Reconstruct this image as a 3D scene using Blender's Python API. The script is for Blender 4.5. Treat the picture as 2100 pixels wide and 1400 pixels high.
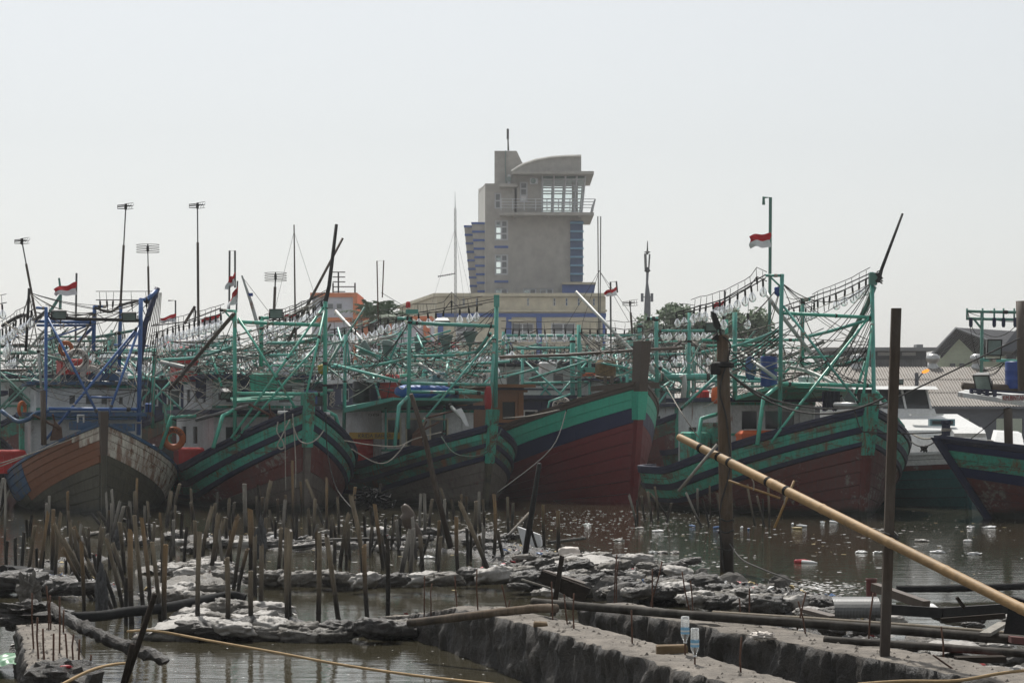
import bpy, math, random
from mathutils import Vector, noise
random.seed(7)
R = math.radians
for o in list(bpy.data.objects): bpy.data.objects.remove(o)
SC = bpy.context.scene
COL = SC.collection
# ------------------------------------------------------------------ camera
F = 4620.0; HZ = 850.0; H = 2.6          # focal length in photo pixels, horizon row, eye height
cd = bpy.data.cameras.new('camera'); cam = bpy.data.objects.new('camera', cd); COL.objects.link(cam)
cd.sensor_width = 36.0; cd.lens = F/2100*36; cd.shift_y = (HZ-700)/2100
cd.clip_start = 0.5; cd.clip_end = 3000
cam.location = (0, 0, H); cam.rotation_euler = (R(90), 0, 0)
SC.camera = cam
# ------------------------------------------------------------------ sky, sun, exposure
SUN_EL, SUN_AZ = 56.0, -14.0             # azimuth measured from straight ahead (+Y), positive to the right
w = bpy.data.worlds.new('World'); SC.world = w; w.use_nodes = True
nt = w.node_tree; nt.nodes.clear()
sky = nt.nodes.new('ShaderNodeTexSky'); sky.sky_type = 'NISHITA'; sky.sun_disc = False
sky.sun_elevation = R(SUN_EL); sky.sun_rotation = R(SUN_AZ)
sky.air_density = 1.2; sky.dust_density = 1.6; sky.ozone_density = 1.0
hs = nt.nodes.new('ShaderNodeHueSaturation'); hs.inputs['Saturation'].default_value = 0.28
veil = nt.nodes.new('ShaderNodeMix'); veil.data_type = 'RGBA'
veil.inputs[0].default_value = 0.24      # thick tropical haze: almost an even white sky
veil.inputs[7].default_value = (8.0, 8.35, 8.6, 1)
bg = nt.nodes.new('ShaderNodeBackground'); bg.inputs[1].default_value = 0.106
wo = nt.nodes.new('ShaderNodeOutputWorld')
nt.links.new(sky.outputs[0], hs.inputs['Color']); nt.links.new(hs.outputs[0], veil.inputs[6])
nt.links.new(veil.outputs[2], bg.inputs[0]); nt.links.new(bg.outputs[0], wo.inputs[0])
sd = bpy.data.lights.new('sun', 'SUN'); sd.energy = 5.0; sd.angle = R(1.5); sd.color = (1.0, 0.965, 0.91)
sun = bpy.data.objects.new('sun', sd); COL.objects.link(sun)
sv = Vector((math.sin(R(SUN_AZ))*math.cos(R(SUN_EL)), math.cos(R(SUN_AZ))*math.cos(R(SUN_EL)), math.sin(R(SUN_EL))))
sun.rotation_euler = (-sv).to_track_quat('-Z', 'Y').to_euler(); sun.location = sv*200
SC.view_settings.view_transform = 'Standard'; SC.view_settings.look = 'None'
SC.view_settings.exposure = 0.0; SC.view_settings.gamma = 1.0; SC.view_settings.use_curve_mapping = False
SC.render.engine = 'CYCLES'
SC.cycles.max_bounces = 8; SC.cycles.transparent_max_bounces = 24; SC.cycles.volume_bounces = 0
SC.render.resolution_x = 1024; SC.render.resolution_y = 682

# ------------------------------------------------------------------ helpers
def P(px, py, d):
    "world point on the line of sight through photo pixel (px,py) that stands d metres away"
    return Vector(((px-1050)/F*d, d, H+(HZ-py)/F*d))
def Wd(py, z=0.0): return F*(H-z)/(py-HZ)
def W(px, py, z=0.0): return P(px, py, Wd(py, z))
def link(name, me, parent=None):
    o = bpy.data.objects.new(name, me); COL.objects.link(o)
    if parent is not None: o.parent = parent
    return o
def tag(o, label=None, cat=None, group=None, kind=None):
    if label: o['label'] = label
    if cat: o['category'] = cat
    if group: o['group'] = group
    if kind: o['kind'] = kind
    return o
class MB:
    def __init__(s): s.v = []; s.f = []; s.m = []
    def add(s, v, f, mi=0):
        n = len(s.v); s.v += [Vector(p) for p in v]; s.f += [tuple(i+n for i in q) for q in f]; s.m += [mi]*len(f); return s
    def tube(s, pts, r, n=8, cap=True, mi=0):
        pts = [Vector(p) for p in pts]; k = len(pts)
        rs = list(r) if isinstance(r, (list, tuple)) else [r]*k
        v = []; f = []; up = None
        for i, p in enumerate(pts):
            t = (pts[min(i+1, k-1)]-pts[max(i-1, 0)])
            t = t.normalized() if t.length > 1e-9 else Vector((0, 0, 1))
            if up is None:
                a = Vector((0, 0, 1)) if abs(t.z) < .9 else Vector((1, 0, 0))
                up = t.cross(a).normalized()
            else:
                up = (up - t*up.dot(t))
                up = up.normalized() if up.length > 1e-6 else t.orthogonal().normalized()
            b = t.cross(up)
            # mitre
            for j in range(n):
                an = 2*math.pi*j/n
                v.append(p+(up*math.cos(an)+b*math.sin(an))*rs[i])
        for i in range(k-1):
            for j in range(n):
                a = i*n+j; c = i*n+(j+1) % n
                f.append((a, c, c+n, a+n))
        if cap:
            f.append(tuple(range(n-1, -1, -1))); f.append(tuple((k-1)*n+j for j in range(n)))
        return s.add(v, f, mi)
    def box(s, c, size, ax=None, mi=0):
        "box centred on c with half-axes ax (three unit vectors)"
        c = Vector(c); ax = ax or (Vector((1, 0, 0)), Vector((0, 1, 0)), Vector((0, 0, 1)))
        v = []
        for k in (-.5, .5):
            for j in (-.5, .5):
                for i in (-.5, .5): v.append(c+ax[0]*(i*size[0])+ax[1]*(j*size[1])+ax[2]*(k*size[2]))
        return s.add(v, [(0, 2, 3, 1), (4, 5, 7, 6), (0, 1, 5, 4), (2, 6, 7, 3), (0, 4, 6, 2), (1, 3, 7, 5)], mi)
    def prism(s, poly, d, mi=0):
        "extrude the closed polygon (world points) by the vector d"
        d = Vector(d); n = len(poly); v = [Vector(p) for p in poly]+[Vector(p)+d for p in poly]
        f = [tuple(range(n-1, -1, -1)), tuple(range(n, 2*n))]+[(i, (i+1) % n, n+(i+1) % n, n+i) for i in range(n)]
        return s.add(v, f, mi)
    def lathe(s, prof, c, n=12, ax=Vector((0, 0, 1)), mi=0, cap=True):
        ax = Vector(ax).normalized(); a = ax.orthogonal().normalized(); b = ax.cross(a); c = Vector(c)
        v = []; f = []
        for (r, h) in prof:
            for j in range(n):
                an = 2*math.pi*j/n; v.append(c+ax*h+(a*math.cos(an)+b*math.sin(an))*r)
        for i in range(len(prof)-1):
            for j in range(n):
                p = i*n+j; q = i*n+(j+1) % n; f.append((p, q, q+n, p+n))
        if cap: f.append(tuple(range(n-1, -1, -1))); f.append(tuple((len(prof)-1)*n+j for j in range(n)))
        return s.add(v, f, mi)
    def mesh(s, name, mats, org=Vector((0, 0, 0)), smooth=False):
        me = bpy.data.meshes.new(name)
        me.from_pydata([tuple(p-org) for p in s.v], [], s.f)
        for m in (mats if isinstance(mats, (list, tuple)) else [mats]): me.materials.append(MAT[m])
        if any(s.m): me.polygons.foreach_set('material_index', s.m)
        if smooth: me.polygons.foreach_set('use_smooth', [True]*len(me.polygons))
        me.update(); return me
class Thing:
    "a thing: an Empty at its base that parents its parts"
    def __init__(s, name, loc, label, cat, group=None):
        s.o = bpy.data.objects.new(name, None); COL.objects.link(s.o); s.o.location = loc; s.org = Vector(loc)
        s.o.empty_display_size = .2
        tag(s.o, label, cat, group)
    def part(s, name, mb, mat, parent=None, smooth=False):
        return link(name, mb.mesh(name, mat, s.org, smooth), parent or s.o)
def single(name, mb, mat, label, cat, group=None, loc=None, smooth=False, kind=None):
    org = Vector(loc) if loc is not None else Vector((0, 0, 0))
    o = link(name, mb.mesh(name, mat, org, smooth)); o.location = org
    return tag(o, label, cat, group, kind)
def sag(p, q, s, n=8):
    p = Vector(p); q = Vector(q)
    return [p.lerp(q, i/n)-Vector((0, 0, s*4*(i/n)*(1-i/n))) for i in range(n+1)]
def smoothpts(pts, n=4):
    pts = [Vector(p) for p in pts]; out = []
    for i in range(len(pts)-1):
        p0 = pts[max(i-1, 0)]; p1 = pts[i]; p2 = pts[i+1]; p3 = pts[min(i+2, len(pts)-1)]
        for k in range(n):
            t = k/n; out.append(.5*((2*p1)+(p2-p0)*t+(2*p0-5*p1+4*p2-p3)*t*t+(3*p1-p0-3*p2+p3)*t**3))
    out.append(pts[-1]); return out
GLYPH = {}
def text_mb(s, origin, ex, ez, height, width=None):
    "flat lettering as mesh: s written along ex, upright along ez, from origin (lower left)"
    vs, fs = GLYPH[s]
    x0 = min(v.x for v in vs); x1 = max(v.x for v in vs); y0 = min(v.y for v in vs); y1 = max(v.y for v in vs)
    sy = height/(y1-y0); sx = (width/(x1-x0)) if width else sy
    en = Vector(ex).cross(Vector(ez)).normalized(); b = MB()
    b.add([Vector(origin)+ex*((v.x-x0)*sx)+ez*((v.y-y0)*sy)+en*(v.z*.5) for v in vs], fs); return b
for _s in ['KRIDA BAHARI', 'DESI', 'POSEIDA   US', 'KM.BINTANG B']+sorted(set('INKA MINA 945 ESMERALDA MUTIAR CKR JAYA')-{' '}):
    cu = bpy.data.curves.new('t', 'FONT'); cu.body = _s; cu.size = 1.0; cu.extrude = 0.012
    ob = bpy.data.objects.new('t', cu); COL.objects.link(ob)
    dg = bpy.context.evaluated_depsgraph_get(); me = ob.evaluated_get(dg).to_mesh()
    GLYPH[_s] = ([v.co.copy() for v in me.vertices], [tuple(p.vertices) for p in me.polygons])
    ob.evaluated_get(dg).to_mesh_clear(); bpy.data.objects.remove(ob); bpy.data.curves.remove(cu)
def wall_open(org, ex, ez, en, w, h, ops, th):
    "wall slab w x h from org with real openings ops=(x0,x1,z0,z1), thickness th inward (-en)"
    b = MB(); xs = sorted({0, w} | {o[0] for o in ops} | {o[1] for o in ops}); zs = sorted({0, h} | {o[2] for o in ops} | {o[3] for o in ops})
    xs = [x for x in xs if 0 <= x <= w]; zs = [z for z in zs if 0 <= z <= h]
    def full(i, j):
        if i < 0 or j < 0 or i >= len(xs)-1 or j >= len(zs)-1: return False
        cx = (xs[i]+xs[i+1])/2; cz = (zs[j]+zs[j+1])/2
        return not any(o[0] < cx < o[1] and o[2] < cz < o[3] for o in ops)
    pt = lambda x, z, k: org+ex*x+ez*z-en*(th*k)
    for i in range(len(xs)-1):
        for j in range(len(zs)-1):
            if not full(i, j): continue
            a, c, e, g = xs[i], xs[i+1], zs[j], zs[j+1]
            b.add([pt(a, e, 0), pt(c, e, 0), pt(c, g, 0), pt(a, g, 0)], [(0, 1, 2, 3)])
            b.add([pt(a, e, 1), pt(c, e, 1), pt(c, g, 1), pt(a, g, 1)], [(3, 2, 1, 0)])
            if not full(i-1, j): b.add([pt(a, e, 0), pt(a, g, 0), pt(a, g, 1), pt(a, e, 1)], [(0, 1, 2, 3)])
            if not full(i+1, j): b.add([pt(c, e, 0), pt(c, g, 0), pt(c, g, 1), pt(c, e, 1)], [(3, 2, 1, 0)])
            if not full(i, j-1): b.add([pt(a, e, 0), pt(c, e, 0), pt(c, e, 1), pt(a, e, 1)], [(3, 2, 1, 0)])
            if not full(i, j+1): b.add([pt(a, g, 0), pt(c, g, 0), pt(c, g, 1), pt(a, g, 1)], [(0, 1, 2, 3)])
    return b
def window(T, org, ex, ez, en, op, fr, fmat, gmat, cols=1, rows=1, depth=.05, sill=False, parent=None, solid=None):
    "frame bars and panes set in the opening op; window is a part, each pane a sub-part"
    x0, x1, z0, z1 = op; b = MB(); ax = (ex, en, ez); c = lambda x, z, k=depth: org+ex*x+ez*z-en*k
    for i in range(cols+1):
        x = x0+(x1-x0)*i/cols; x = min(max(x, x0+fr/2), x1-fr/2); b.box(c(x, (z0+z1)/2), (fr, .08, z1-z0-.004), ax)
    for j in range(rows+1):
        z = z0+(z1-z0)*j/rows; z = min(max(z, z0+fr/2), z1-fr/2); b.box(c((x0+x1)/2, z), (x1-x0-.004, .07, fr), ax)
    if sill: b.box(c((x0+x1)/2, z0-.04, -.03), (x1-x0+.1, .12, .06), ax)
    wo_ = T.part('window', b, fmat, parent)
    for i in range(cols):
        for j in range(rows):
            xa = x0+(x1-x0)*i/cols; xb = x0+(x1-x0)*(i+1)/cols; za = z0+(z1-z0)*j/rows; zb = z0+(z1-z0)*(j+1)/rows
            g = MB().box(c((xa+xb)/2, (za+zb)/2, depth+.003), (xb-xa-fr*.8, .012, zb-za-fr*.8), ax)
            T.part('pane', g, (solid or {}).get((i, j), gmat), wo_)
    return wo_
# ------------------------------------------------------------------ materials
MAT = {}
def new_mat(name):
    m = bpy.data.materials.new(name); m.use_nodes = True; m.node_tree.nodes.clear(); MAT[name] = m; return m, m.node_tree
def nd(t, typ, **kw):
    n = t.nodes.new(typ)
    for k, v in kw.items(): setattr(n, k, v)
    return n
def mixc(t, fac, a, b, mode='MIX'):
    m = nd(t, 'ShaderNodeMix', data_type='RGBA', blend_type=mode)
    for sock, val in ((m.inputs[0], fac), (m.inputs[6], a), (m.inputs[7], b)):
        if hasattr(val, 'node'): t.links.new(val, sock)
        elif isinstance(val, (int, float)): sock.default_value = val
        else: sock.default_value = (*val[:3], 1)
    return m.outputs[2]
def coords(t, scale=(1, 1, 1)):
    g = nd(t, 'ShaderNodeNewGeometry'); mp = nd(t, 'ShaderNodeMapping'); mp.inputs['Scale'].default_value = scale
    t.links.new(g.outputs['Position'], mp.inputs['Vector']); return mp.outputs[0]
def noi(t, vec, scale, detail=6, rough=.6, dist=0.0):
    n = nd(t, 'ShaderNodeTexNoise'); n.inputs['Scale'].default_value = scale; n.inputs['Detail'].default_value = detail
    n.inputs['Roughness'].default_value = rough; n.inputs['Distortion'].default_value = dist
    t.links.new(vec, n.inputs['Vector']); return n.outputs[0]
def ramp(t, fac, a, b):
    r = nd(t, 'ShaderNodeMapRange'); r.inputs[1].default_value = a; r.inputs[2].default_value = b; r.clamp = True
    t.links.new(fac, r.inputs[0]); return r.outputs[0]
def mul(t, a, b):
    m = nd(t, 'ShaderNodeMath', operation='MULTIPLY')
    for s_, v in ((m.inputs[0], a), (m.inputs[1], b)):
        if hasattr(v, 'node'): t.links.new(v, s_)
        else: s_.default_value = v
    return m.outputs[0]
def finish(m, t, col, rough=.7, metal=0.0, bump=None, bstr=.3, bdist=.02, spec=.4):
    b = nd(t, 'ShaderNodeBsdfPrincipled'); o = nd(t, 'ShaderNodeOutputMaterial')
    if hasattr(col, 'node'): t.links.new(col, b.inputs['Base Color'])
    else: b.inputs['Base Color'].default_value = (*col[:3], 1)
    if hasattr(rough, 'node'): t.links.new(rough, b.inputs['Roughness'])
    else: b.inputs['Roughness'].default_value = rough
    b.inputs['Metallic'].default_value = metal; b.inputs['Specular IOR Level'].default_value = spec
    if bump is not None:
        bn = nd(t, 'ShaderNodeBump'); bn.inputs['Strength'].default_value = bstr; bn.inputs['Distance'].default_value = bdist
        t.links.new(bump, bn.inputs['Height']); t.links.new(bn.outputs[0], b.inputs['Normal'])
    t.links.new(b.outputs[0], o.inputs[0]); return b
def sc(c, k): return tuple(min(1, x*k) for x in c)
def paint(name, col, under=(.10, .075, .055), wear=.35, scale=1.6, rough=.55, rust=0.0, grime=.3, metal=0.0, stretch=(1, 1, 1), bstr=.25, drip=0.0, tide=False):
    "weathered paint: blotchy tone, flaked patches, rust spots, grime"
    m, t = new_mat(name); v = coords(t, stretch); v1 = coords(t)
    big = noi(t, v, scale, 8, .68, .4); fine = noi(t, v, scale*9, 5, .65)
    c = mixc(t, ramp(t, fine, .3, .75), sc(col, .78), sc(col, 1.15))
    c = mixc(t, mul(t, ramp(t, noi(t, v1, .7, 5), .4, .75), grime), c, sc(under, .6))
    if wear > 0:
        th = .72-wear*.42
        msk = nd(t, 'ShaderNodeMath', operation='ADD'); t.links.new(mul(t, big, .65), msk.inputs[0]); t.links.new(mul(t, fine, .35), msk.inputs[1])
        c = mixc(t, ramp(t, msk.outputs[0], th, th+.05), c, mixc(t, fine, sc(under, .7), sc(under, 1.5)))
    if drip > 0:     # run-down dirt streaks
        dn = noi(t, coords(t, (7, 7, .45)), 2.2, 5, .6, .2); c = mixc(t, mul(t, ramp(t, dn, .48, .72), drip), c, sc(under, .45))
    if rust > 0:
        rn = noi(t, coords(t, (1.5, 1.5, .35)), 3.0, 6, .7, .6)
        c = mixc(t, mul(t, ramp(t, rn, .62-rust*.3, .72-rust*.2), .85), c, (.16, .055, .018))
    if tide:         # slime left by the tide along the waterline
        g = nd(t, 'ShaderNodeNewGeometry'); sp = nd(t, 'ShaderNodeSeparateXYZ'); t.links.new(g.outputs['Position'], sp.inputs[0]); ad_ = nd(t, 'ShaderNodeMath', operation='ADD')
        t.links.new(sp.outputs[2], ad_.inputs[0]); t.links.new(mul(t, big, .35), ad_.inputs[1]); c = mixc(t, ramp(t, ad_.outputs[0], .28, .46), (.016, .017, .012), c)
    finish(m, t, c, rough, metal, mixb(t, big, fine), bstr, .015); return m
def mixb(t, a, b):
    m = nd(t, 'ShaderNodeMath', operation='ADD'); t.links.new(a, m.inputs[0]); t.links.new(mul(t, b, .5), m.inputs[1]); return m.outputs[0]
def plain(name, col, rough=.6, var=.2, scale=4.0, metal=0.0, bstr=.15, stretch=(1, 1, 1), spec=.4):
    m, t = new_mat(name); v = coords(t, stretch); n = noi(t, v, scale, 6, .65); n2 = noi(t, v, scale*7, 4)
    c = mixc(t, ramp(t, n, .3, .7), sc(col, 1-var), sc(col, 1+var))
    c = mixc(t, mul(t, ramp(t, n2, .5, .8), .35), c, sc(col, .5))
    finish(m, t, c, rough, metal, n2, bstr, .01, spec); return m
GREEN = (.058, .375, .265); NAVY = (.010, .015, .050); TEAL = (.085, .35, .285)
paint('green_plank', GREEN, wear=.47, rust=.26, grime=.35, drip=.6, stretch=(.6, .6, 2.2))
paint('green_worn', sc(GREEN, .62), (.06, .055, .04), wear=.60, rust=.35, grime=.7, drip=.6, stretch=(.6, .6, 2.2))
paint('green_fresh', (.045, .42, .28), wear=.06, drip=.2, grime=.12, rough=.45, stretch=(.6, .6, 2.2), bstr=.1)
paint('navy_plank', NAVY, (.055, .05, .045), wear=.36, grime=.4, drip=.4, stretch=(.6, .6, 2.2))
paint('navy_fresh', (.010, .018, .07), wear=.0, grime=.1, rough=.45, bstr=.1)
paint('red_fresh', (.165, .013, .016), wear=.02, grime=.25, rough=.5, bstr=.12)
paint('red_bottom', (.12, .024, .02), (.16, .145, .125), wear=.42, scale=1.1, grime=.4, drip=.6, tide=True)
paint('grey_bottom', (.135, .12, .10), (.085, .035, .028), wear=.30, scale=.9, grime=.5, bstr=.5, drip=.6, tide=True)
paint('olive_bottom', (.085, .078, .05), (.04, .038, .03), wear=.42, scale=.9, grime=.6, bstr=.5, drip=.6, tide=True)
paint('brown_plank', (.21, .078, .032), (.06, .04, .03), wear=.12, scale=1.0, grime=.2, stretch=(.4, .4, 5))
paint('white_peel', (.66, .63, .54), (.13, .06, .025), wear=.44, scale=2.4, rust=.62, grime=.3, stretch=(1, 1, .7))
paint('blue_plank', (.025, .085, .18), (.07, .07, .06), wear=.46, rust=.15, grime=.35)
paint('bare_wood', (.085, .062, .045), (.035, .028, .022), wear=.3, scale=2.0, grime=.3, stretch=(3, 3, .5), bstr=.5)
paint('stem_worn', sc(GREEN, .9), (.07, .05, .035), wear=.5, scale=2.5, rust=.25, grime=.5, drip=.5)
paint('teal_pipe', TEAL, (.10, .05, .03), wear=.26, scale=4, rust=.22, grime=.2, rough=.38)
paint('green_pipe', (.07, .38, .275), (.10, .05, .03), wear=.24, scale=4, rust=.2, grime=.15, rough=.36)
paint('faded_pipe', (.10, .25, .20), (.10, .06, .04), wear=.35, scale=5, rust=.2, grime=.4, rough=.5)
paint('blue_pipe', (.04, .12, .32), (.10, .06, .04), wear=.28, scale=5, grime=.2, rough=.4)
paint('pale_pipe', (.42, .44, .41), (.12, .08, .05), wear=.2, scale=5, rust=.2, grime=.3, rough=.4)
paint('white_wall', (.60, .61, .60), (.13, .10, .08), wear=.12, scale=1.5, rust=.12, grime=.4)
paint('white_clean', (.62, .62, .60), (.3, .28, .25), wear=.05, scale=1.5, grime=.15, rough=.4, bstr=.08)
paint('navy_wall', (.012, .02, .07), (.06, .05, .05), wear=.15, grime=.2)
paint('orange_wood', (.20, .085, .03), (.08, .04, .02), wear=.2, scale=1.5, grime=.3, stretch=(.5, .5, 4))
paint('teal_hull', (.022, .12, .125), (.03, .05, .05), wear=.1, grime=.3, rough=.45, bstr=.1)
plain('dark_inside', (.02, .02, .02), .9)
plain('black_iron', (.022, .021, .02), .8, .3, 8, spec=.25)
plain('rusty_iron', (.085, .04, .024), .85, .4, 12, bstr=.4)
plain('grey_metal', (.11, .11, .105), .45, .2, 4)
plain('steel', (.42, .42, .41), .3, .2, 4, metal=.6)
plain('shade_grey', (.16, .21, .19), .5, .2, 5)
plain('rope', (.30, .275, .235), .95, .3, 20)
plain('rope_dark', (.035, .033, .03), .9, .3, 20)
plain('rope_tan', (.36, .25, .13), .85, .2, 10)
plain('deck', (.10, .085, .065), .85, .3, 2)
plain('red_plastic', (.48, .028, .022), .45, .15, 3, bstr=.05)
plain('orange_plastic', (.6, .12, .03), .5, .18, 3, bstr=.08)
plain('blue_plastic', (.015, .05, .22), .42, .2, 2, bstr=.08)
plain('blue_tarp', (.018, .09, .33), .5, .25, 3, bstr=.5)
plain('pale_blue', (.16, .27, .30), .6, .2, 3)
plain('black_plastic', (.018, .018, .018), .5, .2, 3)
plain('ring_orange', (.40, .10, .02), .6, .2, 5)
plain('ring_white', (.52, .47, .42), .65, .2, 5)
plain('flag_red', (.50, .015, .02), .8, .08, 3)
plain('flag_white', (.72, .72, .72), .8, .06, 3)
plain('yellow_sign', (.36, .22, .02), .6, .15, 3)
plain('letter_dark', (.02, .02, .02), .6)
plain('letter_red', (.28, .02, .02), .6)
plain('yellow_plastic', (.35, .27, .03), .6)
plain('foam', (.66, .66, .65), .7, .12, 5)
plain('cloth_dark', (.03, .032, .045), .9, .3, 6, bstr=.5)
plain('cloth_purple', (.06, .02, .12), .9, .3, 6, bstr=.5)
plain('net_tan', (.17, .12, .06), .95, .4, 14, bstr=.8)
plain('net_green', (.06, .09, .07), .95, .4, 14, bstr=.8)
paint('cream_wall', (.55, .50, .37), (.3, .26, .2), wear=.0, scale=.12, grime=.12, drip=.12, rough=.85, bstr=.03)
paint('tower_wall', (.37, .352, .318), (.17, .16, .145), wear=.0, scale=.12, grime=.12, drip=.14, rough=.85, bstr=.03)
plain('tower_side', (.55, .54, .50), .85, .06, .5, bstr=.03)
plain('blue_paint', (.035, .09, .30), .7, .12, 1.2, bstr=.03)
plain('dark_blue', (.03, .075, .17), .5, .12, 1.0, bstr=.03)
plain('ledge_blue', (.13, .28, .42), .6, .1, 2, bstr=.03)
plain('alu', (.45, .46, .47), .4, .08, 2)
plain('orange_wall', (.58, .19, .075), .85, .08, .6, bstr=.03)
plain('lilac_wall', (.52, .53, .58), .85, .06, .6, bstr=.03)
plain('red_canopy', (.38, .03, .03), .6, .1, 2)
paint('roof_tan', (.235, .21, .18), (.11, .085, .065), wear=.25, scale=.5, rust=.1, grime=.5, drip=.3)
plain('roof_grey', (.10, .10, .105), .7, .25, 1.0, bstr=.08)
plain('zinc', (.20, .205, .21), .5, .2, 1.0)
plain('pale_green_wall', (.48, .52, .40), .85, .06, 1, bstr=.03)
plain('slate_wall', (.12, .125, .14), .8, .15, 1)
plain('leaf', (.075, .125, .05), .7, .4, 1.2)
plain('leaf_dark', (.05, .085, .045), .7, .35, 1.2)
plain('palm_leaf', (.075, .12, .06), .6, .3, 2)
plain('bark', (.08, .065, .05), .9, .3, 6)
plain('quay', (.18, .17, .155), .9, .2, .4)
def glass(name, tint, fac=.35, rough=.04, cloud=0.0):
    m, t = new_mat(name); tr = nd(t, 'ShaderNodeBsdfTransparent'); tr.inputs[0].default_value = (*tint, 1)
    gl = nd(t, 'ShaderNodeBsdfGlossy'); gl.inputs['Roughness'].default_value = rough; gl.inputs[0].default_value = (.95, .95, .95, 1)
    fr = nd(t, 'ShaderNodeFresnel'); fr.inputs[0].default_value = 1.5
    ad = nd(t, 'ShaderNodeMath', operation='ADD', use_clamp=True); t.links.new(fr.outputs[0], ad.inputs[0]); ad.inputs[1].default_value = fac
    mx = nd(t, 'ShaderNodeMixShader'); o = nd(t, 'ShaderNodeOutputMaterial')
    t.links.new(ad.outputs[0], mx.inputs[0]); t.links.new(tr.outputs[0], mx.inputs[1]); t.links.new(gl.outputs[0], mx.inputs[2]); out = mx.outputs[0]
    if cloud:      # dusty glass scatters a little light
        tl = nd(t, 'ShaderNodeBsdfTranslucent'); tl.inputs[0].default_value = (.9, .9, .88, 1); m2 = nd(t, 'ShaderNodeMixShader'); m2.inputs[0].default_value = cloud
        t.links.new(out, m2.inputs[1]); t.links.new(tl.outputs[0], m2.inputs[2]); out = m2.outputs[0]
    t.links.new(out, o.inputs[0])
glass('bulb_glass', (.93, .95, .95), .10, .12, .16)
glass('clear_glass', (.90, .95, .94), .02)
glass('tint_glass', (.35, .40, .40), .06)
glass('bottle_glass', (.90, .93, .95), .12, .15, .15)
m, t = new_mat('dark_pane'); finish(m, t, (.025, .028, .03), .08, 0, None, spec=.6)
m, t = new_mat('grey_pane'); finish(m, t, (.11, .115, .12), .15, 0, None, spec=.5)
m, t = new_mat('lamp_orange'); e = nd(t, 'ShaderNodeEmission'); e.inputs[0].default_value = (1, .32, .04, 1); e.inputs[1].default_value = 1.6
o_ = nd(t, 'ShaderNodeOutputMaterial'); t.links.new(e.outputs[0], o_.inputs[0])
# bamboo: dry fibre above, wet and muddy below a ragged line
def bamboo_mat(name, dry, wet, z0, z1):
    m, t = new_mat(name); v = coords(t, (14, 14, 1.2)); n = noi(t, v, 2.0, 6, .7); n2 = noi(t, coords(t, (1.3, 1.3, .8)), 3.0, 5)
    g = nd(t, 'ShaderNodeNewGeometry'); sp = nd(t, 'ShaderNodeSeparateXYZ'); t.links.new(g.outputs['Position'], sp.inputs[0])
    ad = nd(t, 'ShaderNodeMath', operation='ADD'); t.links.new(sp.outputs[2], ad.inputs[0]); t.links.new(mul(t, n2, .7), ad.inputs[1])
    c = mixc(t, ramp(t, n, .3, .72), sc(dry, .55), sc(dry, 1.25)); c = mixc(t, mul(t, ramp(t, n2, .45, .62), .35), c, sc((.15, .14, .125), .9))
    c2 = mixc(t, n, sc(wet, .6), sc(wet, 1.3)); f = ramp(t, ad.outputs[0], z0+.35, z1+.35)
    rg = nd(t, 'ShaderNodeMapRange'); t.links.new(f, rg.inputs[0]); rg.inputs[3].default_value = .55; rg.inputs[4].default_value = .8
    finish(m, t, mixc(t, f, c2, c), rg.outputs[0], 0, n, .35, .006, .18)
bamboo_mat('bamboo_old', (.24, .195, .135), (.030, .026, .022), .25, .9)
bamboo_mat('bamboo_brown', (.27, .18, .095), (.030, .026, .022), .3, .95)
bamboo_mat('bamboo_dull', (.15, .11, .075), (.03, .026, .022), .3, .6)
bamboo_mat('bamboo_grey', (.29, .27, .235), (.038, .034, .03), .12, .7)
paint('bamboo_yellow', (.36, .225, .095), (.16, .11, .055), wear=.34, scale=4, grime=.45, drip=.35, rough=.62, stretch=(.5, .5, 3), bstr=.12)
bamboo_mat('bamboo_wet', (.035, .03, .024), (.02, .018, .016), .3, .6)
bamboo_mat('post_wood', (.105, .07, .042), (.035, .028, .024), .4, 1.1)
bamboo_mat('plank_wood', (.085, .065, .05), (.05, .04, .034), .5, 1.2)
# mud, concrete, sandbag fabric
def ground_mat(name, a, b, scale, rough, bstr, bdist, gloss=None):
    m, t = new_mat(name); v = coords(t); n = noi(t, v, scale, 9, .7, .3); n2 = noi(t, v, scale*8, 6, .7)
    c = mixc(t, ramp(t, n, .32, .7), a, b); c = mixc(t, mul(t, ramp(t, n2, .5, .8), .5), c, sc(a, .5))
    r = rough
    if gloss is not None:
        rg = nd(t, 'ShaderNodeMapRange'); t.links.new(n, rg.inputs[0]); rg.inputs[1].default_value = .4; rg.inputs[2].default_value = .6
        rg.inputs[3].default_value = gloss; rg.inputs[4].default_value = rough; r = rg.outputs[0]
    finish(m, t, c, r, 0, mixb(t, n, n2), bstr, bdist)
ground_mat('mud', (.016, .014, .012), (.095, .085, .072), 5.0, .7, 1.0, .06, .12)
ground_mat('wall_mud_shaded', (.022, .020, .018), (.075, .066, .057), 2.6, .85, 1.0, .05, .5)  # muddy wall sides, colour darkened further to stand in for their shade
ground_mat('wall_top_sunlit', (.085, .075, .063), (.25, .22, .185), 3.2, .9, 1.0, .03)  # dry wall tops and grit, colour lightened to stand in for sunlight
ground_mat('bag_grey', (.07, .064, .054), (.24, .22, .19), 4.5, .75, 1.0, .05, .4)
ground_mat('bag_dark', (.022, .02, .018), (.10, .09, .078), 4.5, .6, 1.0, .05, .3)
ground_mat('bag_pale', (.20, .185, .165), (.42, .40, .37), 3.0, .7, .8, .03, .45)
ground_mat('rock', (.05, .047, .043), (.135, .125, .112), 2.0, .9, .9, .04)
ground_mat('cloth_rag', (.05, .05, .052), (.11, .11, .11), 4, .9, .9, .03)
plain('brick_tan', (.14, .095, .05), .9, .3, 6, bstr=.4)
plain('label_blue', (.20, .42, .60), .5, .15, 20)
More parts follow.
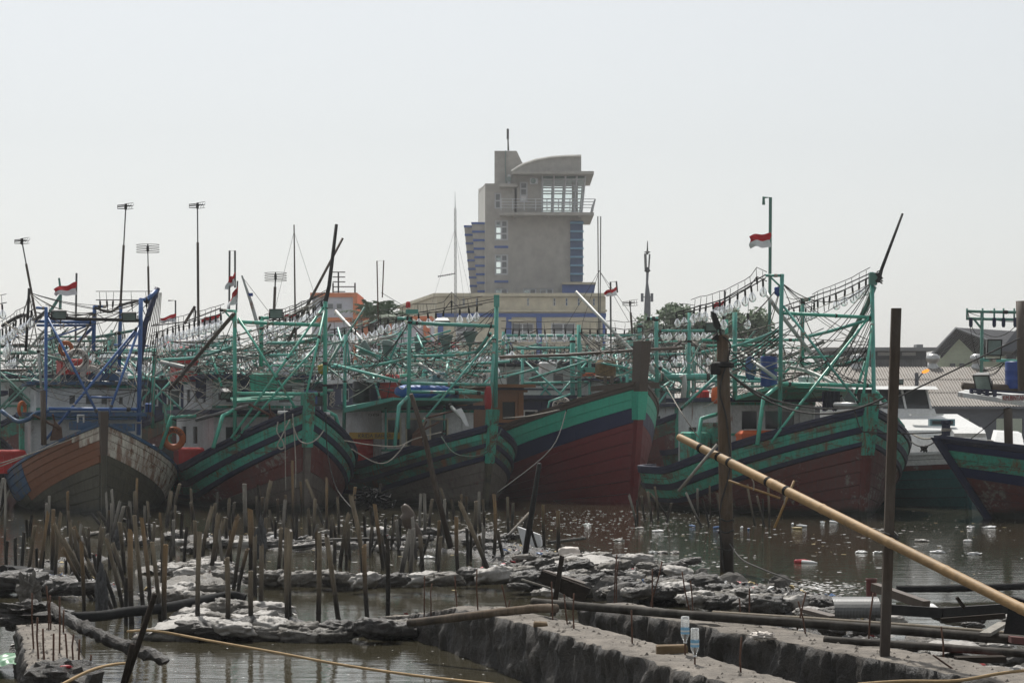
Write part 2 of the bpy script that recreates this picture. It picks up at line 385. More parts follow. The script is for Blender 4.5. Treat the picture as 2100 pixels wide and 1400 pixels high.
plain('plastic_sheet', (.55, .55, .53), .35, .25, 3, bstr=.6)
plain('rubber', (.016, .016, .016), .8, .3, 6, bstr=.4, spec=.12)
plain('board_dark', (.03, .024, .019), .9, .3, 4, bstr=.4, stretch=(1, 1, 6), spec=.08)
plain('trash_red', (.35, .025, .03), .4, .2, 6)
plain('trash_blue', (.06, .12, .25), .4, .3, 6)
plain('trash_green', (.05, .18, .08), .4, .3, 6)
plain('trash_yellow', (.40, .30, .12), .5, .3, 6)
# water: murky brown harbour water with small wind ripples
m, t = new_mat('water'); v = coords(t, (.55, 1.6, 1)); v2 = coords(t, (1, 2.2, 1))
n1 = noi(t, v, 2.2, 4, .55, .3); n2 = noi(t, v2, 9, 3, .5)
ad = nd(t, 'ShaderNodeMath', operation='ADD'); t.links.new(n1, ad.inputs[0]); t.links.new(mul(t, n2, .22), ad.inputs[1])
cw = mixc(t, noi(t, coords(t, (.12, .4, 1)), 1.0, 5), (.034, .029, .018), (.055, .05, .032))
rw = nd(t, 'ShaderNodeMapRange'); t.links.new(noi(t, coords(t, (.15, .6, 1)), 1.0, 6), rw.inputs[0]); rw.inputs[3].default_value = .0; rw.inputs[4].default_value = .05
wb = finish(m, t, cw, rw.outputs[0], 0, ad.outputs[0], .15, .05, .5); wb.inputs['IOR'].default_value = 1.33
# ------------------------------------------------------------------ setting: water and land
EX, EY, EZ = Vector((1, 0, 0)), Vector((0, 1, 0)), Vector((0, 0, 1)); EN = Vector((0, -1, 0))
b = MB(); b.add([(-160, -30, 0), (160, -30, 0), (160, 116, 0), (-160, 116, 0)], [(0, 1, 2, 3)])
single('water', b, 'water', None, None, kind='structure')
b = MB(); b.add([(-160, -30, -1.2), (160, -30, -1.2), (160, 116, -1.2), (-160, 116, -1.2)], [(0, 1, 2, 3)])
single('harbour_bed', b, 'mud', None, None, kind='structure')
b = MB(); b.add([(-260, 114, 1.3), (260, 114, 1.3), (260, 480, 1.3), (-260, 480, 1.3), (-260, 114, -1.2), (260, 114, -1.2)], [(0, 1, 2, 3), (4, 5, 1, 0)])
single('quay_ground', b, 'quay', None, None, kind='structure')
# ------------------------------------------------------------------ control tower
D = 220.0; K = F/D
def Q(px, py, d=D): return P(px, py, d)
def rect(px0, py0, px1, py1, d=D):     # x0,z0,w,h of a px rectangle on the plane at distance d (world metres)
    a = P(px0, py1, d); c = P(px1, py0, d); return a.x, a.z, c.x-a.x, c.z-a.z
T = Thing('control_tower', (Q(1095, 700).x, D+4, 1.3), 'tall beige harbour control tower with glazed lookout and blue window column', 'tower')
def slab(px0, py0, px1, py1, d0, d1, mat, name, par=None, TT=None):
    x0, z0, w_, h_ = rect(px0, py0, px1, py1, d0); TT = TT or T
    return TT.part(name, MB().box((x0+w_/2, (d0+d1)/2, z0+h_/2), (w_, d1-d0, h_)), mat, par)
x0, z0, w_, h_ = rect(995, 441, 1194, 640); org = Vector((x0, D, z0))
def op(px0, py0, px1, py1, o=org, d=D):
    r = rect(px0, py0, px1, py1, d); return (r[0]-o.x, r[0]-o.x+r[2], r[1]-o.z, r[1]-o.z+r[3])
o1 = op(1014.5, 451, 1042, 493); o2 = op(1014.5, 521, 1042, 563.6); o3 = op(1014.5, 591, 1042, 609); o4 = op(1072.7, 591, 1100, 609); o5 = op(1107, 591, 1135, 609)
o6 = op(1170, 453, 1195, 576)
T.part('front_wall', wall_open(org, EX, EZ, EN, w_, h_, [o1, o2, o3, o4, o5], .35), 'tower_wall')
for k, oo in enumerate((o1, o2)):
    window(T, org, EX, EZ, EN, oo, .16, 'alu', 'grey_pane', 2, 3, .15, solid={(0, 1): 'clear_glass', (0, 0): 'clear_glass', (0, 2): 'tint_glass'})
for oo in (o3, o4, o5): window(T, org, EX, EZ, EN, oo, .14, 'alu', 'grey_pane', 2, 1, .15, solid={(0, 0): 'tint_glass'})
for py in (504, 575): slab(1014, py, 1042.5, py+4.6, D-.06, D, 'blue_paint', 'blue_strip')
# upper left shaft with small window, its left side turned to the light
ox, oz, ow, oh = rect(995, 379.5, 1060, 441); og = Vector((ox, D, oz)); oa = op(1014, 395, 1028, 428, og)
T.part('shaft_wall', wall_open(og, EX, EZ, EN, ow, oh, [oa], .35), 'tower_wall')
window(T, og, EX, EZ, EN, oa, .14, 'alu', 'grey_pane', 1, 2, .15)
a = Q(995, 379.5); c = Q(981, 388, 229); zb = Q(0, 640).z
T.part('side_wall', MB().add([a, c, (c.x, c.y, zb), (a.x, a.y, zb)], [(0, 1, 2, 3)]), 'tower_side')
T.part('core', MB().prism([(a.x+.3, D+.5, zb), (Q(1193, 0).x, D+.5, zb), (Q(1193, 0).x, D+9, zb), (c.x+.1, D+9, zb)], (0, 0, .2)), 'tower_wall')
bb = MB(); bx = Q(1194, 0).x
bb.add([(bx, D, zb), (bx, D+9, zb), (bx, D+9, Q(0, 441).z), (bx, D, Q(0, 441).z)], [(0, 1, 2, 3)])
T.part('shaft_rear_wall', MB().box(((c.x+Q(1060, 0).x)/2, D+8.85, (Q(0, 379.5).z+Q(0, 441).z)/2), (Q(1060, 0).x-c.x, .3, Q(0, 379.5).z-Q(0, 441).z)), 'tower_wall')
rear = wall_open(Vector((c.x, D+9, zb)), EX, EZ, EY, bx-c.x, Q(0, 441).z-zb, [(o[0]+org.x-c.x-.2, o[1]+org.x-c.x-.2, o[2]+org.z-zb-.3, o[3]+org.z-zb+.3) for o in (o1, o2, o3, o4)], .3)
T.part('rear_wall', rear, 'tower_wall'); T.part('east_wall', bb, 'tower_wall')
T.part('roof_slab', MB().prism([(a.x, D, a.z), (Q(1060, 0).x, D, a.z), (Q(1060, 0).x, D+9, a.z), (c.x, c.y, a.z)], (0, 0, .15)), 'tower_wall')
# flared fins with blue bands on the left
def fin(tl, tr, bl, br, yt, yb, d0, d1, first):
    T.part('fin', MB().prism([Q(bl, yb, d0), Q(br, yb, d0), Q(tr, yt, d0), Q(tl, yt, d0)], (0, d1-d0, 0)), 'tower_wall')
    y = first
    while y < yb-2:
        f = (y-yt)/(yb-yt); g = (y+4.2-yt)/(yb-yt)
        l0 = tl+(bl-tl)*f; l1 = tl+(bl-tl)*g
        T.part('blue_band', MB().prism([Q(l1-.7, y+4.2, d0-.12), Q(br if tr > 990 else tr+(br-tr)*g+.5, y+4.2, d0-.12), Q(tr if tr > 990 else tr+(br-tr)*f+.5, y, d0-.12), Q(l0-.7, y, d0-.12)], (0, .6, 0)), 'blue_paint')
        y += 17.45
fin(967, 995, 983.5, 996.5, 455.5, 640, D+.6, D+5, 455.5)
fin(951.7, 967.5, 969, 984, 462, 640, D+2, D+7, 462)
# blue window column on the right
slab(1169.6, 453, 1195.5, 577, D-.12, D, 'dark_blue', 'blue_column')
for k in range(7): slab(1169.3, 455+k*17.45, 1197, 458.6+k*17.45, D-.5, D-.12, 'ledge_blue', 'ledge')
T.part('flared_base', MB().prism([Q(1153, 640, D-.5), Q(1212, 640, D-.5), Q(1221, 583, D-.5), Q(1153, 583, D-.5)], (0, 5, 0)), 'blue_paint')
slab(1153, 578.5, 1222, 583, D-.8, D+5, 'cream_wall', 'base_cap')
# lookout cab
slab(1025, 435.5, 1218, 441, D-2.2, D+9, 'tower_wall', 'balcony')
for px in (1055, 1123, 1190): slab(px-4, 441, px+4, 446, D-1.2, D, 'tower_wall', 'corbel')
ox, oz, ow, oh = rect(1059, 356, 1112, 435.5); og = Vector((ox, D, oz)); oa = op(1066, 373, 1082, 414, og)
T.part('cab_wall', wall_open(og, EX, EZ, EN, ow, oh, [oa], .35), 'tower_wall')
window(T, og, EX, EZ, EN, oa, .14, 'alu', 'grey_pane', 1, 3, .15, solid={(0, 0): 'foam'})
slab(1055, 351, 1059.5, 435.5, D, D+8.5, 'tower_wall', 'cab_side_wall')
def glazed(d, shift=0):
    bb = MB(); z0 = Q(0, 435.5).z; z1 = Q(0, 356.5).z; xa = Q(1112, 0).x+shift; xb = Q(1193, 0).x; xt = Q(1201, 0).x
    for f in (0, .27, .54, .80, 1):
        b0 = xa+(xb-xa)*f; b1 = xa+(xt-xa)*f; bb.tube([(b0, d, z0), (b1, d, z1)], .09, 4)
    for g in (0, .12, .24, .55, .69, .85, 1):
        z = z0+(z1-z0)*g; bb.tube([(xa, d, z), (xb+(xt-xb)*g, d, z)], .06, 4)
    wf = T.part('glazing_frame', bb, 'alu')
    for i, (f, g) in enumerate(((0, .27), (.27, .54), (.54, .8), (.8, 1))):
        T.part('pane', MB().add([(xa+(xb-xa)*f, d+.02, z0), (xa+(xb-xa)*g, d+.02, z0), (xa+(xt-xa)*g, d+.02, z1), (xa+(xt-xa)*f, d+.02, z1)], [(0, 1, 2, 3)]), 'clear_glass', wf)
glazed(D); glazed(D+8, 0)
for px in (1173, 1180): slab(px, 357, px+5, 435.5, D+3.5, D+4, 'tower_wall', 'cab_pillar')
slab(1112, 356.5, 1201, 366, D+.1, D+8, 'shade_grey', 'ceiling_band')
slab(1049, 351, 1218, 356.5, D-2, D+9.5, 'tower_wall', 'cab_roof_slab')
arc = [(1049, 352), (1062, 343.5), (1074, 337), (1099, 328.5), (1131, 323), (1160, 321), (1192, 320), (1192, 352)]
T.part('arched_roof', MB().prism([Q(x, y, D-.6) for x, y in arc], (0, 8.5, 0)), 'tower_wall')
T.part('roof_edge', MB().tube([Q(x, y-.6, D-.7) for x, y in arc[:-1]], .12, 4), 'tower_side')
T.part('stair_block', MB().prism([Q(1014, 380, D+1), Q(1078, 380, D+1), Q(1072.7, 337, D+1), Q(1059.5, 309.5, D+1), Q(1014, 309.5, D+1)], (0, 6, 0)), 'tower_wall')
slab(1025, 377, 1062, 383, D-1.2, D+1.2, 'tower_wall', 'door_canopy'); slab(1052, 352, 1060, 378, D-.4, D+.2, 'tower_wall', 'pilaster')
for (px, py, ww, hh) in ((1087, 365, 16, 12), (1041, 358, 6, 19)):
    ac = slab(px, py, px+ww, py+hh, D-.8, D-.02, 'alu', 'air_conditioner')
    e = P(px+ww*.42, py+hh*.5, D-.82); T.part('fan_grille', MB().lathe([(.26, 0), (.24, .03), (.05, .03)], e, 14, EN), 'shade_grey', ac)
bb = MB(); zt = Q(0, 412.5).z; zb2 = Q(0, 435.5).z
for k in range(4): bb.tube([(Q(1028, 0).x, D-2.1, zb2+(zt-zb2)*(k+1)/4), (Q(1215+k*1.2, 0).x, D-2.1, zb2+(zt-zb2)*(k+1)/4)], .035, 4)
for k in range(9):
    x = Q(1028+k*23.3, 0).x; bb.tube([(x, D-2.1, zb2), (x+(.25 if k == 8 else 0), D-2.1, zt)], .045, 4)
for k in range(5): bb.tube([(Q(1215+k*1.0, 0).x, D-2.1, zb2+(zt-zb2)*k/4), (Q(1215+k*1.0, 0).x, D+6, zb2+(zt-zb2)*k/4)], .035, 4)
for k in range(8): bb.tube([(Q(1213, 0).x, D-2.1+k*1.1, zb2), (Q(1218, 0).x, D-2.1+k*1.1, zt)], .03, 4)
T.part('railing', bb, 'alu')
T.part('lightning_rod', MB().tube([Q(1042.5, 309), Q(1041, 264)], [.1, .05], 6).box(Q(1041.4, 275), (.22, .22, 1.0)), 'black_iron')
T.part('downpipe', MB().tube([Q(1037, 309, D+.9), Q(1036, 340, D+.9), Q(1038, 379, D+.9)], .06, 5), 'shade_grey')
# ------------------------------------------------------------------ cream office block in front of the tower
D2 = 214.0
A = Thing('office_building', (Q(1070, 0, D2).x, D2, 1.3), 'long cream office building with blue bands below the tower', 'building')
x0, z0, w_, h_ = rect(896, 602, 1242, 852, D2); z0 = 1.3; h_ = P(0, 602, D2).z-1.3; og = Vector((x0, D2, z0))
slits = [op(px-2.4, 611, px+2.4, 627, og, D2) for px in (951, 978, 1083, 1137, 1162, 1187, 1218)]
wins = [op(1048, 662, 1095, 700, og, D2), op(935, 662, 975, 700, og, D2), op(1130, 662, 1180, 700, og, D2)]
A.part('front_wall', wall_open(og, EX, EZ, EN, w_, h_, slits+wins, .3), 'cream_wall')
for i, s_ in enumerate(slits): window(A, og, EX, EZ, EN, s_, .06, 'alu', 'clear_glass' if i < 3 else ('dark_blue' if i > 3 else 'grey_pane'), 1, 2, .12)
for s_ in wins: window(A, og, EX, EZ, EN, s_, .12, 'alu', 'grey_pane', 2, 2, .12)
zt = P(0, 602, D2).z; pL = P(896, 602, D2); pR = Vector((-11.9, 239, zt))
ew = (Vector((pR.x-pL.x, pR.y-pL.y, 0))).normalized(); lw = Vector((pR.x-pL.x, pR.y-pL.y, 0)).length; nw = Vector((-ew.y, ew.x, 0)); nw = nw if nw.y < 0 else -nw
so = [(2+k*2.1, 2.5+k*2.1, zt-1.3-1.5, zt-1.3-.6) for k in range(9)]
og2 = Vector((pL.x, pL.y, 1.3))
A.part('wing_wall', wall_open(og2, ew, EZ, nw, lw, zt-1.3, so, .3), 'cream_wall')
for s_ in so: window(A, og2, ew, EZ, nw, s_, .06, 'alu', 'grey_pane', 1, 1, .12)
rt = [(pL.x, D2, zt), (pL.x+w_, D2, zt), (pL.x+w_, 239, zt), (pR.x, 239, zt)]
A.part('roof', MB().prism(rt, (0, 0, -.3)), 'quay')
A.part('cornice', MB().box((pL.x+w_/2, D2-.2, zt-.12), (w_+.6, .5, .3)), 'cream_wall')
A.part('wing_cornice', MB().box(og2+ew*(lw/2)+nw*.15+EZ*(zt-1.42), (lw, .4, .3), (ew, nw, EZ)), 'cream_wall')
A.part('east_wall', MB().add([(pL.x+w_, D2, 1.3), (pL.x+w_, 239, 1.3), (pL.x+w_, 239, zt), (pL.x+w_, D2, zt)], [(0, 1, 2, 3)]), 'cream_wall')
rw_ = wall_open(Vector((pR.x, 239, 1.3)), EX, EZ, EY, pL.x+w_-pR.x, zt-1.3, [(s_[0]+pL.x-pR.x-.5, s_[1]+pL.x-pR.x+.8, s_[2]-.6, s_[3]+.6) for s_ in slits[:3]], .3)
A.part('rear_wall', rw_, 'cream_wall')
def slabA(*a): return slab(*a[:7], a[7], None, A)
slabA(894, 635, 1245, 639, D2-.35, D2, 'cream_wall', 'ledge')
slabA(894, 642, 1243, 650, D2-.12, D2-.01, 'blue_paint', 'blue_band')
for px in (898, 1038, 1100): slabA(px, 650, px+11, 760, D2-.12, D2-.01, 'blue_paint', 'blue_pilaster')
slabA(1236, 650, 1242, 760, D2-.12, D2-.01, 'blue_paint', 'blue_pilaster')
slabA(1043, 655, 1099, 658.5, D2-.5, D2-.13, 'cream_wall', 'window_hood')
# orange office with red canopy
D3 = 185.0
O = Thing('orange_building', (P(770, 0, D3).x, D3, 1.3), 'orange framed pale lilac building left of the cream offices', 'building')
def slabO(px0, py0, px1, py1, d0, d1, mat, name): return slab(px0, py0, px1, py1, d0, d1, mat, name, None, O)
slabO(640, 607, 726, 900, D3, D3+8, 'lilac_wall', 'tower_block')
slabO(636, 600, 732, 609, D3-.25, D3+8.2, 'orange_wall', 'roof_frame'); slabO(724, 609, 732, 900, D3-.25, D3+8.2, 'orange_wall', 'side_frame')
slabO(732, 650, 884, 900, D3+1, D3+9, 'lilac_wall', 'low_block'); slabO(640, 651, 722, 660, D3-.2, D3-.005, 'orange_wall', 'floor_band')
for px in (744, 790, 868): slabO(px, 656, px+13, 900, D3+.8, D3+.99, 'orange_wall', 'orange_pier')
slabO(732, 648, 886, 656, D3+.6, D3+9, 'orange_wall', 'low_roof_band'); slabO(868, 700, 940, 713, D3-3, D3+.55, 'red_canopy', 'canopy')
for (px, py) in ((655, 622), (672, 622), (690, 622), (700, 670), (762, 664), (830, 664)):
    wf = slabO(px, py, px+12, py+12, D3-.1 if px < 722 else D3+.85, D3-.003 if px < 722 else D3+.99, 'alu', 'window'); x_, z_, ww, hh = rect(px+1.2, py+1.2, px+10.8, py+10.8, D3)
    dd = D3-.11 if px < 722 else D3+.84; O.part('pane', MB().box((x_+ww/2, dd, z_+hh/2), (ww, .02, hh)), 'grey_pane', wf)
bb = MB(); aa = [(694, 557, 600), (683, 580, 600), (728, 580, 600)]
for (x, y0, y1) in aa: bb.tube([P(x, y0, D3+4), P(x, y1+2, D3+4)], .07, 5)
for k in range(5): bb.tube([P(682, 558+k*10, D3+4), P(729, 558+k*10 if k != 3 else 588, D3+4)] if k == 3 else [P(682, 558+k*10, D3+4), P(708, 558+k*10, D3+4)], .045, 4)
single('roof_aerial', bb, 'black_iron', 'ladder-like radio aerial on the orange building roof', 'aerial')
# guyed lattice mast
M_ = Thing('radio_mast', P(934, 660, 200), 'slim red and white guyed lattice radio mast beside the tower', 'mast')
bb = MB(); y0, y1 = 680, 428; x_ = 933.5
for s_ in (-2.4, 2.4): bb.tube([P(x_+s_+1, y0, 200), P(x_+s_*.75, y1, 200)], .022, 4)
bb.tube([P(x_+1, y0, 200.2), P(x_, y1, 200.2)], .022, 4)
for k in range(42):
    ya = y0+(y1-y0)*k/42; yb = y0+(y1-y0)*(k+1)/42; s_ = 2.1 if k % 2 else -2.1; bb.tube([P(x_+s_+.6, ya, 200), P(x_-s_+.6, yb, 200)], .014, 3)
M_.part('lattice', bb, 'grey_metal'); M_.part('whip', MB().tube([P(x_, y1, 200), P(x_-.4, 393, 200)], [.035, .012], 5), 'grey_metal')
bb = MB().tube([P(898, 567, 200), P(x_, 561, 200)], .04, 4)
for k in range(7): bb.tube([P(899+k*4.6, 564.5-k*.8, 200), P(899+k*4.6, 569-k*.8, 200)], .025, 3)
M_.part('yagi_antenna', bb, 'black_iron')
for (px, py) in ((880, 640), (972, 640), (955, 640)):
    M_.part('guy_wire', MB().tube([P(933, 470, 200), P(px, py, 199)], .012, 3), 'grey_metal')
# cell mast
C_ = Thing('cell_tower', P(1327, 720, 190), 'grey tubular cell phone mast with panel antennas', 'mast')
C_.part('pole', MB().tube([P(1327, 760, 190), P(1327.5, 640, 190), P(1328, 608, 190), P(1327, 580, 190), P(1328, 553, 190)], [.3, .28, .24, .1, .12], 8), 'slate_wall')
C_.part('antenna_panel', MB().prism([P(1322, 552, 190), P(1327, 552, 190), P(1326, 520, 190), P(1321, 520, 190)], (0, .3, 0)), 'grey_metal')
C_.part('antenna_panel', MB().prism([P(1329, 552, 190), P(1332, 552, 190), P(1334, 522, 190), P(1331, 520, 190)], (0, .3, 0)), 'grey_metal')
bb = MB().lathe([(.05, 0), (.28, .2), (.05, .5)], P(1327.5, 560, 190), 8); bb.lathe([(.02, 0), (.3, .12), (.02, .25)], P(1327.5, 520, 190), 8)
C_.part('bracket', bb, 'black_iron'); C_.part('rod', MB().tube([P(1327.5, 522, 190), P(1328, 494, 190)], [.09, .03], 5), 'black_iron')
for px in (1317, 1337): C_.part('radio_unit', MB().box(P(px, 610, 190), (.22, .25, .7)).tube([P(px, 608, 190), P(1327, 610, 190)], .04, 4), 'slate_wall')
# ------------------------------------------------------------------ ribbed warehouse roofs, house and shed on the right
def ribbed(TT, name, p0, p1, p2, p3, n, amp, mat):
    "ribbed sheet between eave p0-p1 and ridge p3-p2"
    bb = MB(); p0, p1, p2, p3 = map(Vector, (p0, p1, p2, p3)); nn = (p1-p0).cross(p3-p0).normalized()
    if nn.z < 0: nn = -nn
    v = []; f = []
    for i in range(n+1):
        for k, (fx, up) in enumerate(((0, 0), (.45, 0), (.55, 1), (.95, 1))):
            if i == n and k > 0: break
            t_ = min(1, (i+fx)/n); v += [p0.lerp(p1, t_)+nn*amp*up, p3.lerp(p2, t_)+nn*amp*up]
    m_ = len(v)//2; f = [(2*i, 2*i+2, 2*i+3, 2*i+1) for i in range(m_-1)]
    bb.add(v, f); return TT.part(name, bb, mat)
DW = 118.0
S = Thing('warehouse', (P(1900, 0, DW).x, DW, 1.3), 'long low warehouse with a ribbed tan metal roof', 'warehouse')
zr_ = P(0, 752, DW+6).z; ze = P(0, 833, DW).z; xa = P(1330, 0, DW).x; xb = P(2230, 0, DW).x
for k in range(3):
    f0, f1 = k/3, (k+1)/3-.004 if k < 2 else 1.0
    ribbed(S, 'roof_sheet', (xa, DW+6*f0, ze+(zr_-ze)*f0+.0), (xb, DW+6*f0, ze+(zr_-ze)*f0), (xb, DW+6*f1, ze+(zr_-ze)*f1-.03), (xa, DW+6*f1, ze+(zr_-ze)*f1-.03), 150, .045, 'roof_tan')
S.part('front_wall', wall_open(Vector((xa+.3, DW+.4, 1.3)), EX, EZ, EN, xb-xa-.6, ze-1.35, [(15.2, 16.6, .2, 1.1), (18, 19.4, .2, 1.1)], .2), 'slate_wall')
S.part('rear_slope', MB().add([(xa, DW+6, zr_-.04), (xb, DW+6, zr_-.04), (xb, DW+12, ze), (xa, DW+12, ze)], [(0, 1, 2, 3)]), 'roof_tan')
S.part('gutter', MB().box(((xa+xb)/2, DW-.05, ze-.06), (xb-xa, .12, .12)), 'slate_wall')
for px in (1757, 1913, 2003):
    c = P(px, 752, DW+6); bb = MB().lathe([(.36, -.3), (.32, .02), (.24, .12), (.22, .2), (.36, .3), (.40, .45), (.36, .6), (.2, .7), (.04, .72)], c, 16)
    tv = S.part('roof_ventilator', bb, 'steel', None, True)
# flat shed behind
DS = 128.0
G = Thing('flat_shed', (P(1830, 0, DS).x, DS, 1.3), 'grey zinc clad shed with a flat overhanging roof', 'shed')
def slabG(px0, py0, px1, py1, d0, d1, mat, name): return slab(px0, py0, px1, py1, d0, d1, mat, name, None, G)
slabG(1690, 712, 1921, 719, DS-1.5, DS+8, 'zinc', 'roof'); slabG(1700, 719, 1900, 737, DS+.05, DS+6, 'slate_wall', 'upper_wall'); slabG(1880, 706, 1893, 711.9, DS+2, DS+3, 'zinc', 'roof_box')
x0, z0, w_, h_ = rect(1700, 737, 1902, 800, DS); ribbed(G, 'clad_wall', (x0, DS-.05, z0), (x0+w_, DS-.05, z0), (x0+w_, DS-.04, z0+h_), (x0, DS-.04, z0+h_), 46, .06, 'zinc')
for px in (1748, 1800, 1850): slabG(px, 722, px+28, 729, DS-.02, DS+.04, 'alu', 'louvre')
# gabled house
DH = 136.0
Hs = Thing('gabled_house', (P(2010, 0, DH).x, DH, 1.3), 'pale green house with a grey corrugated gable roof', 'house')
def HQ(px, py, d=DH): return P(px, py, d)
apex = HQ(1960, 673); lft = HQ(1905, 733); rgt = HQ(2012, 727)
dep = Vector((7.5, 9, 0))
Hs.part('gable_wall', MB().prism([HQ(1918, 900, DH+1.2), HQ(2000, 900, DH+1.2), HQ(2000, 728, DH+1.2), HQ(1962, 690, DH+1.2), HQ(1924, 728, DH+1.2)], (.1, .4, 0)), 'pale_green_wall')
Hs.part('side_wall', MB().prism([HQ(2000, 900, DH+1.25), HQ(2000, 728, DH+1.25), HQ(2000, 728, DH+1.25)+dep, HQ(2000, 900, DH+1.25)+dep], (-.2, .1, 0)), 'pale_green_wall')
ribbed(Hs, 'roof_slope', rgt+Vector((2.2, 0, .2)), rgt+dep+Vector((2.2, 0, .2)), apex+dep, apex, 40, .06, 'roof_grey')
ribbed(Hs, 'roof_slope', lft, lft+dep, apex+dep, apex, 40, .06, 'roof_grey')
Hs.part('barge_board', MB().tube([lft, apex, rgt+Vector((2.2, 0, .2))], .09, 4), 'zinc')
for px in (1924, 2000): Hs.part('corner_post', MB().tube([HQ(px, 900, DH+.9), HQ(px, 727, DH+.9)], .14, 6), 'pale_green_wall')
for (px, py) in ((1949, 745), (1968, 745)): slab(px, py, px+10, py+14, DH+1.05, DH+1.19, 'grey_pane', 'window', None, Hs)
bb = MB().prism([P(2050, 720, 122), P(2140, 720, 122), P(2140, 655, 122), P(2090, 668, 122)], (4, 6, 0)); Hs2 = single('dark_roof_house', bb, 'slate_wall', 'dark slate gabled house at the right end of the row', 'house')
slab(2064, 727, 2084, 738, 121.5, 121.95, 'dark_pane', 'window', None, type('X', (), {'part': lambda s, n, mb, m, p=None: link(n, mb.mesh(n, m), Hs2)})())
# street lamp with orange glow in front of the warehouse
L_ = Thing('street_lamp', P(1880, 836, 116), 'street lamp with a glowing orange head before the ribbed roof', 'street lamp')
L_.part('pole', MB().tube([P(1880, 850, 116), P(1880, 764, 116)], .1, 8), 'slate_wall'); L_.part('arm', MB().tube(smoothpts([P(1880, 785, 116), P(1886, 772, 116), P(1894, 763, 116)]), .04, 6), 'slate_wall')
L_.part('lamp_head', MB().lathe([(.02, -.2), (.07, -.15), (.09, 0), (.07, .15), (.02, .2)], P(1898, 761, 116), 12, Vector((1, 0, .35))), 'lamp_orange', None, True)
# ------------------------------------------------------------------ trees
def tree(px, py, d, rx, rz, n, mat, label, seed):
    rnd = random.Random(seed); c = P(px, py, d); T_ = Thing('broadleaf_tree', (c.x, c.y, 1.3), label, 'tree', 'trees behind the boats')
    bb = MB().tube([(c.x, d, 1.3), (c.x+.2, d, c.z-rz*.6), (c.x, d, c.z)], [.35, .25, .1], 8)
    lumps = []
    for k in range(16):
        an = rnd.uniform(0, 6.28); ph = rnd.uniform(-.5, 1); r_ = rnd.uniform(.45, .95)
        q = Vector((c.x+math.cos(an)*rx*r_*math.cos(ph), d+math.sin(an)*rx*r_*.8*math.cos(ph), c.z+math.sin(ph)*rz*r_)); lumps.append((q, rnd.uniform(.22, .42)*rx))
        bb.tube([(c.x, d, c.z-rz*.6), (c+q)/2-Vector((0, 0, rz*.2)), q], [.14, .09, .03], 5)
    T_.part('trunk', bb, 'bark'); lf = MB()
    for k in range(n):
        q, r_ = rnd.choice(lumps); v = Vector((rnd.gauss(0, 1), rnd.gauss(0, 1), rnd.gauss(0, .75)))
        p = q+v.normalized()*r_*rnd.uniform(.5, 1.05); s_ = rnd.uniform(.10, .22); a = Vector((rnd.gauss(0, 1), rnd.gauss(0, 1), rnd.gauss(0, .5))).normalized(); e = a.orthogonal().normalized()
        lf.add([p-a*s_, p+e*s_*.5, p+a*s_, p-e*s_*.5], [(0, 1, 2, 3)])
    T_.part('crown', lf, mat)
tree(1375, 676, 150, 2.2, 1.9, 4200, 'leaf', 'wide leafy tree behind the lamp rows beside the cell mast', 1)
tree(1528, 680, 150, 1.9, 1.7, 3200, 'leaf', 'leafy tree showing behind the flagpole and hanging bulbs', 2)
tree(1440, 708, 152, 1.6, 1.0, 2200, 'leaf_dark', 'low dark tree between the two leafy trees', 3)
tree(1325, 705, 140, 1.7, 1.5, 2600, 'leaf_dark', 'small dark tree rising right of the grey pole boom', 4)
def palm(px, py, d, label, seed):
    rnd = random.Random(seed); c = P(px, py, d); T_ = Thing('palm_tree', (c.x, d, 1.3), label, 'palm tree', 'palms by the orange building')
    T_.part('trunk', MB().tube([(c.x-.3, d, 1.3), (c.x-.1, d, c.z*.5), c], [.2, .16, .13], 8), 'bark')
    for k in range(17):
        an = k*2.4; el = rnd.uniform(.1, 1.35); ln = rnd.uniform(1.6, 2.4); dr = Vector((math.cos(an)*math.cos(el), math.sin(an)*math.cos(el), math.sin(el)))
        pts = [c+dr*ln*f-Vector((0, 0, 1.1*f*f*ln*.45)) for f in (0, .2, .4, .6, .8, 1)]; bb = MB().tube(pts, [.035, .03, .025, .02, .015, .008], 4)
        sd_ = dr.cross(EZ).normalized()
        for i in range(26):
            f = .15+.85*i/26; j = min(4, int(f*5)); p = pts[j].lerp(pts[j+1], f*5-j); l_ = .55*(1-.6*abs(f-.4))
            for s_ in (-1, 1):
                q = p+sd_*s_*l_*.7+dr*l_*.5-EZ*l_*rnd.uniform(.3, .7); bb.add([p, p+dr*.07, q], [(0, 1, 2)])
        T_.part('frond', bb, 'palm_leaf')
palm(762, 652, 120, 'coconut palm with drooping fronds right of the orange block', 3)
palm(792, 655, 122, 'upright leafed palm next to the drooping coconut palm', 9)
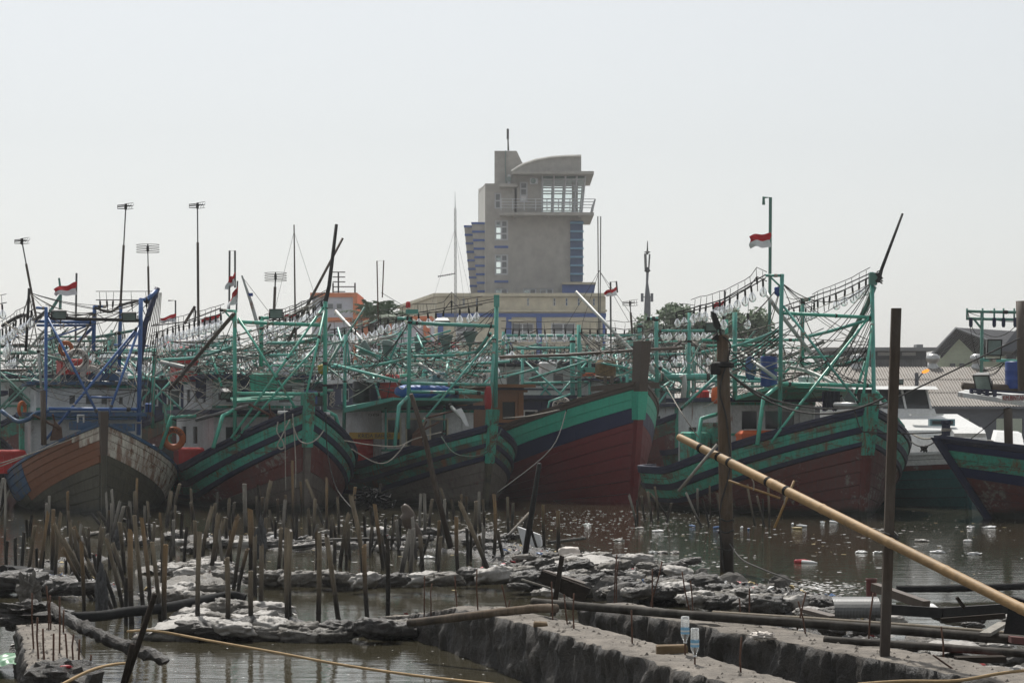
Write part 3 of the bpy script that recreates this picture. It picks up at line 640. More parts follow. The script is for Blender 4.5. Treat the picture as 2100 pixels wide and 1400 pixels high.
# ------------------------------------------------------------------ fishing boats
def lerp(a, b, f): return a+(b-a)*f
_c = MB().lathe([(.007, .24), (.007, .0), (.024, -.002), (.028, -.05), (.028, -.15), (.02, -.18)], (0, 0, 0), 8)
_c.tube([(0, 0, -.18), (0, 0, -.36)], .012, 5)
SOCKET = _c.mesh('lamp', 'black_iron')
BULB = MB().lathe([(.028, -.165), (.04, -.19), (.075, -.24), (.098, -.30), (.10, -.34), (.085, -.39), (.05, -.425), (.008, -.437)], (0, 0, 0), 14).mesh('bulb', 'bulb_glass', smooth=True)
class Boat(Thing):
    def __init__(s, label, stem_px, d0, th, L, B, zs, zm, us, rake, group=None, name='fishing_boat'):
        s.X0 = (stem_px-1050)/F*d0; s.d0 = d0; s.th = R(th); s.L = L; s.B = B; s.zs = zs; s.zm = zm; s.us = us; s.rake = rake
        super().__init__(name, (s.X0, d0+1, 0), label, 'boat', group)
        s.ex = Vector((math.cos(s.th), math.sin(s.th), 0)); s.eu = Vector((-math.sin(s.th), math.cos(s.th), 0))
        s.rnd = random.Random(int(stem_px)); s.rise = .45 if L > 10 else .0; s.full = 5.2 if L > 10 else 4.6
    def loc(s, u, x, z): return Vector((s.X0, s.d0, 0))+s.eu*u+s.ex*x+EZ*z
    def zr(s, u):
        return s.zm+(s.zs-s.zm)*max(0, 1-u/s.us)**1.45+s.rise*max(0, (u-.62*s.L)/(.38*s.L))**2
    def hp(s, t, drop=None, q=None, D1=0):
        "point of the hull side: (u, half breadth, z) at length fraction t; drop metres below the rail or q of the way from D1 to the keel"
        ut = s.L*(t**1.25); zr = s.zr(ut)
        z = zr-drop if q is None else lerp(zr-D1, -.5, q)
        z0 = s.zs-drop if q is None else lerp(s.zs-D1, -.5, q)
        f = (zr-z)/(zr+.5); f0 = (s.zs-z0)/(s.zs+.5)
        off = s.rake*(1-z0/s.zs)
        st = 1-.42*max(0, (ut-.72*s.L)/(.28*s.L))**2
        bd = s.B*(1-(1-min(1, ut/s.full))**2.3)*st; bb = .66*s.B*(1-(1-min(1, ut/6.5))**1.5)*st
        return ut+off*(1-t)**3, .10+lerp(bd, bb, f**1.7), z
    def hull(s, strakes, bottom, stem=(('stem_worn', 0, 1.0), ('red_bottom', 1.0, 9)), stem_up=.35, sw=.17, rail='navy_plank', nt=26, deck=.55):
        D1 = strakes[-1][1]; ts = [i/nt for i in range(nt+1)]
        # inner shell, deck and transom
        sh = MB(); rows = [('d', d) for d in (0.0, D1*.5, D1)]+[('q', q) for q in (.25, .5, .75, 1)]
        def pt(t, r, sd, ins=.05):
            u, h, z = s.hp(t, r[1]) if r[0] == 'd' else s.hp(t, None, r[1], D1); return s.loc(u, sd*max(.02, h-ins), z)
        for sd in (-1, 1):
            v = [pt(t, r, sd) for t in ts for r in rows]; k = len(rows)
            f = [(i*k+j, i*k+j+1, (i+1)*k+j+1, (i+1)*k+j) for i in range(nt) for j in range(k-1)]; sh.add(v, f)
        sh.add([pt(1, r, -1) for r in rows]+[pt(1, r, 1) for r in rows], [(j, j+1, j+1+len(rows), j+len(rows)) for j in range(len(rows)-1)])
        hull_o = s.part('hull', sh, 'dark_inside')
        dk = MB(); v = []
        for t in ts:
            u, h, z = s.hp(t, deck); v += [s.loc(u+.1, -max(.02, h-.08), z), s.loc(u+.1, max(.02, h-.08), z)]
        dk.add(v, [(2*i, 2*i+1, 2*i+3, 2*i+2) for i in range(nt)]); s.part('deck', dk, 'deck')
        # planks, each strake of each side a piece of its own
        def plank(e0, e1, sd, mat, proud, t0=0.0, t1=1.0):
            n = max(4, int(nt*(t1-t0))); v = []
            for i in range(n+1):
                t = t0+(t1-t0)*i/n; pts = []
                for (e, dl) in ((e0, -.06), (e0, proud), (e1, proud), (e1, -.06)):
                    u, h, z = s.hp(t, e) if not isinstance(e, tuple) else s.hp(t, None, e[1], D1); pts.append(s.loc(u, sd*max(.01, h+dl), z))
                v += pts
            f = [(i*4+j, i*4+j+1, i*4+j+5, i*4+j+4) for i in range(n) for j in range(3)]+[(0, 1, 2, 3), (n*4+3, n*4+2, n*4+1, n*4)]
            s.part('plank', MB().add(v, f), mat, hull_o)
        for (a, c, mat, pr, *ex) in strakes:
            for sd in (-1, 1):
                mm = mat if not isinstance(mat, (list, tuple)) else mat[0 if sd < 0 else 1]; e = .006
                if isinstance(mm, (list, tuple)):
                    cuts = [0]+[x[1] for x in mm]
                    for i, x in enumerate(mm): plank(a+e, c-e, sd, x[0], pr+s.rnd.uniform(0, .008), cuts[i]+(.002 if i else 0), cuts[i+1])
                else: plank(a+e, c-e, sd, mm, pr+s.rnd.uniform(0, .01))
        nb = len(bottom)
        for k, mat in enumerate(bottom):
            for sd in (-1, 1): plank(('q', k/nb+.004), ('q', (k+1)/nb-.004), sd, mat, .004+s.rnd.uniform(0, .016))
        # cap rail
        for sd in (-1, 1):
            v = []
            for t in ts:
                u, h, z = s.hp(t, 0)
                for (dx, dz) in ((-.10, -.01), (.07, -.01), (.07, .07), (-.10, .07)): v.append(s.loc(u-.02, sd*max(.0, h+dx), z+dz))
            f = [(i*4+j, i*4+(j+1) % 4, i*4+4+(j+1) % 4, i*4+4+j) for i in range(nt) for j in range(4)]+[(3, 2, 1, 0), (nt*4, nt*4+1, nt*4+2, nt*4+3)]
            s.part('rail', MB().add(v, f), rail)
        # stem post in pieces of different paint
        for (mat, a, c) in stem:
            c = min(c, s.zs+.5); z0, z1 = s.zs-a, s.zs-c
            if a == 0: z0 += stem_up
            g = lambda z: s.rake*(1-z/s.zs)
            kw = 1.0 if a <= .25 else .62
            b_ = MB(); b_.add([s.loc(g(z)+du*(1 if kw == 1 else .7), x*kw, z) for z, tw in ((z0, 1.0), (z1, .8)) for (du, x) in ((-.24, -sw*.72*tw), (-.24, sw*.72*tw), (.16, sw*tw), (.16, -sw*tw))],
                               [(0, 1, 2, 3), (7, 6, 5, 4), (0, 4, 5, 1), (1, 5, 6, 2), (2, 6, 7, 3), (3, 7, 4, 0)]); s.part('stem_post', b_, mat)
        return hull_o
    def ppt(s, p): return P(p[0], p[1], s.d0+p[2])
    def pipe(s, pts, r=.05, mat='green_pipe', name='pipe', curve=False, n=8):
        q = [s.ppt(p) for p in pts]; q = smoothpts(q, 5) if curve else q
        if name == 'pipe' and not isinstance(r, list): r = r*.8 if r < .05 else r*.9
        b_ = MB().tube(q, r, n); mats = mat
        if len(pts) == 2 and not isinstance(r, list) and r > .03 and mat.endswith('_pipe'):   # rope and wire lashings round the tube
            mats = [mat, 'rope_dark', 'rope']
            for k in range(s.rnd.choice([1, 2, 3])):
                f = s.rnd.choice([s.rnd.uniform(.02, .1), s.rnd.uniform(.9, .98), s.rnd.uniform(.2, .8)]); ax = (q[1]-q[0]).normalized(); h = s.rnd.uniform(.02, .06); c = q[0].lerp(q[1], f)
                b_.tube([c-ax*h, c-ax*h*.5, c+ax*h*.5, c+ax*h], [r*1.12, r*1.3, r*1.25, r*1.1], 7, True, s.rnd.choice([1, 1, 2]))
        return s.part(name, b_, mats, None, True)
    def rope(s, a, c, sg=.15, r=.012, mat='rope', name='rope', n=10):
        return s.part(name, MB().tube(sag(s.ppt(a), s.ppt(c), sg, n), r, 5), mat, None, True)
    def lamps(s, pts, dd=1.0, lit=None, size=1.0, wire=True, mat='rope_dark', base=.38):
        "bulbs at pixel positions (centre of the glass), hung in sockets from a wire"
        q = []
        for k, p in enumerate(pts):
            d_ = s.d0+(p[2] if len(p) > 2 else dd); c = P(p[0], p[1], d_)+EZ*.32*size; q.append(c)
            l = link('lamp', SOCKET, s.o); l.location = c-s.org; l.scale = (size,)*3; l.rotation_euler = (s.rnd.uniform(-.1, .1), s.rnd.uniform(-.12, .12), 0)
            if not (lit and k in lit):
                g = link('bulb', BULB, l)
        if wire and len(q) > 1:
            q = [q[0]+(q[0]-q[1])*.6]+q+[q[-1]+(q[-1]-q[-2])*.6]
            s.part('lamp_wire', MB().tube([p+EZ*.02 for p in q], .014, 5), mat, None, True); s.part('lamp_wire', MB().tube([p+EZ*.26 for p in q], .010, 5), mat, None, True)
    def string(s, a, c, n, size=1.0, sg=0.0, d0=1.0, d1=1.0, skip=()):
        pts = []
        for k in range(n):
            f = k/(n-1); pts.append((lerp(a[0], c[0], f)+s.rnd.uniform(-1.5, 1.5), lerp(a[1], c[1], f)+sg*4*f*(1-f)+s.rnd.uniform(-1.5, 1.5), lerp(d0, d1, f)))
        s.lamps(pts, size=size, lit=skip)
    def mess(s, nodes, n, smax=.5, mats=('rope', 'rope_dark', 'rope_dark'), r=(.007, .014)):
        "slack lines and cables strung between points of the rig"
        for k in range(n):
            a, c = s.rnd.sample(nodes, 2); s.rope(a, c, s.rnd.uniform(.05, smax), s.rnd.uniform(*r), s.rnd.choice(mats), 'rope', 8)
    def clutter(s, x0, x1, y0, y1, n, mats=('teal_pipe', 'teal_pipe', 'faded_pipe', 'pale_pipe', 'bare_wood', 'green_pipe')):
        "spare poles, stays and net frames stowed on the cabin roof"
        for k in range(n):
            a = s.rnd.uniform(x0, x1); yy = s.rnd.uniform(y0, y1); l = s.rnd.uniform(30, 120); dy = s.rnd.choice([s.rnd.uniform(-8, 8), s.rnd.uniform(-60, 60), s.rnd.uniform(-30, 30)]); dd = s.rnd.uniform(3, 8)
            s.pipe([(a, yy, dd), (a+l, yy+dy, dd+s.rnd.uniform(-1, 1))], s.rnd.uniform(.02, .045), s.rnd.choice(mats), 'spar')
        for k in range(n*2):
            a = s.rnd.uniform(x0, x1); yy = s.rnd.uniform(y0, y1); dd = s.rnd.uniform(2, 7)
            s.rope((a, yy-20, dd), (a+s.rnd.uniform(-90, 90), yy+s.rnd.uniform(0, 60), dd), s.rnd.uniform(.05, .4), s.rnd.uniform(.008, .016), s.rnd.choice(['rope', 'rope', 'rope_dark']), n=6)
    def lbox(s, u0, u1, x0, x1, z0, z1, mat, name, parent=None):
        return s.part(name, MB().box(s.loc((u0+u1)/2, (x0+x1)/2, (z0+z1)/2), (x1-x0, u1-u0, z1-z0), (s.ex, s.eu, EZ)), mat, parent)
    def cabin(s, u0, u1, x0, x1, z0, z1, wall, roof, front, side, over=.5, fr='white_wall', rth=.12):
        "deck house with real window openings in front and on the left side"
        ef = -s.eu; w = x1-x0; h = z1-z0; o = s.loc(u0, x0, z0)
        fw = s.part('cabin_wall', wall_open(o, s.ex, EZ, ef, w, h, front, .07), wall)
        for f in front: window(s, o, s.ex, EZ, ef, f, .05, fr, 'dark_pane', 1, 1, .03)
        o2 = s.loc(u1, x0, z0); el = -s.ex
        s.part('cabin_wall', wall_open(o2, -s.eu, EZ, el, u1-u0, h, side, .07), wall)
        for f in side: window(s, o2, -s.eu, EZ, el, f, .05, fr, 'dark_pane', 1, 1, .03)
        cut = sorted({0.0, w} | {x for f in front for x in f[:2]}); up = 'green_plank' if wall == 'white_wall' else 'navy_plank'
        for k in range(int(w/.42)+1):       # cover battens and trim boards
            x = .03+k*.42
            if all(not (f[0]-.06 < x < f[1]+.06) for f in front) and x < w: s.lbox(u0-.025, u0, x0+x-.02, x0+x+.02, z0, z1-.01, wall, 'batten')
        zf = min([f[2] for f in front] or [h*.5])
        s.lbox(u0-.04, u0-.002, x0, x1, z0+zf-.12, z0+zf-.05, up, 'trim_board'); s.lbox(u0-.04, u0-.002, x0, x1, z1-.09, z1-.01, up, 'trim_board')
        s.lbox(u0+.08, u1, x1-.07, x1, z0, z1, wall, 'cabin_wall'); s.lbox(u1-.07, u1-.002, x0+.08, x1-.08, z0, z1, wall, 'cabin_wall')
        s.lbox(u0-over, u1+.3, x0-.25, x1+.25, z1, z1+rth, roof, 'cabin_roof')
def coil(c, r, n, tr, mat, label, group=None, ax=EZ):
    bb = MB(); a = ax.orthogonal().normalized(); e = ax.cross(a); rr = random.Random(int(c.x*977))
    pts = [c+(a*math.cos(i*.5)+e*math.sin(i*.5))*r*rr.uniform(.75, 1.1)+ax*(.02*i/6+rr.uniform(-.02, .02)) for i in range(n)]
    return single('rope_coil', bb.tube(pts, tr, 5), mat, label, 'rope', group, c, True)
def ring(px, py, d, rp, mat, label, txt=None, yaw=0.0, tilt=0.0):
    "life ring standing on edge, with lettering round its face"
    c = P(px, py, d); ro = rp*d/F; rt = ro*.27; rm = ro-rt; T_ = Thing('life_ring', c-EZ*ro, label, 'life ring', 'life rings on the boats')
    ex = Vector((math.cos(yaw), math.sin(yaw), 0)); ez = (EZ+ex.cross(EZ)*tilt).normalized(); en = ex.cross(ez)
    n = 40; v = []; f = []; k = 10
    for i in range(n):
        a = 2*math.pi*i/n; rad = ex*math.cos(a)+ez*math.sin(a)
        for j in range(k):
            q = 2*math.pi*j/k; v.append(c+rad*(rm+rt*math.cos(q))+en*rt*.75*math.sin(q))
    for i in range(n):
        for j in range(k): f.append((i*k+j, i*k+(j+1) % k, ((i+1) % n)*k+(j+1) % k, ((i+1) % n)*k+j))
    body = T_.part('body', MB().add(v, f), mat, None, True)
    if txt:
        span = min(6.0, len(txt)*.27)
        for i, ch in enumerate(txt):
            if ch == ' ': continue
            a = math.pi/2+span/2-span*(i+.5)/len(txt); rad = ex*math.cos(a)+ez*math.sin(a); tg = ex*math.sin(a)-ez*math.cos(a)
            hh = rt*1.1; T_.part('lettering', text_mb(ch, c+rad*(rm-hh/2)-tg*hh*.32+en*(rt*.76), tg, rad, hh, hh*.62), 'letter_dark', body)
    return T_
def barrel(px, py, d, wp, hp, mat, label, lid=None, cat='barrel', tilt=0.0):
    "plastic drum, (px,py) is the middle of its foot"
    k = d/F; r = wp*k/2; h = hp*k; c = P(px, py, d); T_ = Thing('barrel', c, label, cat, 'drums and barrels on the boats')
    prof = [(r*.93, 0), (r, h*.04), (r*.98, h*.3), (r*1.03, h*.33), (r*.98, h*.36), (r*.98, h*.62), (r*1.03, h*.65), (r*.98, h*.68), (r*.99, h*.94), (r*.92, h), (r*.85, h), (r*.84, h*.96), (.02, h*.96)]
    T_.part('body', MB().lathe(prof, c, 20, EZ+EX*tilt), mat, None, True)
    if lid: T_.part('lid', MB().lathe([(r*.8, h*.965), (r*1.08, h*1.0), (r*1.08, h*1.06), (r*.9, h*1.09), (.02, h*1.1)], c, 20, EZ+EX*tilt), lid)
    return T_
def crate(px0, py0, px1, py1, d, depth, mat, label, name='crate', cat='crate', yaw=.35, bevel=.04, group='boxes on the boats'):
    k = d/F; w = (px1-px0)*k; h = (py1-py0)*k; c = P((px0+px1)/2, py1, d); T_ = Thing(name, c, label, cat, group)
    ex = Vector((math.cos(yaw), math.sin(yaw), 0)); ey = EZ.cross(ex); ws = w/(abs(math.cos(yaw))+depth/w*abs(math.sin(yaw))*.6)
    bb = MB(); e = min(bevel, h*.2)
    for (za, zb, ins) in ((0, h-e, 0), (h-e, h, e)):
        v = []
        for z, i_ in ((za, 0), (zb, ins)):
            for sx, sy in ((-1, -1), (1, -1), (1, 1), (-1, 1)): v.append(c+ex*sx*(ws/2-i_)+ey*sy*(depth/2-i_)+EZ*z)
        bb.add(v, [(0, 1, 5, 4), (1, 2, 6, 5), (2, 3, 7, 6), (3, 0, 4, 7)]+([(4, 5, 6, 7)] if ins else [(3, 2, 1, 0)]))
    T_.part('body', bb, mat); rim = MB()
    rim.box(c+EZ*(h*.82), (ws+.05, depth+.05, h*.07), (ex, ey, EZ)); T_.part('rim', rim, mat)
    for k_ in range(3): T_.part('rib', MB().box(c+ex*(ws*(k_-1)*.3)-ey*(depth/2+.012)+EZ*h*.4, (.05, .03, h*.7), (ex, ey, EZ)), mat)
    return T_
def floodlight(px, py, d, wp, hp, label, tilt=.3, yaw=0.0, grp='floodlights'):
    k = d/F; w = wp*k; h = hp*k; c = P(px, py, d); T_ = Thing('floodlight', c-EZ*h*.5, label, 'floodlight', grp)
    ex = Vector((math.cos(yaw), math.sin(yaw), 0)); en = (ex.cross(EZ)-EZ*tilt).normalized(); ez = en.cross(ex)*-1; ez = ez if ez.z > 0 else -ez
    f = [c+ex*x*w/2+ez*z*h/2+en*.10 for x, z in ((-1, -1), (1, -1), (1, 1), (-1, 1))]; g = [c+ex*x*w*.36+ez*z*h*.32-en*.12 for x, z in ((-1, -1), (1, -1), (1, 1), (-1, 1))]
    hs_ = T_.part('housing', MB().add(f+g, [(0, 1, 5, 4), (1, 2, 6, 5), (2, 3, 7, 6), (3, 0, 4, 7), (7, 6, 5, 4)]), 'grey_metal')
    T_.part('glass', MB().box(c+en*.10, (w*.9, .01, h*.86), (ex, en, ez)), 'shade_grey', hs_)
    bz = MB()
    for sx in (-1, 1): bz.box(c+ex*sx*w*.475+en*.11, (w*.05, .03, h), (ex, en, ez)); bz.box(c+ez*sx*h*.47+en*.11, (w*.9, .03, h*.06), (ex, en, ez))
    T_.part('bezel', bz, 'black_iron', hs_)
    T_.part('bracket', MB().tube([c-ex*w*.53, c-ex*w*.53-EZ*h*.7, c+ex*w*.53-EZ*h*.7, c+ex*w*.53], .018, 5), 'black_iron')
    return T_
def aerial(px, py, pb, yb, d, style, label, r=.04, w=34):
    "television aerial on a pole: style 0 = box yagi, 1 = looped dipoles"
    top = P(px, py, d); bot = P(pb, yb, d); T_ = Thing('television_aerial', bot, label, 'aerial', 'television aerials on poles'); k = d/F
    mid = bot.lerp(top, .72)
    T_.part('pole', MB().tube([bot, mid], r, 7), 'bare_wood'); T_.part('upper_pole', MB().tube([mid-(mid-bot).normalized()*.2, top], r*.55, 6), 'grey_metal')
    c = top; h_ = T_.part('head', MB().box(c, (.07, .07, .16)), 'black_iron'); q = lambda x, z, y=0: c+Vector((x*k, y*k, z*k))
    if style == 0:
        T_.part('boom', MB().tube([q(-w*.5, 0), q(w*.35, 2)], .018, 5), 'black_iron')
        T_.part('loop', MB().tube([q(-w*.1, 4), q(-w*.5, 3), q(-w*.5, -4), q(-w*.1, -4)], .014, 5), 'black_iron')
        for i, x in enumerate((-2, 3, 8, 13)):
            T_.part('element', MB().tube([q(x, -6+i*.5, -14), q(x+1, 7, 14)], .007, 4), 'black_iron')
        for z in (-6, 0, 6): T_.part('reflector', MB().tube([q(-2, z, 3), q(16, z+2, -3)], .007, 4), 'black_iron')
    else:
        for z in (-7, -2, 3, 8):
            n = 14; pts = [q(math.cos(a)*w*.5*(1 if abs(math.cos(a)) < .9 else 1), z+math.sin(a)*1.8) for a in [2*math.pi*i/n for i in range(n+1)]]
            T_.part('dipole', MB().tube(pts, .009, 4, False), 'grey_metal')
        T_.part('boom', MB().tube([q(0, -9), q(0, 10)], .022, 5), 'black_iron')
    return T_
def flag(pole, corners, d, label, r=.03, hook=True, mat='grey_metal', lean=0.0):
    "red over white flag on a pole; corners = top hoist, top fly, bottom fly, bottom hoist in photo pixels"
    bot = P(*pole[0], d); T_ = Thing('flag', bot, label, 'flag', 'red and white flags on the boats')
    T_.part('pole', MB().tube([P(*p, d) for p in pole], r, 7), mat)
    a, b_, c, e = [P(*p, d-.05) for p in corners]; n = 12; m_ = 6; rr = random.Random(int(corners[0][0])); ph = rr.uniform(0, 6)
    for (f0, f1, mt, nm) in ((0, .5, 'flag_red', 'red_stripe'), (.5, 1, 'flag_white', 'white_stripe')):
        v = []
        for i in range(n+1):
            for j in range(m_+1):
                u = i/n; w_ = lerp(f0, f1, j/m_); p = a.lerp(b_, u).lerp(e.lerp(c, u), w_)
                wv = u**.7; v.append(p+Vector((.02*math.sin(9*w_+u*5), .13*wv*math.sin(u*7.5+ph+w_*2.2), .035*wv*math.sin(u*9+ph*2))))
        f = [(i*(m_+1)+j, i*(m_+1)+j+1, (i+1)*(m_+1)+j+1, (i+1)*(m_+1)+j) for i in range(n) for j in range(m_)]
        T_.part(nm, MB().add(v, f), mt, None, True)
    return T_
RED6 = ['red_bottom']*2+['grey_bottom']*4
STD = [(0, .13, 'navy_plank', .05), (.13, .27, 'green_plank', .0), (.27, .41, 'green_plank', .0), (.41, .57, 'navy_plank', .05), (.57, .80, 'green_plank', .0), (.80, .92, 'navy_plank', .05)]
G_ = 'moored fishing boats'
# ---- blue boat with the patched bow
B = Boat('blue and white fishing boat with brown patched planks and rust-streaked white bow', 213, 58.6, 14, 13, 2.22, 2.30, .95, 4.8, .18, G_)
brL = [('brown_plank', .30), ('blue_plank', 1.0)]
B.hull([(0, .16, [[('white_peel', .10), ('brown_plank', .30), ('blue_plank', 1)], 'white_peel'], .03), (.16, .36, [[('white_peel', .08), ('brown_plank', .30), ('blue_plank', 1)], 'white_peel'], .01), (.36, .56, [brL, 'white_peel'], .0), (.56, .76, [brL, 'white_peel'], .0), (.76, .95, [[('brown_plank', .33), ('olive_bottom', 1)], 'olive_bottom'], .01)],
       ['olive_bottom']*6, (('bare_wood', 0, .75), ('olive_bottom', .75, 9)), .38, .14, 'blue_plank')
bp = 'blue_pipe'
for pts, r in (([(94.6, 631, .6), (94, 800, .6), (90, 905, .6)], .05), ([(74, 631, .6), (97, 632, .6)], .045), ([(289, 613, 1.6), (284, 892, 1.6)], .065), ([(287, 614, 1.6), (304, 614, 1.8)], .05),
               ([(72, 659, 3), (190, 661, 3)], .05), ([(75, 667, 3.4), (190, 667, 3.4)], .045), ([(194, 627, 3.5), (191.6, 720, 3.5)], .06), ([(192, 628, 3.5), (215, 629, 3.6)], .04), ([(248, 622, 4), (244, 762, 4)], .055),
               ([(96, 648, .6), (203, 853, .2)], .045), ([(285, 668, 1.6), (85, 912, .8)], .045), ([(287, 668, 1.5), (222, 850, .1)], .045), ([(186, 814, .3), (231, 815, .5)], .035),
               ([(100, 838, .7), (281, 839, 1.5)], .05), ([(298, 618, 1.8), (323, 594, 2.2)], .07), ([(160, 700, 5), (190, 672, 3.5)], .05), ([(205, 780, 3), (290, 668, 1.7)], .03)):
    B.pipe(pts, r, bp)
B.pipe([(100, 652, .7), (285, 657, 1.6)], .045, 'black_iron', 'crossbar'); B.pipe([(323, 590, 2.2), (298, 664, 2.0), (284, 760, 2.2)], .075, 'navy_wall', 'boom')
B.pipe([(60, 591, 2), (53, 720, 2)], .04, 'black_iron', 'pole'); B.pipe([(78, 715, .9), (85, 798, .9)], .035, 'pale_pipe', 'pole'); B.pipe([(88, 800, .55), (90, 912, .55)], .075, 'bare_wood', 'post')
B.part('beam', MB().box(P(200, 849.5, 58.6+1.2), (2.62, .16, .09)), 'blue_plank'); B.part('beam', MB().box(P(185, 773, 63.5), (1.6, .12, .2)), 'blue_plank')
B.part('beam', MB().box(P(200, 858, 58.6+1.8), (2.4, .10, .06)), 'blue_plank')
zc = P(0, 838, 62).z
B.cabin(3.4, 8.5, -1.75, 1.25, .9, 2.55, 'white_wall', 'blue_plank', [(.35, .9, .35, .95), (2.1, 2.6, .3, 1.0)], [(.6, 1.2, .9, 1.4), (2, 2.6, .9, 1.4)], .7)
B.cabin(3.6, 8.0, -1.6, 1.15, 2.68, 3.42, 'white_wall', 'blue_plank', [(.85, 1.1, .16, .5), (1.3, 1.55, .16, .5), (1.72, 1.97, .16, .5), (2.2, 2.4, .16, .46)], [(.6, 1.2, .16, .5), (2, 2.6, .16, .5)], .3, 'white_wall', .09)
B.part('visor', MB().tube(smoothpts([P(3, 842, 60.4), P(33, 863, 60.2), P(56, 860, 60), P(75, 847, 60), P(98, 842, 59.8)]), .06, 6), 'blue_plank', None, True)
B.part('bow_coaming', MB().box(P(182, 872, 59.3), (1.0, .2, .24)), 'blue_plank'); B.part('bow_coaming', MB().box(P(247, 876, 59.8), (.75, .2, .2)), 'blue_plank')
for x in (160, 172): B.part('bollard', MB().tube([P(x, 866, 59.2), P(x, 850, 59.2)], .03, 6), 'steel')
B.part('shackle', MB().tube([P(159, 852, 59.2), P(173, 852, 59.2)], .04, 6), 'steel')
nB = [(94, 640, .6), (289, 620, 1.6), (94, 790, .6), (284, 800, 1.6), (194, 640, 3.5), (248, 640, 4), (320, 600, 2.2), (60, 600, 2), (244, 750, 4), (30, 690, 5), (190, 720, 3.5), (160, 790, 4), (300, 660, 2), (75, 640, 2), (10, 660, 5), (300, 860, 1.8), (40, 780, 3)]
B.mess(nB, 60, .5); B.clutter(20, 260, 690, 790, 14, ('blue_pipe', 'pale_pipe', 'faded_pipe', 'bare_wood'))
for k in range(7): B.rope((318+k*2.2, 600, 2.2), (262+k*8, 830+k*6, 2.2), .03, .012, 'rope_dark' if k % 2 else 'rope', n=4)
B.rope((0, 950, .3), (160, 895, .3), .02, .016); B.rope((0, 956, .35), (120, 905, .3), .02, .014)
B.string((64, 664), (5, 700), 9, 1.05, d0=1.5, d1=7); B.string((5, 646), (-10, 650), 2, d0=6, d1=7)
B.lamps([(100+k*11, 668+(k % 3)*3, 6.2) for k in range(3)], lit=(0, 1, 2))
B.lamps([(x, 640, 4.2) for x in (205, 219, 232, 270, 300)], lit=range(9))
B.part('cable_bundle', MB().tube(smoothpts([P(5, 668, 64), P(45, 646, 63), P(70, 655, 62), P(92, 640, 59.5)]), .05, 6), 'rope_dark')
B.part('cable_bundle', MB().tube(smoothpts([P(195, 630, 62), P(225, 640, 62.5), P(250, 625, 62.6), P(288, 616, 60.2)]), .035, 6), 'rope_dark')
aR = math.radians
# ---- green boat with the coiled mooring ropes on its stem
B2 = Boat('green and navy fishing boat with peeling planks and mooring ropes looped on its bow', 632, 60.2, 20, 14, 2.4, 2.78, 1.12, 4.7, .35, G_)
B2.hull(STD, RED6, (('stem_worn', 0, 1.05), ('grey_bottom', 1.05, 9)), .40, .18)
gp = 'green_pipe'
for pts, r in (([(481.5, 636, .9), (481.5, 903, .9)], .06), ([(453, 636, .9), (484, 638, .9)], .045), ([(667.5, 618, 1.8), (666, 846, 1.8)], .065), ([(487, 660, .9), (664, 667, 1.8)], .055), ([(486, 807, .9), (666, 808, 1.8)], .055),
               ([(489, 652, .85), (612, 846, .3)], .042), ([(667, 632, 1.7), (621, 842, .3)], .042), ([(663, 630, 1.8), (474, 898, .6)], .045), ([(663, 693, 1.8), (486, 898, .8)], .042),
               ([(537, 649, 3.6), (535, 758, 3.6)], .065), ([(531, 652, 3.6), (551, 652, 3.6)], .05), ([(316, 714, 4), (313, 878, 4)], .055), ([(433, 726, 3), (457, 800, 2.5)], .045), ([(460, 637, .9), (480, 660, .9)], .03)): B2.pipe(pts, r, gp)
for pts, r in (([(480, 840, .9), (457, 852, .6), (437, 918, .2)], .055), ([(668, 842, 1.8), (688, 852, 2), (704, 906, 2.2)], .055), ([(402, 853, 2.5), (351, 855, 2.2), (329, 920, 2)], .055), ([(663, 690, 1.8), (610, 702, 2.2), (549, 703, 3.5)], .045), ([(318, 738, 4), (400, 733, 3), (477, 711, 1)], .045)):
    B2.pipe(pts, r, gp if r > .05 else 'teal_pipe', 'bent_pipe', r < .05)
B2.pipe([(348, 798, 3.2), (480, 643, .8)], .055, 'bare_wood', 'boom'); B2.pipe([(402, 861, 1.5), (507, 832, .7)], .05, 'grey_metal', 'exhaust_pipe'); B2.pipe([(330, 742, 3.4), (408, 760, 2.8)], .06, 'pale_pipe', 'roller_pole')
B2.pipe([(667, 622, 1.8), (675, 586, 1.9), (690, 460, 2)], [.06, .055, .045], 'black_iron', 'mast'); B2.pipe([(590, 702, 4), (703, 488, 4)], [.045, .035], 'bare_wood', 'bamboo_boom')
B2.pipe([(570, 847, .25), (676, 850, .75)], .07, 'steel', 'bow_roller'); B2.part('bow_beam', MB().box(P(622, 858, 60.9), (1.45, .18, .14), (Vector((.94, .34, 0)), Vector((-.34, .94, 0)), EZ)), 'navy_plank')
for x in (583, 597, 657): B2.part('pin', MB().tube([P(x, 848, 60.7), P(x, 833, 60.7)], .018, 5), 'steel')
B2.cabin(4.6, 9.8, -1.55, 1.3, 1.0, 2.62, 'white_wall', 'navy_plank', [(.3, .85, .7, 1.3), (1.1, 1.9, .7, 1.3), (2.2, 2.6, .7, 1.3)], [(.8, 1.5, .7, 1.3), (2.4, 3.1, .7, 1.3)], .6)
B2.cabin(5.0, 9.0, -1.5, 1.2, 2.76, 3.62, 'white_wall', 'navy_wall', [(.35, .75, .15, .7), (1.0, 1.5, .15, .7), (1.9, 2.4, .15, .7)], [(.5, 1.0, .15, .65), (1.6, 2.1, .15, .65), (2.7, 3.2, .15, .65)], .4)
for (px, u) in ((412, 0), (455, 0), (500, 0), (545, 0)): B2.part('navy_panel', MB().box(P(px, 795, 64.6), (.3, .05, .62)), 'navy_wall')
B2.part('awning', MB().prism([P(478, 826, 61.3), P(600, 818, 62.2), P(606, 812, 64.5), P(470, 818, 64.4)], (0, 0, .06)), 'green_plank')
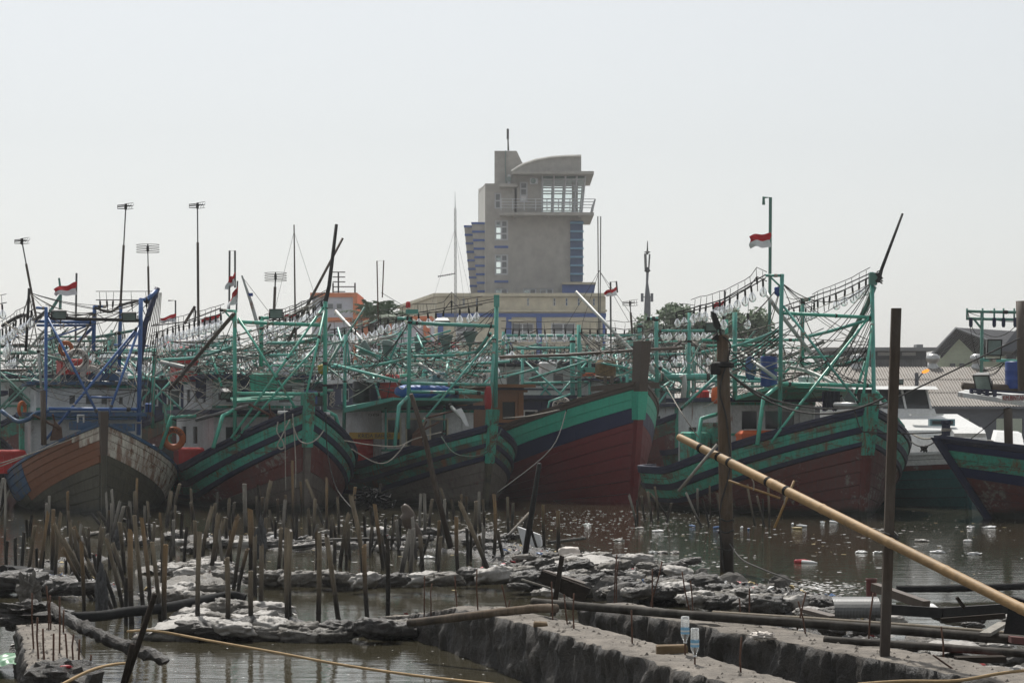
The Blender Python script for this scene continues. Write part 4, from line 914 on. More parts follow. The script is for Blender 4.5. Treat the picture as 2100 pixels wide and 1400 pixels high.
crate(512, 765, 570, 801, 63.0, .7, 'green_plank', 'green painted box lashed behind the crossbar of the rope-hung boat', 'storage_box', 'box', .1)
nB2 = [(481, 650, .9), (667, 640, 1.8), (481, 790, .9), (666, 800, 1.8), (537, 660, 3.6), (316, 730, 4), (675, 600, 1.9), (400, 730, 3), (560, 720, 4), (600, 700, 4), (430, 740, 3), (640, 790, 1.5), (520, 760, 3.2), (350, 700, 4.5), (590, 690, 4), (330, 800, 4), (350, 860, 2.3)]
B2.mess(nB2, 60, .6); B2.clutter(320, 620, 690, 790, 22)
for k in range(9): B2.rope((668, 640+k*16, 1.8), (556+k*4, 770-k*2+(k % 3)*12, 3.2), .2, .011, 'rope', n=6)
for k in range(5): B2.rope((322+k*4, 715, 4), (365+k*26, 800+(k % 2)*18, 2.5), .25, .010, 'rope', n=6)
B2.string((452, 668), (322, 703), 13, 1.0, d0=1.4, d1=7); B2.string((446, 690), (318, 720), 11, .85, d0=4, d1=8)
B2.string((643, 654), (549, 683), 9, 1.0, d0=2.4, d1=6); B2.string((660, 640), (600, 668), 5, .9, d0=4, d1=7)
B2.part('cable_bundle', MB().tube([P(310, 668, 68), P(380, 660, 66), P(452, 632, 61.2)], .02, 5), 'rope_dark'); B2.part('cable_bundle', MB().tube([P(540, 655, 66), P(600, 635, 64), P(666, 600, 62)], .02, 5), 'rope_dark')
B2.part('rope_lashing', MB().tube([P(681+6*math.sin(k*1.7), 805+k*1.0+5*math.cos(k*2.1), 61.9+.05*math.sin(k)) for k in range(26)], .014, 5), 'rope')
# ---- weathered KRIDA BAHARI
B3 = Boat('weathered dark green fishing boat with a yellow name board under its awning', 1008, 62.4, 23, 14, 2.15, 2.25, 1.15, 5.0, .55, G_)
W3 = [(0, .13, 'navy_plank', .05), (.13, .30, 'green_plank', 0), (.30, .44, 'green_worn', 0), (.44, .56, 'navy_plank', .05), (.56, .78, 'green_worn', 0), (.78, .92, 'navy_plank', .05)]
B3.hull(W3, ['grey_bottom']*6, (('stem_worn', 0, 1.0), ('olive_bottom', 1.0, 9)), .50, .15)
tp = 'teal_pipe'
for pts, r in (([(840.5, 650, .9), (837, 879, .9)], .062), ([(815, 653, .9), (843, 653, .9)], .05), ([(1018.5, 612, 1.7), (1016, 836, 1.7)], .068), ([(845, 662, .9), (1013, 669, 1.7)], .055), ([(842, 786, .9), (1011, 789, 1.7)], .05), ([(842, 803, .9), (994, 806, 1.6)], .05),
               ([(1014, 690, 1.6), (1005, 853, .8)], .05), ([(1014, 688, 1.7), (860, 872, .5)], .042), ([(1006, 683, 1.8), (978, 722, 2.4)], .05), ([(686, 748, 3.5), (836, 786, .9)], .05), ([(709, 686, 4), (705, 903, 4)], .06), ([(711, 690, 4), (717, 747, 3.9)], .035),
               ([(791, 826, 2.4), (791, 922, 2.4)], .04), ([(911, 830, 2.8), (911, 890, 2.8)], .04), ([(693, 672, 6), (713, 745, 5)], .04), ([(920, 730, 5), (913, 786, 4)], .05), ([(855, 684, 3), (873, 727, 2)], .04), ([(826, 670, 3), (800, 738, 3)], .035), ([(765, 770, 4), (780, 820, 3.4)], .04)): B3.pipe(pts, r, tp)
for pts in ([(680, 752, 4), (760, 750, 3), (836, 734, 1)], [(848, 730, 1), (930, 728, 1.6), (984, 720, 2.6)], [(878, 822, 2), (930, 800, 2.4), (992, 806, 3)]): B3.pipe(pts, .042, tp, 'bent_pipe', True)
B3.pipe([(837, 813, .9), (818.6, 831, .6), (809, 917, .3)], .055, tp, 'bent_pipe'); B3.part('head_block', MB().box(P(1018.5, 617, 64.1), (.16, .16, .34)), 'teal_pipe')
B3.pipe([(922, 830, 1.5), (945, 855, 1)], .06, 'pale_pipe', 'pipe'); B3.pipe([(640, 800, 4.2), (748, 630, 4)], .03, 'faded_pipe', 'boom'); B3.pipe([(688, 638, 7), (745, 700, 6), (810, 690, 4)], .055, 'pale_pipe', 'boom')
B3.pipe([(860, 745, 3.2), (930, 790, 2.4)], .05, 'pale_pipe', 'pipe'); B3.pipe([(870, 858, .8), (930, 842, 1.5)], .03, 'rusty_iron', 'anchor_shaft')
B3.part('awning', MB().prism([P(706, 846, 64.2), P(805, 820, 63.2), P(990, 822, 65.0), P(960, 829, 67.5), P(706, 838, 67.5)], (0, 0, .07)), 'teal_pipe')
B3.part('awning_fascia', MB().prism([P(706, 846, 64.15), P(806, 821, 63.15), P(806, 814, 63.15), P(706, 835, 64.15)], (.02, .06, 0)), 'teal_pipe')
B3.cabin(4.3, 9.5, -1.7, 1.2, .9, 2.75, 'white_wall', 'navy_plank', [(.15, .62, .75, 1.6), (.75, 1.35, .75, 1.6), (1.5, 2.1, .75, 1.6)], [(.8, 1.5, .7, 1.3)], .3, 'cream_wall')
B3.cabin(5.2, 9.3, -1.5, 1.1, 2.9, 3.55, 'navy_wall', 'white_clean', [(.3, .8, .12, .5), (1.1, 1.6, .12, .5)], [(.8, 1.5, .1, .5)], .3)
sgn = Thing('name_board', P(768, 899, 65.1), 'yellow name board reading KRIDA BAHARI on the weathered boat', 'sign')
sgn.part('board', MB().box(P(768, 893, 65.1), (1.46, .04, .19)), 'yellow_sign'); sgn.part('lettering', text_mb('KRIDA BAHARI', P(735, 897.5, 65.07), EX, EZ, .115, .98), 'letter_dark')
B3.part('lettering', text_mb('DESI', P(756, 852.5, 65.2), EX, EZ, .06, .3), 'letter_dark')
nB3 = [(840, 660, .9), (1018, 630, 1.7), (840, 780, .9), (1016, 780, 1.7), (709, 700, 4), (760, 690, 5), (800, 740, 4), (900, 730, 4), (960, 740, 4), (990, 700, 2.6), (940, 780, 3), (720, 770, 4), (690, 750, 4), (870, 740, 4), (1010, 660, 1.8), (780, 680, 5)]
B3.mess(nB3, 52, .5); B3.clutter(690, 960, 690, 790, 22)
for k in range(10): B3.rope((1012-k*2, 690+k*10, 1.8), (905+k*9, 775+(k % 3)*9, 3), .12, .010, 'rope' if k % 2 else 'rope_dark', n=6)
B3.lamps([(826, 671, 1.5), (813, 674, 2), (796, 676, 3), (780, 677, 3.6), (771, 688, 4), (756, 691, 4.6), (743, 693, 5), (729, 697, 5.6), (720, 692, 6), (706, 696, 6.4), (686, 697, 7)])
B3.lamps([(978.6, 651, 2), (961, 654, 2.2), (943, 657, 2.5), (926, 640, 2.8), (910, 660, 3), (894, 664, 3.2), (877, 664, 3.5), (858, 664, 3.8)], lit=(3,))
for yy in (0, 5): B3.part('lamp_wire', MB().tube([P(1012, 613+yy, 64.2), P(930, 628+yy, 65), P(850, 642+yy, 66)], .013, 5), 'rope_dark')
for yy in (0, 6): B3.part('lamp_wire', MB().tube([P(838, 648+yy, 63.3), P(770, 662+yy, 66), P(660, 680+yy, 71)], .013, 5), 'rope_dark')
B3.part('beacon', MB().lathe([(.07, 0), (.07, .12), (.05, .17), (.01, .18)], P(837, 631, 63.3), 12), 'red_plastic'); B3.part('beacon_base', MB().box(P(845, 639, 63.3), (.35, .2, .12)), 'teal_pipe')
# ---- tall red, navy and green bow
B4 = Boat('freshly painted red, navy and green boat with a tall bare timber stem post', 1312, 66.2, 27, 15, 2.5, 3.5, 1.75, 6.5, .45, G_)
B4.hull([(0, .14, 'bare_wood', .03), (.14, .42, 'green_fresh', .0), (.42, .68, 'green_fresh', .0), (.68, 1.12, 'navy_fresh', .0), (1.12, 1.3, 'red_fresh', .0)], ['red_fresh']*7, (('bare_wood', -1.25, .0), ('bare_wood', 0, .22), ('green_fresh', .22, 1.05), ('red_fresh', 1.05, 9)), 0.05, .22, 'bare_wood')
for pts, r in (([(1174, 691, 6), (1174, 836, 6)], .09), ([(1187, 666, 5), (1188.6, 830, 5)], .07), ([(1345.7, 650, 5), (1347, 822, 5)], .07), ([(1326, 653, 5), (1348, 653, 5)], .06), ([(1414, 641, 5), (1411, 880, 5)], .065), ([(1312, 664, 8), (1312, 720, 8)], .08), ([(1294, 690, 9), (1294, 745, 9)], .12),
               ([(1086, 777, 3), (1214, 737, 2)], .04), ([(1140, 726, 5), (1300, 757, 2)], .045), ([(1037, 688, 7), (1306, 688, 8)], .05), ([(1347, 678, 5), (1473, 678, 5)], .05), ([(1352, 772.6, 5), (1462, 772.6, 5)], .12), ([(1033, 680, 7), (1030, 735, 7)], .06), ([(1117, 862, 3), (1127, 823, 3), (1170, 808, 3.4)], .04),
               ([(1262, 728, 4), (1274, 782, 3)], .035), ([(1350, 800, 5), (1385, 775, 6)], .05), ([(1440, 700, 6), (1400, 770, 6)], .04), ([(1338, 745, 5), (1410, 790, 5)], .06)): B4.pipe(pts, r, tp)
B4.pipe([(1181, 598, 7), (1283, 706, 6), (1345, 768, 5)], [.055, .065, .07], 'pale_pipe', 'boom'); B4.pipe([(1025, 732, 5), (1160, 728, 4), (1305, 718, 3), (1400, 713, 4)], .05, 'bare_wood', 'pole'); B4.pipe([(1395, 775, 3), (1402, 770, 3), (1404, 790, 3), (1398, 840, 3)], .08, 'pale_pipe', 'exhaust_pipe')
B4.part('beam', MB().box(P(1245, 760, 71), (1.7, .15, .2)), 'teal_pipe')
for px in (1198, 1280):
    c = P(px, 760, 70.9); pts = []
    for k in range(8): a = k*math.pi/4; rr = .075 if k % 2 == 0 else .025; pts.append(c+Vector((math.sin(a)*rr, 0, math.cos(a)*rr)))
    B4.part('star_mark', MB().prism(pts, (0, -.012, 0)), 'letter_dark')
B4.part('timber_cleat', MB().box(P(1253, 793, 67.6), (1.25, .2, .16), (Vector((.96, -.2, .1)).normalized(), EY, EZ)), 'bare_wood'); B4.part('timber_cleat', MB().box(P(1335, 790, 68.4), (.5, .2, .18)), 'bare_wood')
for x in (1241, 1255): B4.part('timber_pin', MB().box(P(x, 778, 67.5), (.1, .1, .22)), 'bare_wood')
B4.cabin(5.6, 9.4, -2.0, -.95, 1.3, 3.45, 'orange_wood', 'orange_wood', [(.25, .8, 1.1, 1.75)], [(.5, 1.1, 1.1, 1.75), (1.8, 2.4, 1.1, 1.75)], .35, 'orange_wood', .1)
for z_ in (1.9, 2.35, 3.3): B4.lbox(5.52, 5.6, -2.1, -.85, z_, z_+.07, 'orange_wood', 'moulding')
B4.cabin(6.2, 12, -.85, 1.7, 1.6, 3.1, 'navy_wall', 'navy_plank', [(.2, .7, .5, 1.15), (1.0, 1.5, .5, 1.15), (1.8, 2.3, .5, 1.15)], [(.8, 1.5, .6, 1.2), (2.4, 3.1, .6, 1.2)], .5)
B4.lamps([(x, 694+(i % 3)*.8, 7+i*.05) for i, x in enumerate((1037, 1052, 1065, 1083, 1101, 1117, 1136, 1160, 1176, 1193, 1210, 1225, 1243))], size=.95)
B4.lamps([(x, 692+(i % 2)*3, 8) for i, x in enumerate((1262, 1281, 1301, 1318, 1337))], size=.9)
B4.lamps([(x, 690+(i % 2)*1.5, 5.2) for i, x in enumerate((1361, 1374, 1388, 1402, 1417, 1430, 1442, 1456))], size=1.0); B4.lamps([(1387, 664, 5), (1402, 661, 5.2), (1416, 663, 5.4)], size=1.05)
B4.mess([(1174, 700, 6), (1187, 680, 5), (1345, 670, 5), (1414, 660, 5), (1300, 720, 3), (1330, 730, .5), (1240, 740, 3.5), (1290, 710, 7), (1100, 730, 5), (1040, 700, 7), (1410, 800, 5), (1350, 790, 5), (1220, 770, 3), (1150, 780, 4)], 44, .45)
for k in range(14): B4.rope((1395+k*6, 718+(k % 4)*4, 5), (1400+k*5+(k % 3)*6, 760+(k % 5)*9, 5.1), .05, .010, 'net_green' if k % 2 else 'rope', n=4)
for k in range(12): B4.rope((1195+k*9, 738+(k % 4)*3, 3), (1240+k*7, 722+(k % 3)*6, 3), .06, .012, 'rope', n=5)
# ---- right hand green boat
B5 = Boat('green, navy and red fishing boat with an orange raft box', 1783, 57.2, 22, 8.7, 3.15, 2.72, 1.12, 5.4, .42, G_)
B5.hull(STD, ['red_bottom']*5+['grey_bottom']*2, (('stem_worn', 0, 1.15), ('red_bottom', 1.15, 9)), .42, .19)
for pts, r in (([(1604, 562, .8), (1602, 640, .8), (1599, 894, .8)], .06), ([(1570, 565, .8), (1606, 565, .8)], .045), ([(1579, 567, .8), (1601, 588, .8)], .03), ([(1788, 558, 1.7), (1792, 804, 1.7), (1793, 838, 1.6)], .062), ([(1606, 642, .8), (1787, 651, 1.7)], .05), ([(1606, 787, .8), (1788, 791, 1.7)], .055),
               ([(1606, 627, .8), (1764, 830, .3)], .042), ([(1787, 644, 1.7), (1616, 860, .6), (1582, 906, .4)], .045), ([(1789.5, 656, 1.6), (1770, 815, .2)], .048), ([(1776, 738, 2.6), (1752, 815, 2.4)], .045), ([(1646, 613, 3.6), (1645, 755, 3.6)], .06), ([(1645, 615, 3.6), (1662, 614, 3.6)], .05),
               ([(1604, 799, 2), (1736, 802, 2.8)], .055), ([(1507, 640, 3.4), (1507, 818, 3.4)], .07), ([(1490, 655, 4.5), (1490, 700, 4.5)], .05), ([(1440, 697, 4), (1640, 697, 4.2)], .045), ([(1440, 709, 4.3), (1600, 707, 4.2)], .045), ([(1522, 757, 4), (1570, 700, 5)], .04), ([(1570, 690, 6), (1566, 735, 6)], .05), ([(1600, 850, 1), (1598, 892, .8)], .055)): B5.pipe(pts, r, gp if pts[0][1] > 640 else tp)
B5.pipe([(1793, 588, 1.7), (1775, 634, 2), (1727, 716, 3), (1694, 768, 3.6)], .065, 'faded_pipe', 'raked_pole'); B5.pipe([(1802, 575, 1.7), (1808, 552, 1.7), (1851, 438, 1.9)], [.055, .045, .03], 'black_iron', 'boom')
B5.part('head_block', MB().box(P(1790, 572, 58.9), (.2, .2, .32)), 'faded_pipe'); B5.part('head_tangle', MB().tube([P(1803+7*math.sin(k*1.9), 556+k*.8+5*math.cos(k*2.3), 58.8+.08*math.sin(k*1.3)) for k in range(30)], .018, 5), 'rope_dark')
for pts in ([(1657, 690, 3.4), (1706, 678, 2.6), (1783, 655, 1.7)], [(1440, 722, 4), (1520, 706, 3), (1601, 676, .9)]): B5.pipe(pts, .045, tp, 'bent_pipe', True)
for pts in ([(1598, 790, .8), (1566, 815, .5), (1553, 912, 0)], [(1795, 803, 1.7), (1815, 823, 1.8), (1838, 857, 1.9), (1852, 874, 2), (1852, 891, 2)], [(1474, 848, 4), (1438, 858, 3.6), (1433, 898, 3.4), (1424, 954, 3.4)]): B5.pipe(pts, .055, gp, 'bent_pipe')
B5.pipe([(1569, 597, 3), (1590, 630, 2.6), (1660, 720, 3.6), (1690, 760, 3)], .055, 'pale_pipe', 'boom'); B5.pipe([(1510, 716, 4), (1590, 774, 2)], .05, 'pale_pipe', 'pole'); B5.pipe([(1616, 752, 3), (1660, 762, 2.6), (1712, 786, 1.6)], .05, 'pale_pipe', 'pole', True); B5.pipe([(1606, 736, 4), (1690, 700, 3.6)], .05, 'grey_metal', 'pole')
B5.pipe([(1711, 830, .2), (1818, 831, .8)], .065, 'steel', 'bow_roller'); B5.pipe([(1722, 812, 2.4), (1734, 832, 2.3)], .06, 'pale_pipe', 'pipe'); B5.pipe([(1395, 840, 3.4), (1470, 770, 3)], .04, 'teal_pipe', 'brace')
B5.part('awning', MB().prism([P(1510, 820, 59.9), P(1598, 792, 58.3), P(1740, 803, 59.4), P(1730, 816, 62.2), P(1505, 822, 62.2)], (0, 0, .06)), 'green_plank')
B5.part('awning_fascia', MB().prism([P(1509, 820, 59.85), P(1598, 793, 58.25), P(1598, 786, 58.25), P(1509, 811, 59.85)], (.02, .06, 0)), 'green_plank')
B5.cabin(4.7, 7.9, -1.5, 1.1, .9, 2.95, 'white_wall', 'navy_plank', [(.28, .85, 1.25, 1.85), (1.0, 2.0, 1.25, 1.85)], [(.6, 1.2, .8, 1.4), (2.0, 2.6, .8, 1.4)], .35)
sgn = Thing('name_board', P(1574, 890, 60.9), 'white name board with red capitals behind the orange raft box', 'sign'); sgn.part('board', MB().box(P(1574, 885, 60.9), (1.25, .04, .15)), 'white_clean'); sgn.part('lettering', text_mb('POSEIDA   US', P(1532, 888.5, 60.87), EX, EZ, .09, 1.1), 'letter_red')
for (x0_, y0_, x1_, y1_, nm, u) in ((1400, 885, 1450, 945, 'deck locker', 0), (1446, 866, 1476, 950, 'slatted rack', 1)):
    crate(x0_, y0_, x1_, y1_, 61.9+u*.1, .8, 'green_plank', 'green painted wooden '+nm+' on the midship deck of the lamp-strung boat', 'deck_locker', 'locker', .3)
cl = MB(); cc = P(1705, 818, 59.0)
for k, mm in enumerate((0, 1)):
    v = []; n = 9
    for i in range(n):
        for j in range(8): v.append(cc+Vector((-.22+.44*i/(n-1), .06*math.sin(i*2.1+k)+k*.07, .2-.46*j/7*(1+.15*math.sin(i*1.3+k)))))
    cl.add(v, [(i*8+j, i*8+j+1, i*8+j+9, i*8+j+8) for i in range(n-1) for j in range(7)], mm)
single('hanging_cloth', cl, ['cloth_dark', 'cloth_purple'], 'dark blue and purple clothes hung on the awning rail', 'clothes', None, cc)
nB5 = [(1603, 580, .8), (1603, 700, .8), (1788, 580, 1.7), (1790, 700, 1.7), (1646, 640, 3.6), (1507, 660, 3.4), (1560, 690, 4), (1700, 740, 3), (1640, 740, 3), (1480, 690, 4.4), (1600, 780, .8), (1740, 690, 2.5), (1680, 760, 3), (1540, 760, 3), (1790, 790, 1.7), (1420, 700, 5)]
B5.mess(nB5, 56, .5); B5.clutter(1420, 1700, 700, 790, 18)
for k in range(9): B5.rope((1795-k, 585+k*12, 1.7), (1690+k*7, 762+(k % 3)*8, 3), .1, .011, 'rope_dark' if k % 3 else 'rope', n=6)
for k in range(5): B5.rope((1600, 668+k*7, .8), (1500, 730+k*8, 2.6), .08, .016, 'rope_dark', n=6)
B5.lamps([(1564.6, 600, 1), (1552, 594, 1.2), (1540, 611, 1.6), (1528, 619, 2), (1513, 626, 2.5), (1497, 634, 3), (1487, 639, 3.3), (1476, 641, 3.6), (1462, 646, 4), (1448, 650, 4.4), (1436, 651, 4.8), (1424, 655, 5.2)], lit=(1,))
B5.lamps([(1776, 598, 1.9), (1762, 605, 2.1), (1748, 613.5, 2.4), (1733, 619.6, 2.7), (1714, 627, 3), (1702, 632, 3.2), (1689, 636, 3.5), (1677, 641, 3.8), (1670, 645, 4)], lit=(5, 6, 7))
B5.lamps([(x, 650+(i % 2)*3, 5+i*.3) for i, x in enumerate((1664, 1652, 1640, 1628, 1618))], size=.85); B5.lamps([(1534, 666, 4), (1483, 667, 4)], wire=False)
for (a, c, e) in (((1570, 563, .8), (1480, 615, 3), (1388, 640, 6)), ((1570, 570, .8), (1480, 622, 3), (1385, 646, 6)), ((1785, 560, 1.7), (1720, 590, 2.8), (1600, 630, 6)), ((1785, 568, 1.7), (1720, 600, 2.8), (1600, 640, 6))): B5.part('lamp_wire', MB().tube([B5.ppt(a), B5.ppt(c), B5.ppt(e)], .016, 5), 'rope_dark')
B5.rope((1480, 750, -18), (1600, 832, -6), .1, .022, 'rope_dark'); B5.rope((1600, 832, -6), (1815, 815, -12), .25, .022, 'rope_dark')
# ---- boat at the right edge
B7 = Boat('navy and green boat with raked bow and white name board on its roof', 1926, 55.6, -58, 13, 2.2, 2.02, 1.05, 8.5, 1.75, G_)
B7.hull([(0, .12, 'navy_plank', .04), (.12, .30, 'navy_fresh', 0), (.30, .52, 'green_plank', 0), (.52, .72, 'green_plank', 0), (.72, .98, 'navy_fresh', 0)], ['red_bottom']*6, (('navy_plank', 0, 9),), .02, .05)
B7.part('bitt', MB().lathe([(.11, 0), (.11, .28), (.13, .30), (.13, .38), (.02, .39)], P(1940, 893, 55.9), 10), 'navy_plank'); B7.part('bitt_lashing', MB().tube([P(1940+9*math.cos(k*.9), 884-k*.25, 55.9+.11*math.sin(k*.9)) for k in range(24)], .02, 5), 'rope')
B7.part('roof', MB().prism([P(1964, 813, 55.4), P(2110, 834, 56.4), P(2190, 834, 58), P(2130, 806, 61), P(1985, 806, 59)], (0, 0, .11)), 'white_wall'); B7.part('roof_rail', MB().tube([P(1990, 798, 56), P(2110, 806, 56.6)], .03, 6).tube([P(1990, 803, 56), P(2110, 814, 56.6)], .03, 6), 'navy_plank')
for x in (1992, 2008, 2024, 2040): B7.part('rail_post', MB().box(P(x, 803+(x-1990)*.07, 56.1), (.09, .06, .16)), 'navy_plank')
B7.pipe([(2067, 838, .6), (2069, 928, .9)], .11, 'bare_wood', 'post'); B7.pipe([(1974, 790, 1.6), (2060, 796, 1.8), (2150, 800, 2)], .10, 'bare_wood', 'pole'); B7.pipe([(2014, 640, 3), (2013, 760, 3), (2013, 800, 3)], .045, 'faded_pipe', 'post'); B7.pipe([(1998, 655, 3), (2013, 674, 3)], .03, 'faded_pipe', 'brace')
for y in (638, 653): B7.pipe([(1982, y, 3), (2110, y+3, 3)], .04, 'faded_pipe', 'crossbar')
for x in (1983, 2015, 2039, 2058, 2080): B7.pipe([(x, 632, 3), (x, 656, 3)], .025, 'faded_pipe', 'spindle')
for x in (1991, 2039, 2058, 2082): B7.part('lamp_socket', MB().lathe([(.03, 0), (.05, .05), (.05, .22), (.03, .25)], P(x, 671, 58.5), 8), 'navy_plank')
B7.pipe([(2010, 737, 3), (2120, 742, 3)], .045, 'teal_pipe', 'crossbar'); B7.mess([(1985, 640, 3), (2013, 680, 3), (2090, 660, 3), (2013, 760, 3), (2060, 740, 3), (2100, 700, 3)], 9, .3, ('rope_dark',))
B7.cabin(5.5, 11, -1.5, 1.5, .8, 2.3, 'white_wall', 'white_wall', [(.4, 1.0, .5, 1.1), (1.8, 2.5, .5, 1.1)], [(.8, 1.5, .5, 1.1)], .2)
sgn = Thing('name_board', P(2092, 823, 55.9), 'white board with red lettering KM.BINTANG B on the roof edge', 'sign'); sgn.part('board', MB().box(P(2096, 815.5, 55.9), (1.0, .05, .17)), 'white_clean'); sgn.part('lettering', text_mb('KM.BINTANG B', P(2057, 820.5, 55.86), EX, EZ, .12, .72), 'letter_red')
B7.rope((1870, 889, 3), (1938, 886, .3), .15, .022, 'rope'); B7.rope((1868, 905, 3), (1938, 882, .3), .25, .018, 'rope_dark'); B7.rope((1990, 900, .5), (2070, 835, .6), .02, .012, 'rope_dark')
# ---- white cruiser behind
B6 = Boat('white motor cruiser with a dark windscreen and teal lower hull', 1990, 62.5, 8, 15, 3.3, 1.55, 1.3, 4, .2, G_, 'motor_cruiser')
B6.hull([(0, .14, 'white_clean', .02), (.14, .30, 'white_clean', 0), (.30, .44, 'red_bottom', .05)], ['teal_hull']*6, (('white_clean', 0, .44), ('teal_hull', .44, 9)), .0, .1, 'white_clean', deck=.03)
def wedge(name, pts, mat, par=None): # local prism: list of (u,z) side profile, width x0..x1
    prof, xa, xb = pts; n = len(prof); v = [B6.loc(u, xa*(1 if k_ == 0 else 1), z) for k_ in (0,) for u, z in prof]+[B6.loc(u, xb, z) for u, z in prof]
    return B6.part(name, MB().add(v, [tuple(range(n)), tuple(range(2*n-1, n-1, -1))]+[(i, n+i, n+(i+1) % n, (i+1) % n) for i in range(n)]), mat, par)
cr = wedge('coachroof', ([(2.4, 1.35), (3.0, 2.15), (5.4, 2.62), (5.4, 1.3)], -1.6, 1.5), 'white_clean')
wh = wedge('wheelhouse', ([(5.0, 1.3), (5.05, 2.55), (5.3, 2.78), (9, 2.78), (9, 1.3)], -1.75, .75), 'white_clean')
wedge('windscreen', ([(5.3, 2.78), (5.7, 3.36), (8.9, 3.36), (8.9, 2.78)], -1.65, .65), 'dark_pane', wh); wedge('roof', ([(5.2, 3.36), (5.5, 3.46), (9.2, 3.46), (9.2, 3.36)], -1.8, .85), 'white_clean', wh)
for x in (-1.63, -.9, -.15, .63): wedge('pillar', ([(5.25, 2.78), (5.65, 3.37), (5.73, 3.37), (5.33, 2.78)], x-.03, x+.03), 'white_clean', wh)
wn = P(1931, 866, 65.0); wfm = B6.part('window', MB().box(wn, (.72, .3, .2)), 'pale_blue'); B6.part('pane', MB().box(wn+Vector((0, -.16, 0)), (.6, .02, .1)), 'dark_pane', wfm)
B6.part('hatch', MB().box(P(1985, 886, 64.6), (.9, .6, .12), (EX, Vector((0, .96, .28)), Vector((0, -.28, .96)))), 'white_clean'); B6.part('skylight', MB().box(P(1900, 850, 66.2), (.95, .3, .05)), 'white_clean')
B6.part('mooring_knot', MB().tube([P(1895+7*math.sin(k*1.7), 920+6*math.cos(k*2.3), 60+.1*math.sin(k)) for k in range(22)], .022, 5), 'rope_dark')
B6.part('foredeck_box', MB().prism([P(2040, 905, 63.5), P(2100, 912, 63.5), P(2095, 888, 64.5), P(2045, 885, 64.5)], (0, .5, .05)), 'white_clean')
# ---- boats of the row behind
def rear_boat(px, d, th, label, pipem, cab, x0=-1.6, x1=1.4, zc=3.2, zt=4.9, nl=12, wood=False, seed=1):
    b_ = Boat(label, px, d, th, 10.6, 1.85, 2.6, 1.2, 5, .4, 'boats rafted in the row behind'); b_.hull(STD[:1]+[(.13, .6, 'green_worn', 0)], ['red_bottom']*3, (('stem_worn', 0, 9),), .35, nt=14)
    b_.cabin(4, 9.5, x0, x1, 1.0, zc, cab, 'navy_plank' if not wood else 'orange_wood', [(.3, .9, zc-1.9, zc-1.3), (1.3, 1.9, zc-1.9, zc-1.3), (2.2, 2.7, zc-1.9, zc-1.3)], [(.8, 1.5, zc-1.9, zc-1.3), (2.4, 3.1, zc-1.9, zc-1.3)], .5)
    rnd = b_.rnd; q = lambda u, x, z: b_.loc(u, x, z)
    nodes = []
    if not label.startswith('boat with'): b_.clutter(px-120, px+60, 700, 775, 10)
    for u in (2.0, 4.6, 7.2, 9.8):
        h = zt+rnd.uniform(-.25, .35)
        for x in (-1.35, 1.35):
            b_.part('post', MB().tube([q(u, x, 1.2), q(u, x, h)], .06, 7), pipem, None, True); nodes.append(q(u, x, h-.1)); nodes.append(q(u, x, h-1.1))
        for z in (h-.35, h-1.3): b_.part('crossbar', MB().tube([q(u, -1.35, z), q(u, 1.35, z+.05)], .05, 7), pipem, None, True)
        b_.part('brace', MB().tube([q(u, -1.3, h-.4), q(u-1.2, 1.0, 2.4)], .04, 6), pipem, None, True); b_.part('brace', MB().tube([q(u, 1.3, h-.4), q(u-1.2, -1.0, 2.4)], .04, 6), pipem, None, True)
    for x in (-1.35, 1.35): b_.part('long_bar', MB().tube([q(2, x, zt-1.0), q(9.8, x, zt-1.0)], .045, 6), pipem, None, True)
    for x in (-1.7, 1.7, 0):
        w_ = []
        for k in range(nl):
            c = q(2+7.8*k/(nl-1), x+rnd.uniform(-.05, .05), zt-.1-(.0 if x else .35)+rnd.uniform(-.05, .05)); w_.append(c)
            l = link('lamp', SOCKET, b_.o); l.location = c-b_.org; l.rotation_euler = (rnd.uniform(-.1, .1), rnd.uniform(-.1, .1), 0)
            if rnd.random() < .85: link('bulb', BULB, l)
        b_.part('lamp_wire', MB().tube([p+EZ*.02 for p in w_], .014, 5), 'rope_dark'); b_.part('lamp_wire', MB().tube([p+EZ*.25 for p in w_], .01, 5), 'rope_dark')
    for k in range(26):
        a, c = rnd.sample(nodes, 2); b_.part('rope', MB().tube(sag(a, c, rnd.uniform(.1, .6), 7), rnd.uniform(.008, .014), 4), rnd.choice(['rope', 'rope_dark', 'rope_dark']))
    b_.part('boom', MB().tube([q(7, rnd.uniform(-1, 0), 3.2), q(1.5, rnd.uniform(.3, 1.2), zt+rnd.uniform(.0, .5))], .05, 6), rnd.choice(['pale_pipe', 'bare_wood']))
    return b_
rear_boat(48, 77, 16, 'fishing boat behind the blue boat with green lamp frame', 'faded_pipe', 'white_wall', zc=3.9, zt=5.2)
rear_boat(345, 76, 18, 'green framed boat behind the gap between blue boat and roped boat', 'teal_pipe', 'navy_wall', zc=3.8, zt=5.0)
rear_boat(560, 80, 20, 'green framed boat behind the boat with the looped ropes', 'teal_pipe', 'white_wall', zc=4.0, zt=5.2)
rear_boat(770, 82, 20, 'green framed boat behind the yellow name board boat', 'faded_pipe', 'navy_wall', zc=3.7, zt=4.8)
rear_boat(985, 78, 22, 'brown wooden cabined boat behind the weathered boat', 'teal_pipe', 'orange_wood', zc=3.5, zt=4.6, wood=True)
rear_boat(1165, 86, 12, 'boat with a big white deckhouse behind the red hull', 'teal_pipe', 'white_clean', x0=-1.9, x1=2.1, zc=4.6, zt=5.3)
rear_boat(1395, 84, 18, 'green framed boat behind the tall timber stem post', 'teal_pipe', 'white_wall', zc=3.9, zt=5.2)
rear_boat(1590, 80, 20, 'green framed boat behind the lamp-strung boat', 'faded_pipe', 'white_wall', zc=2.9, zt=4.9)

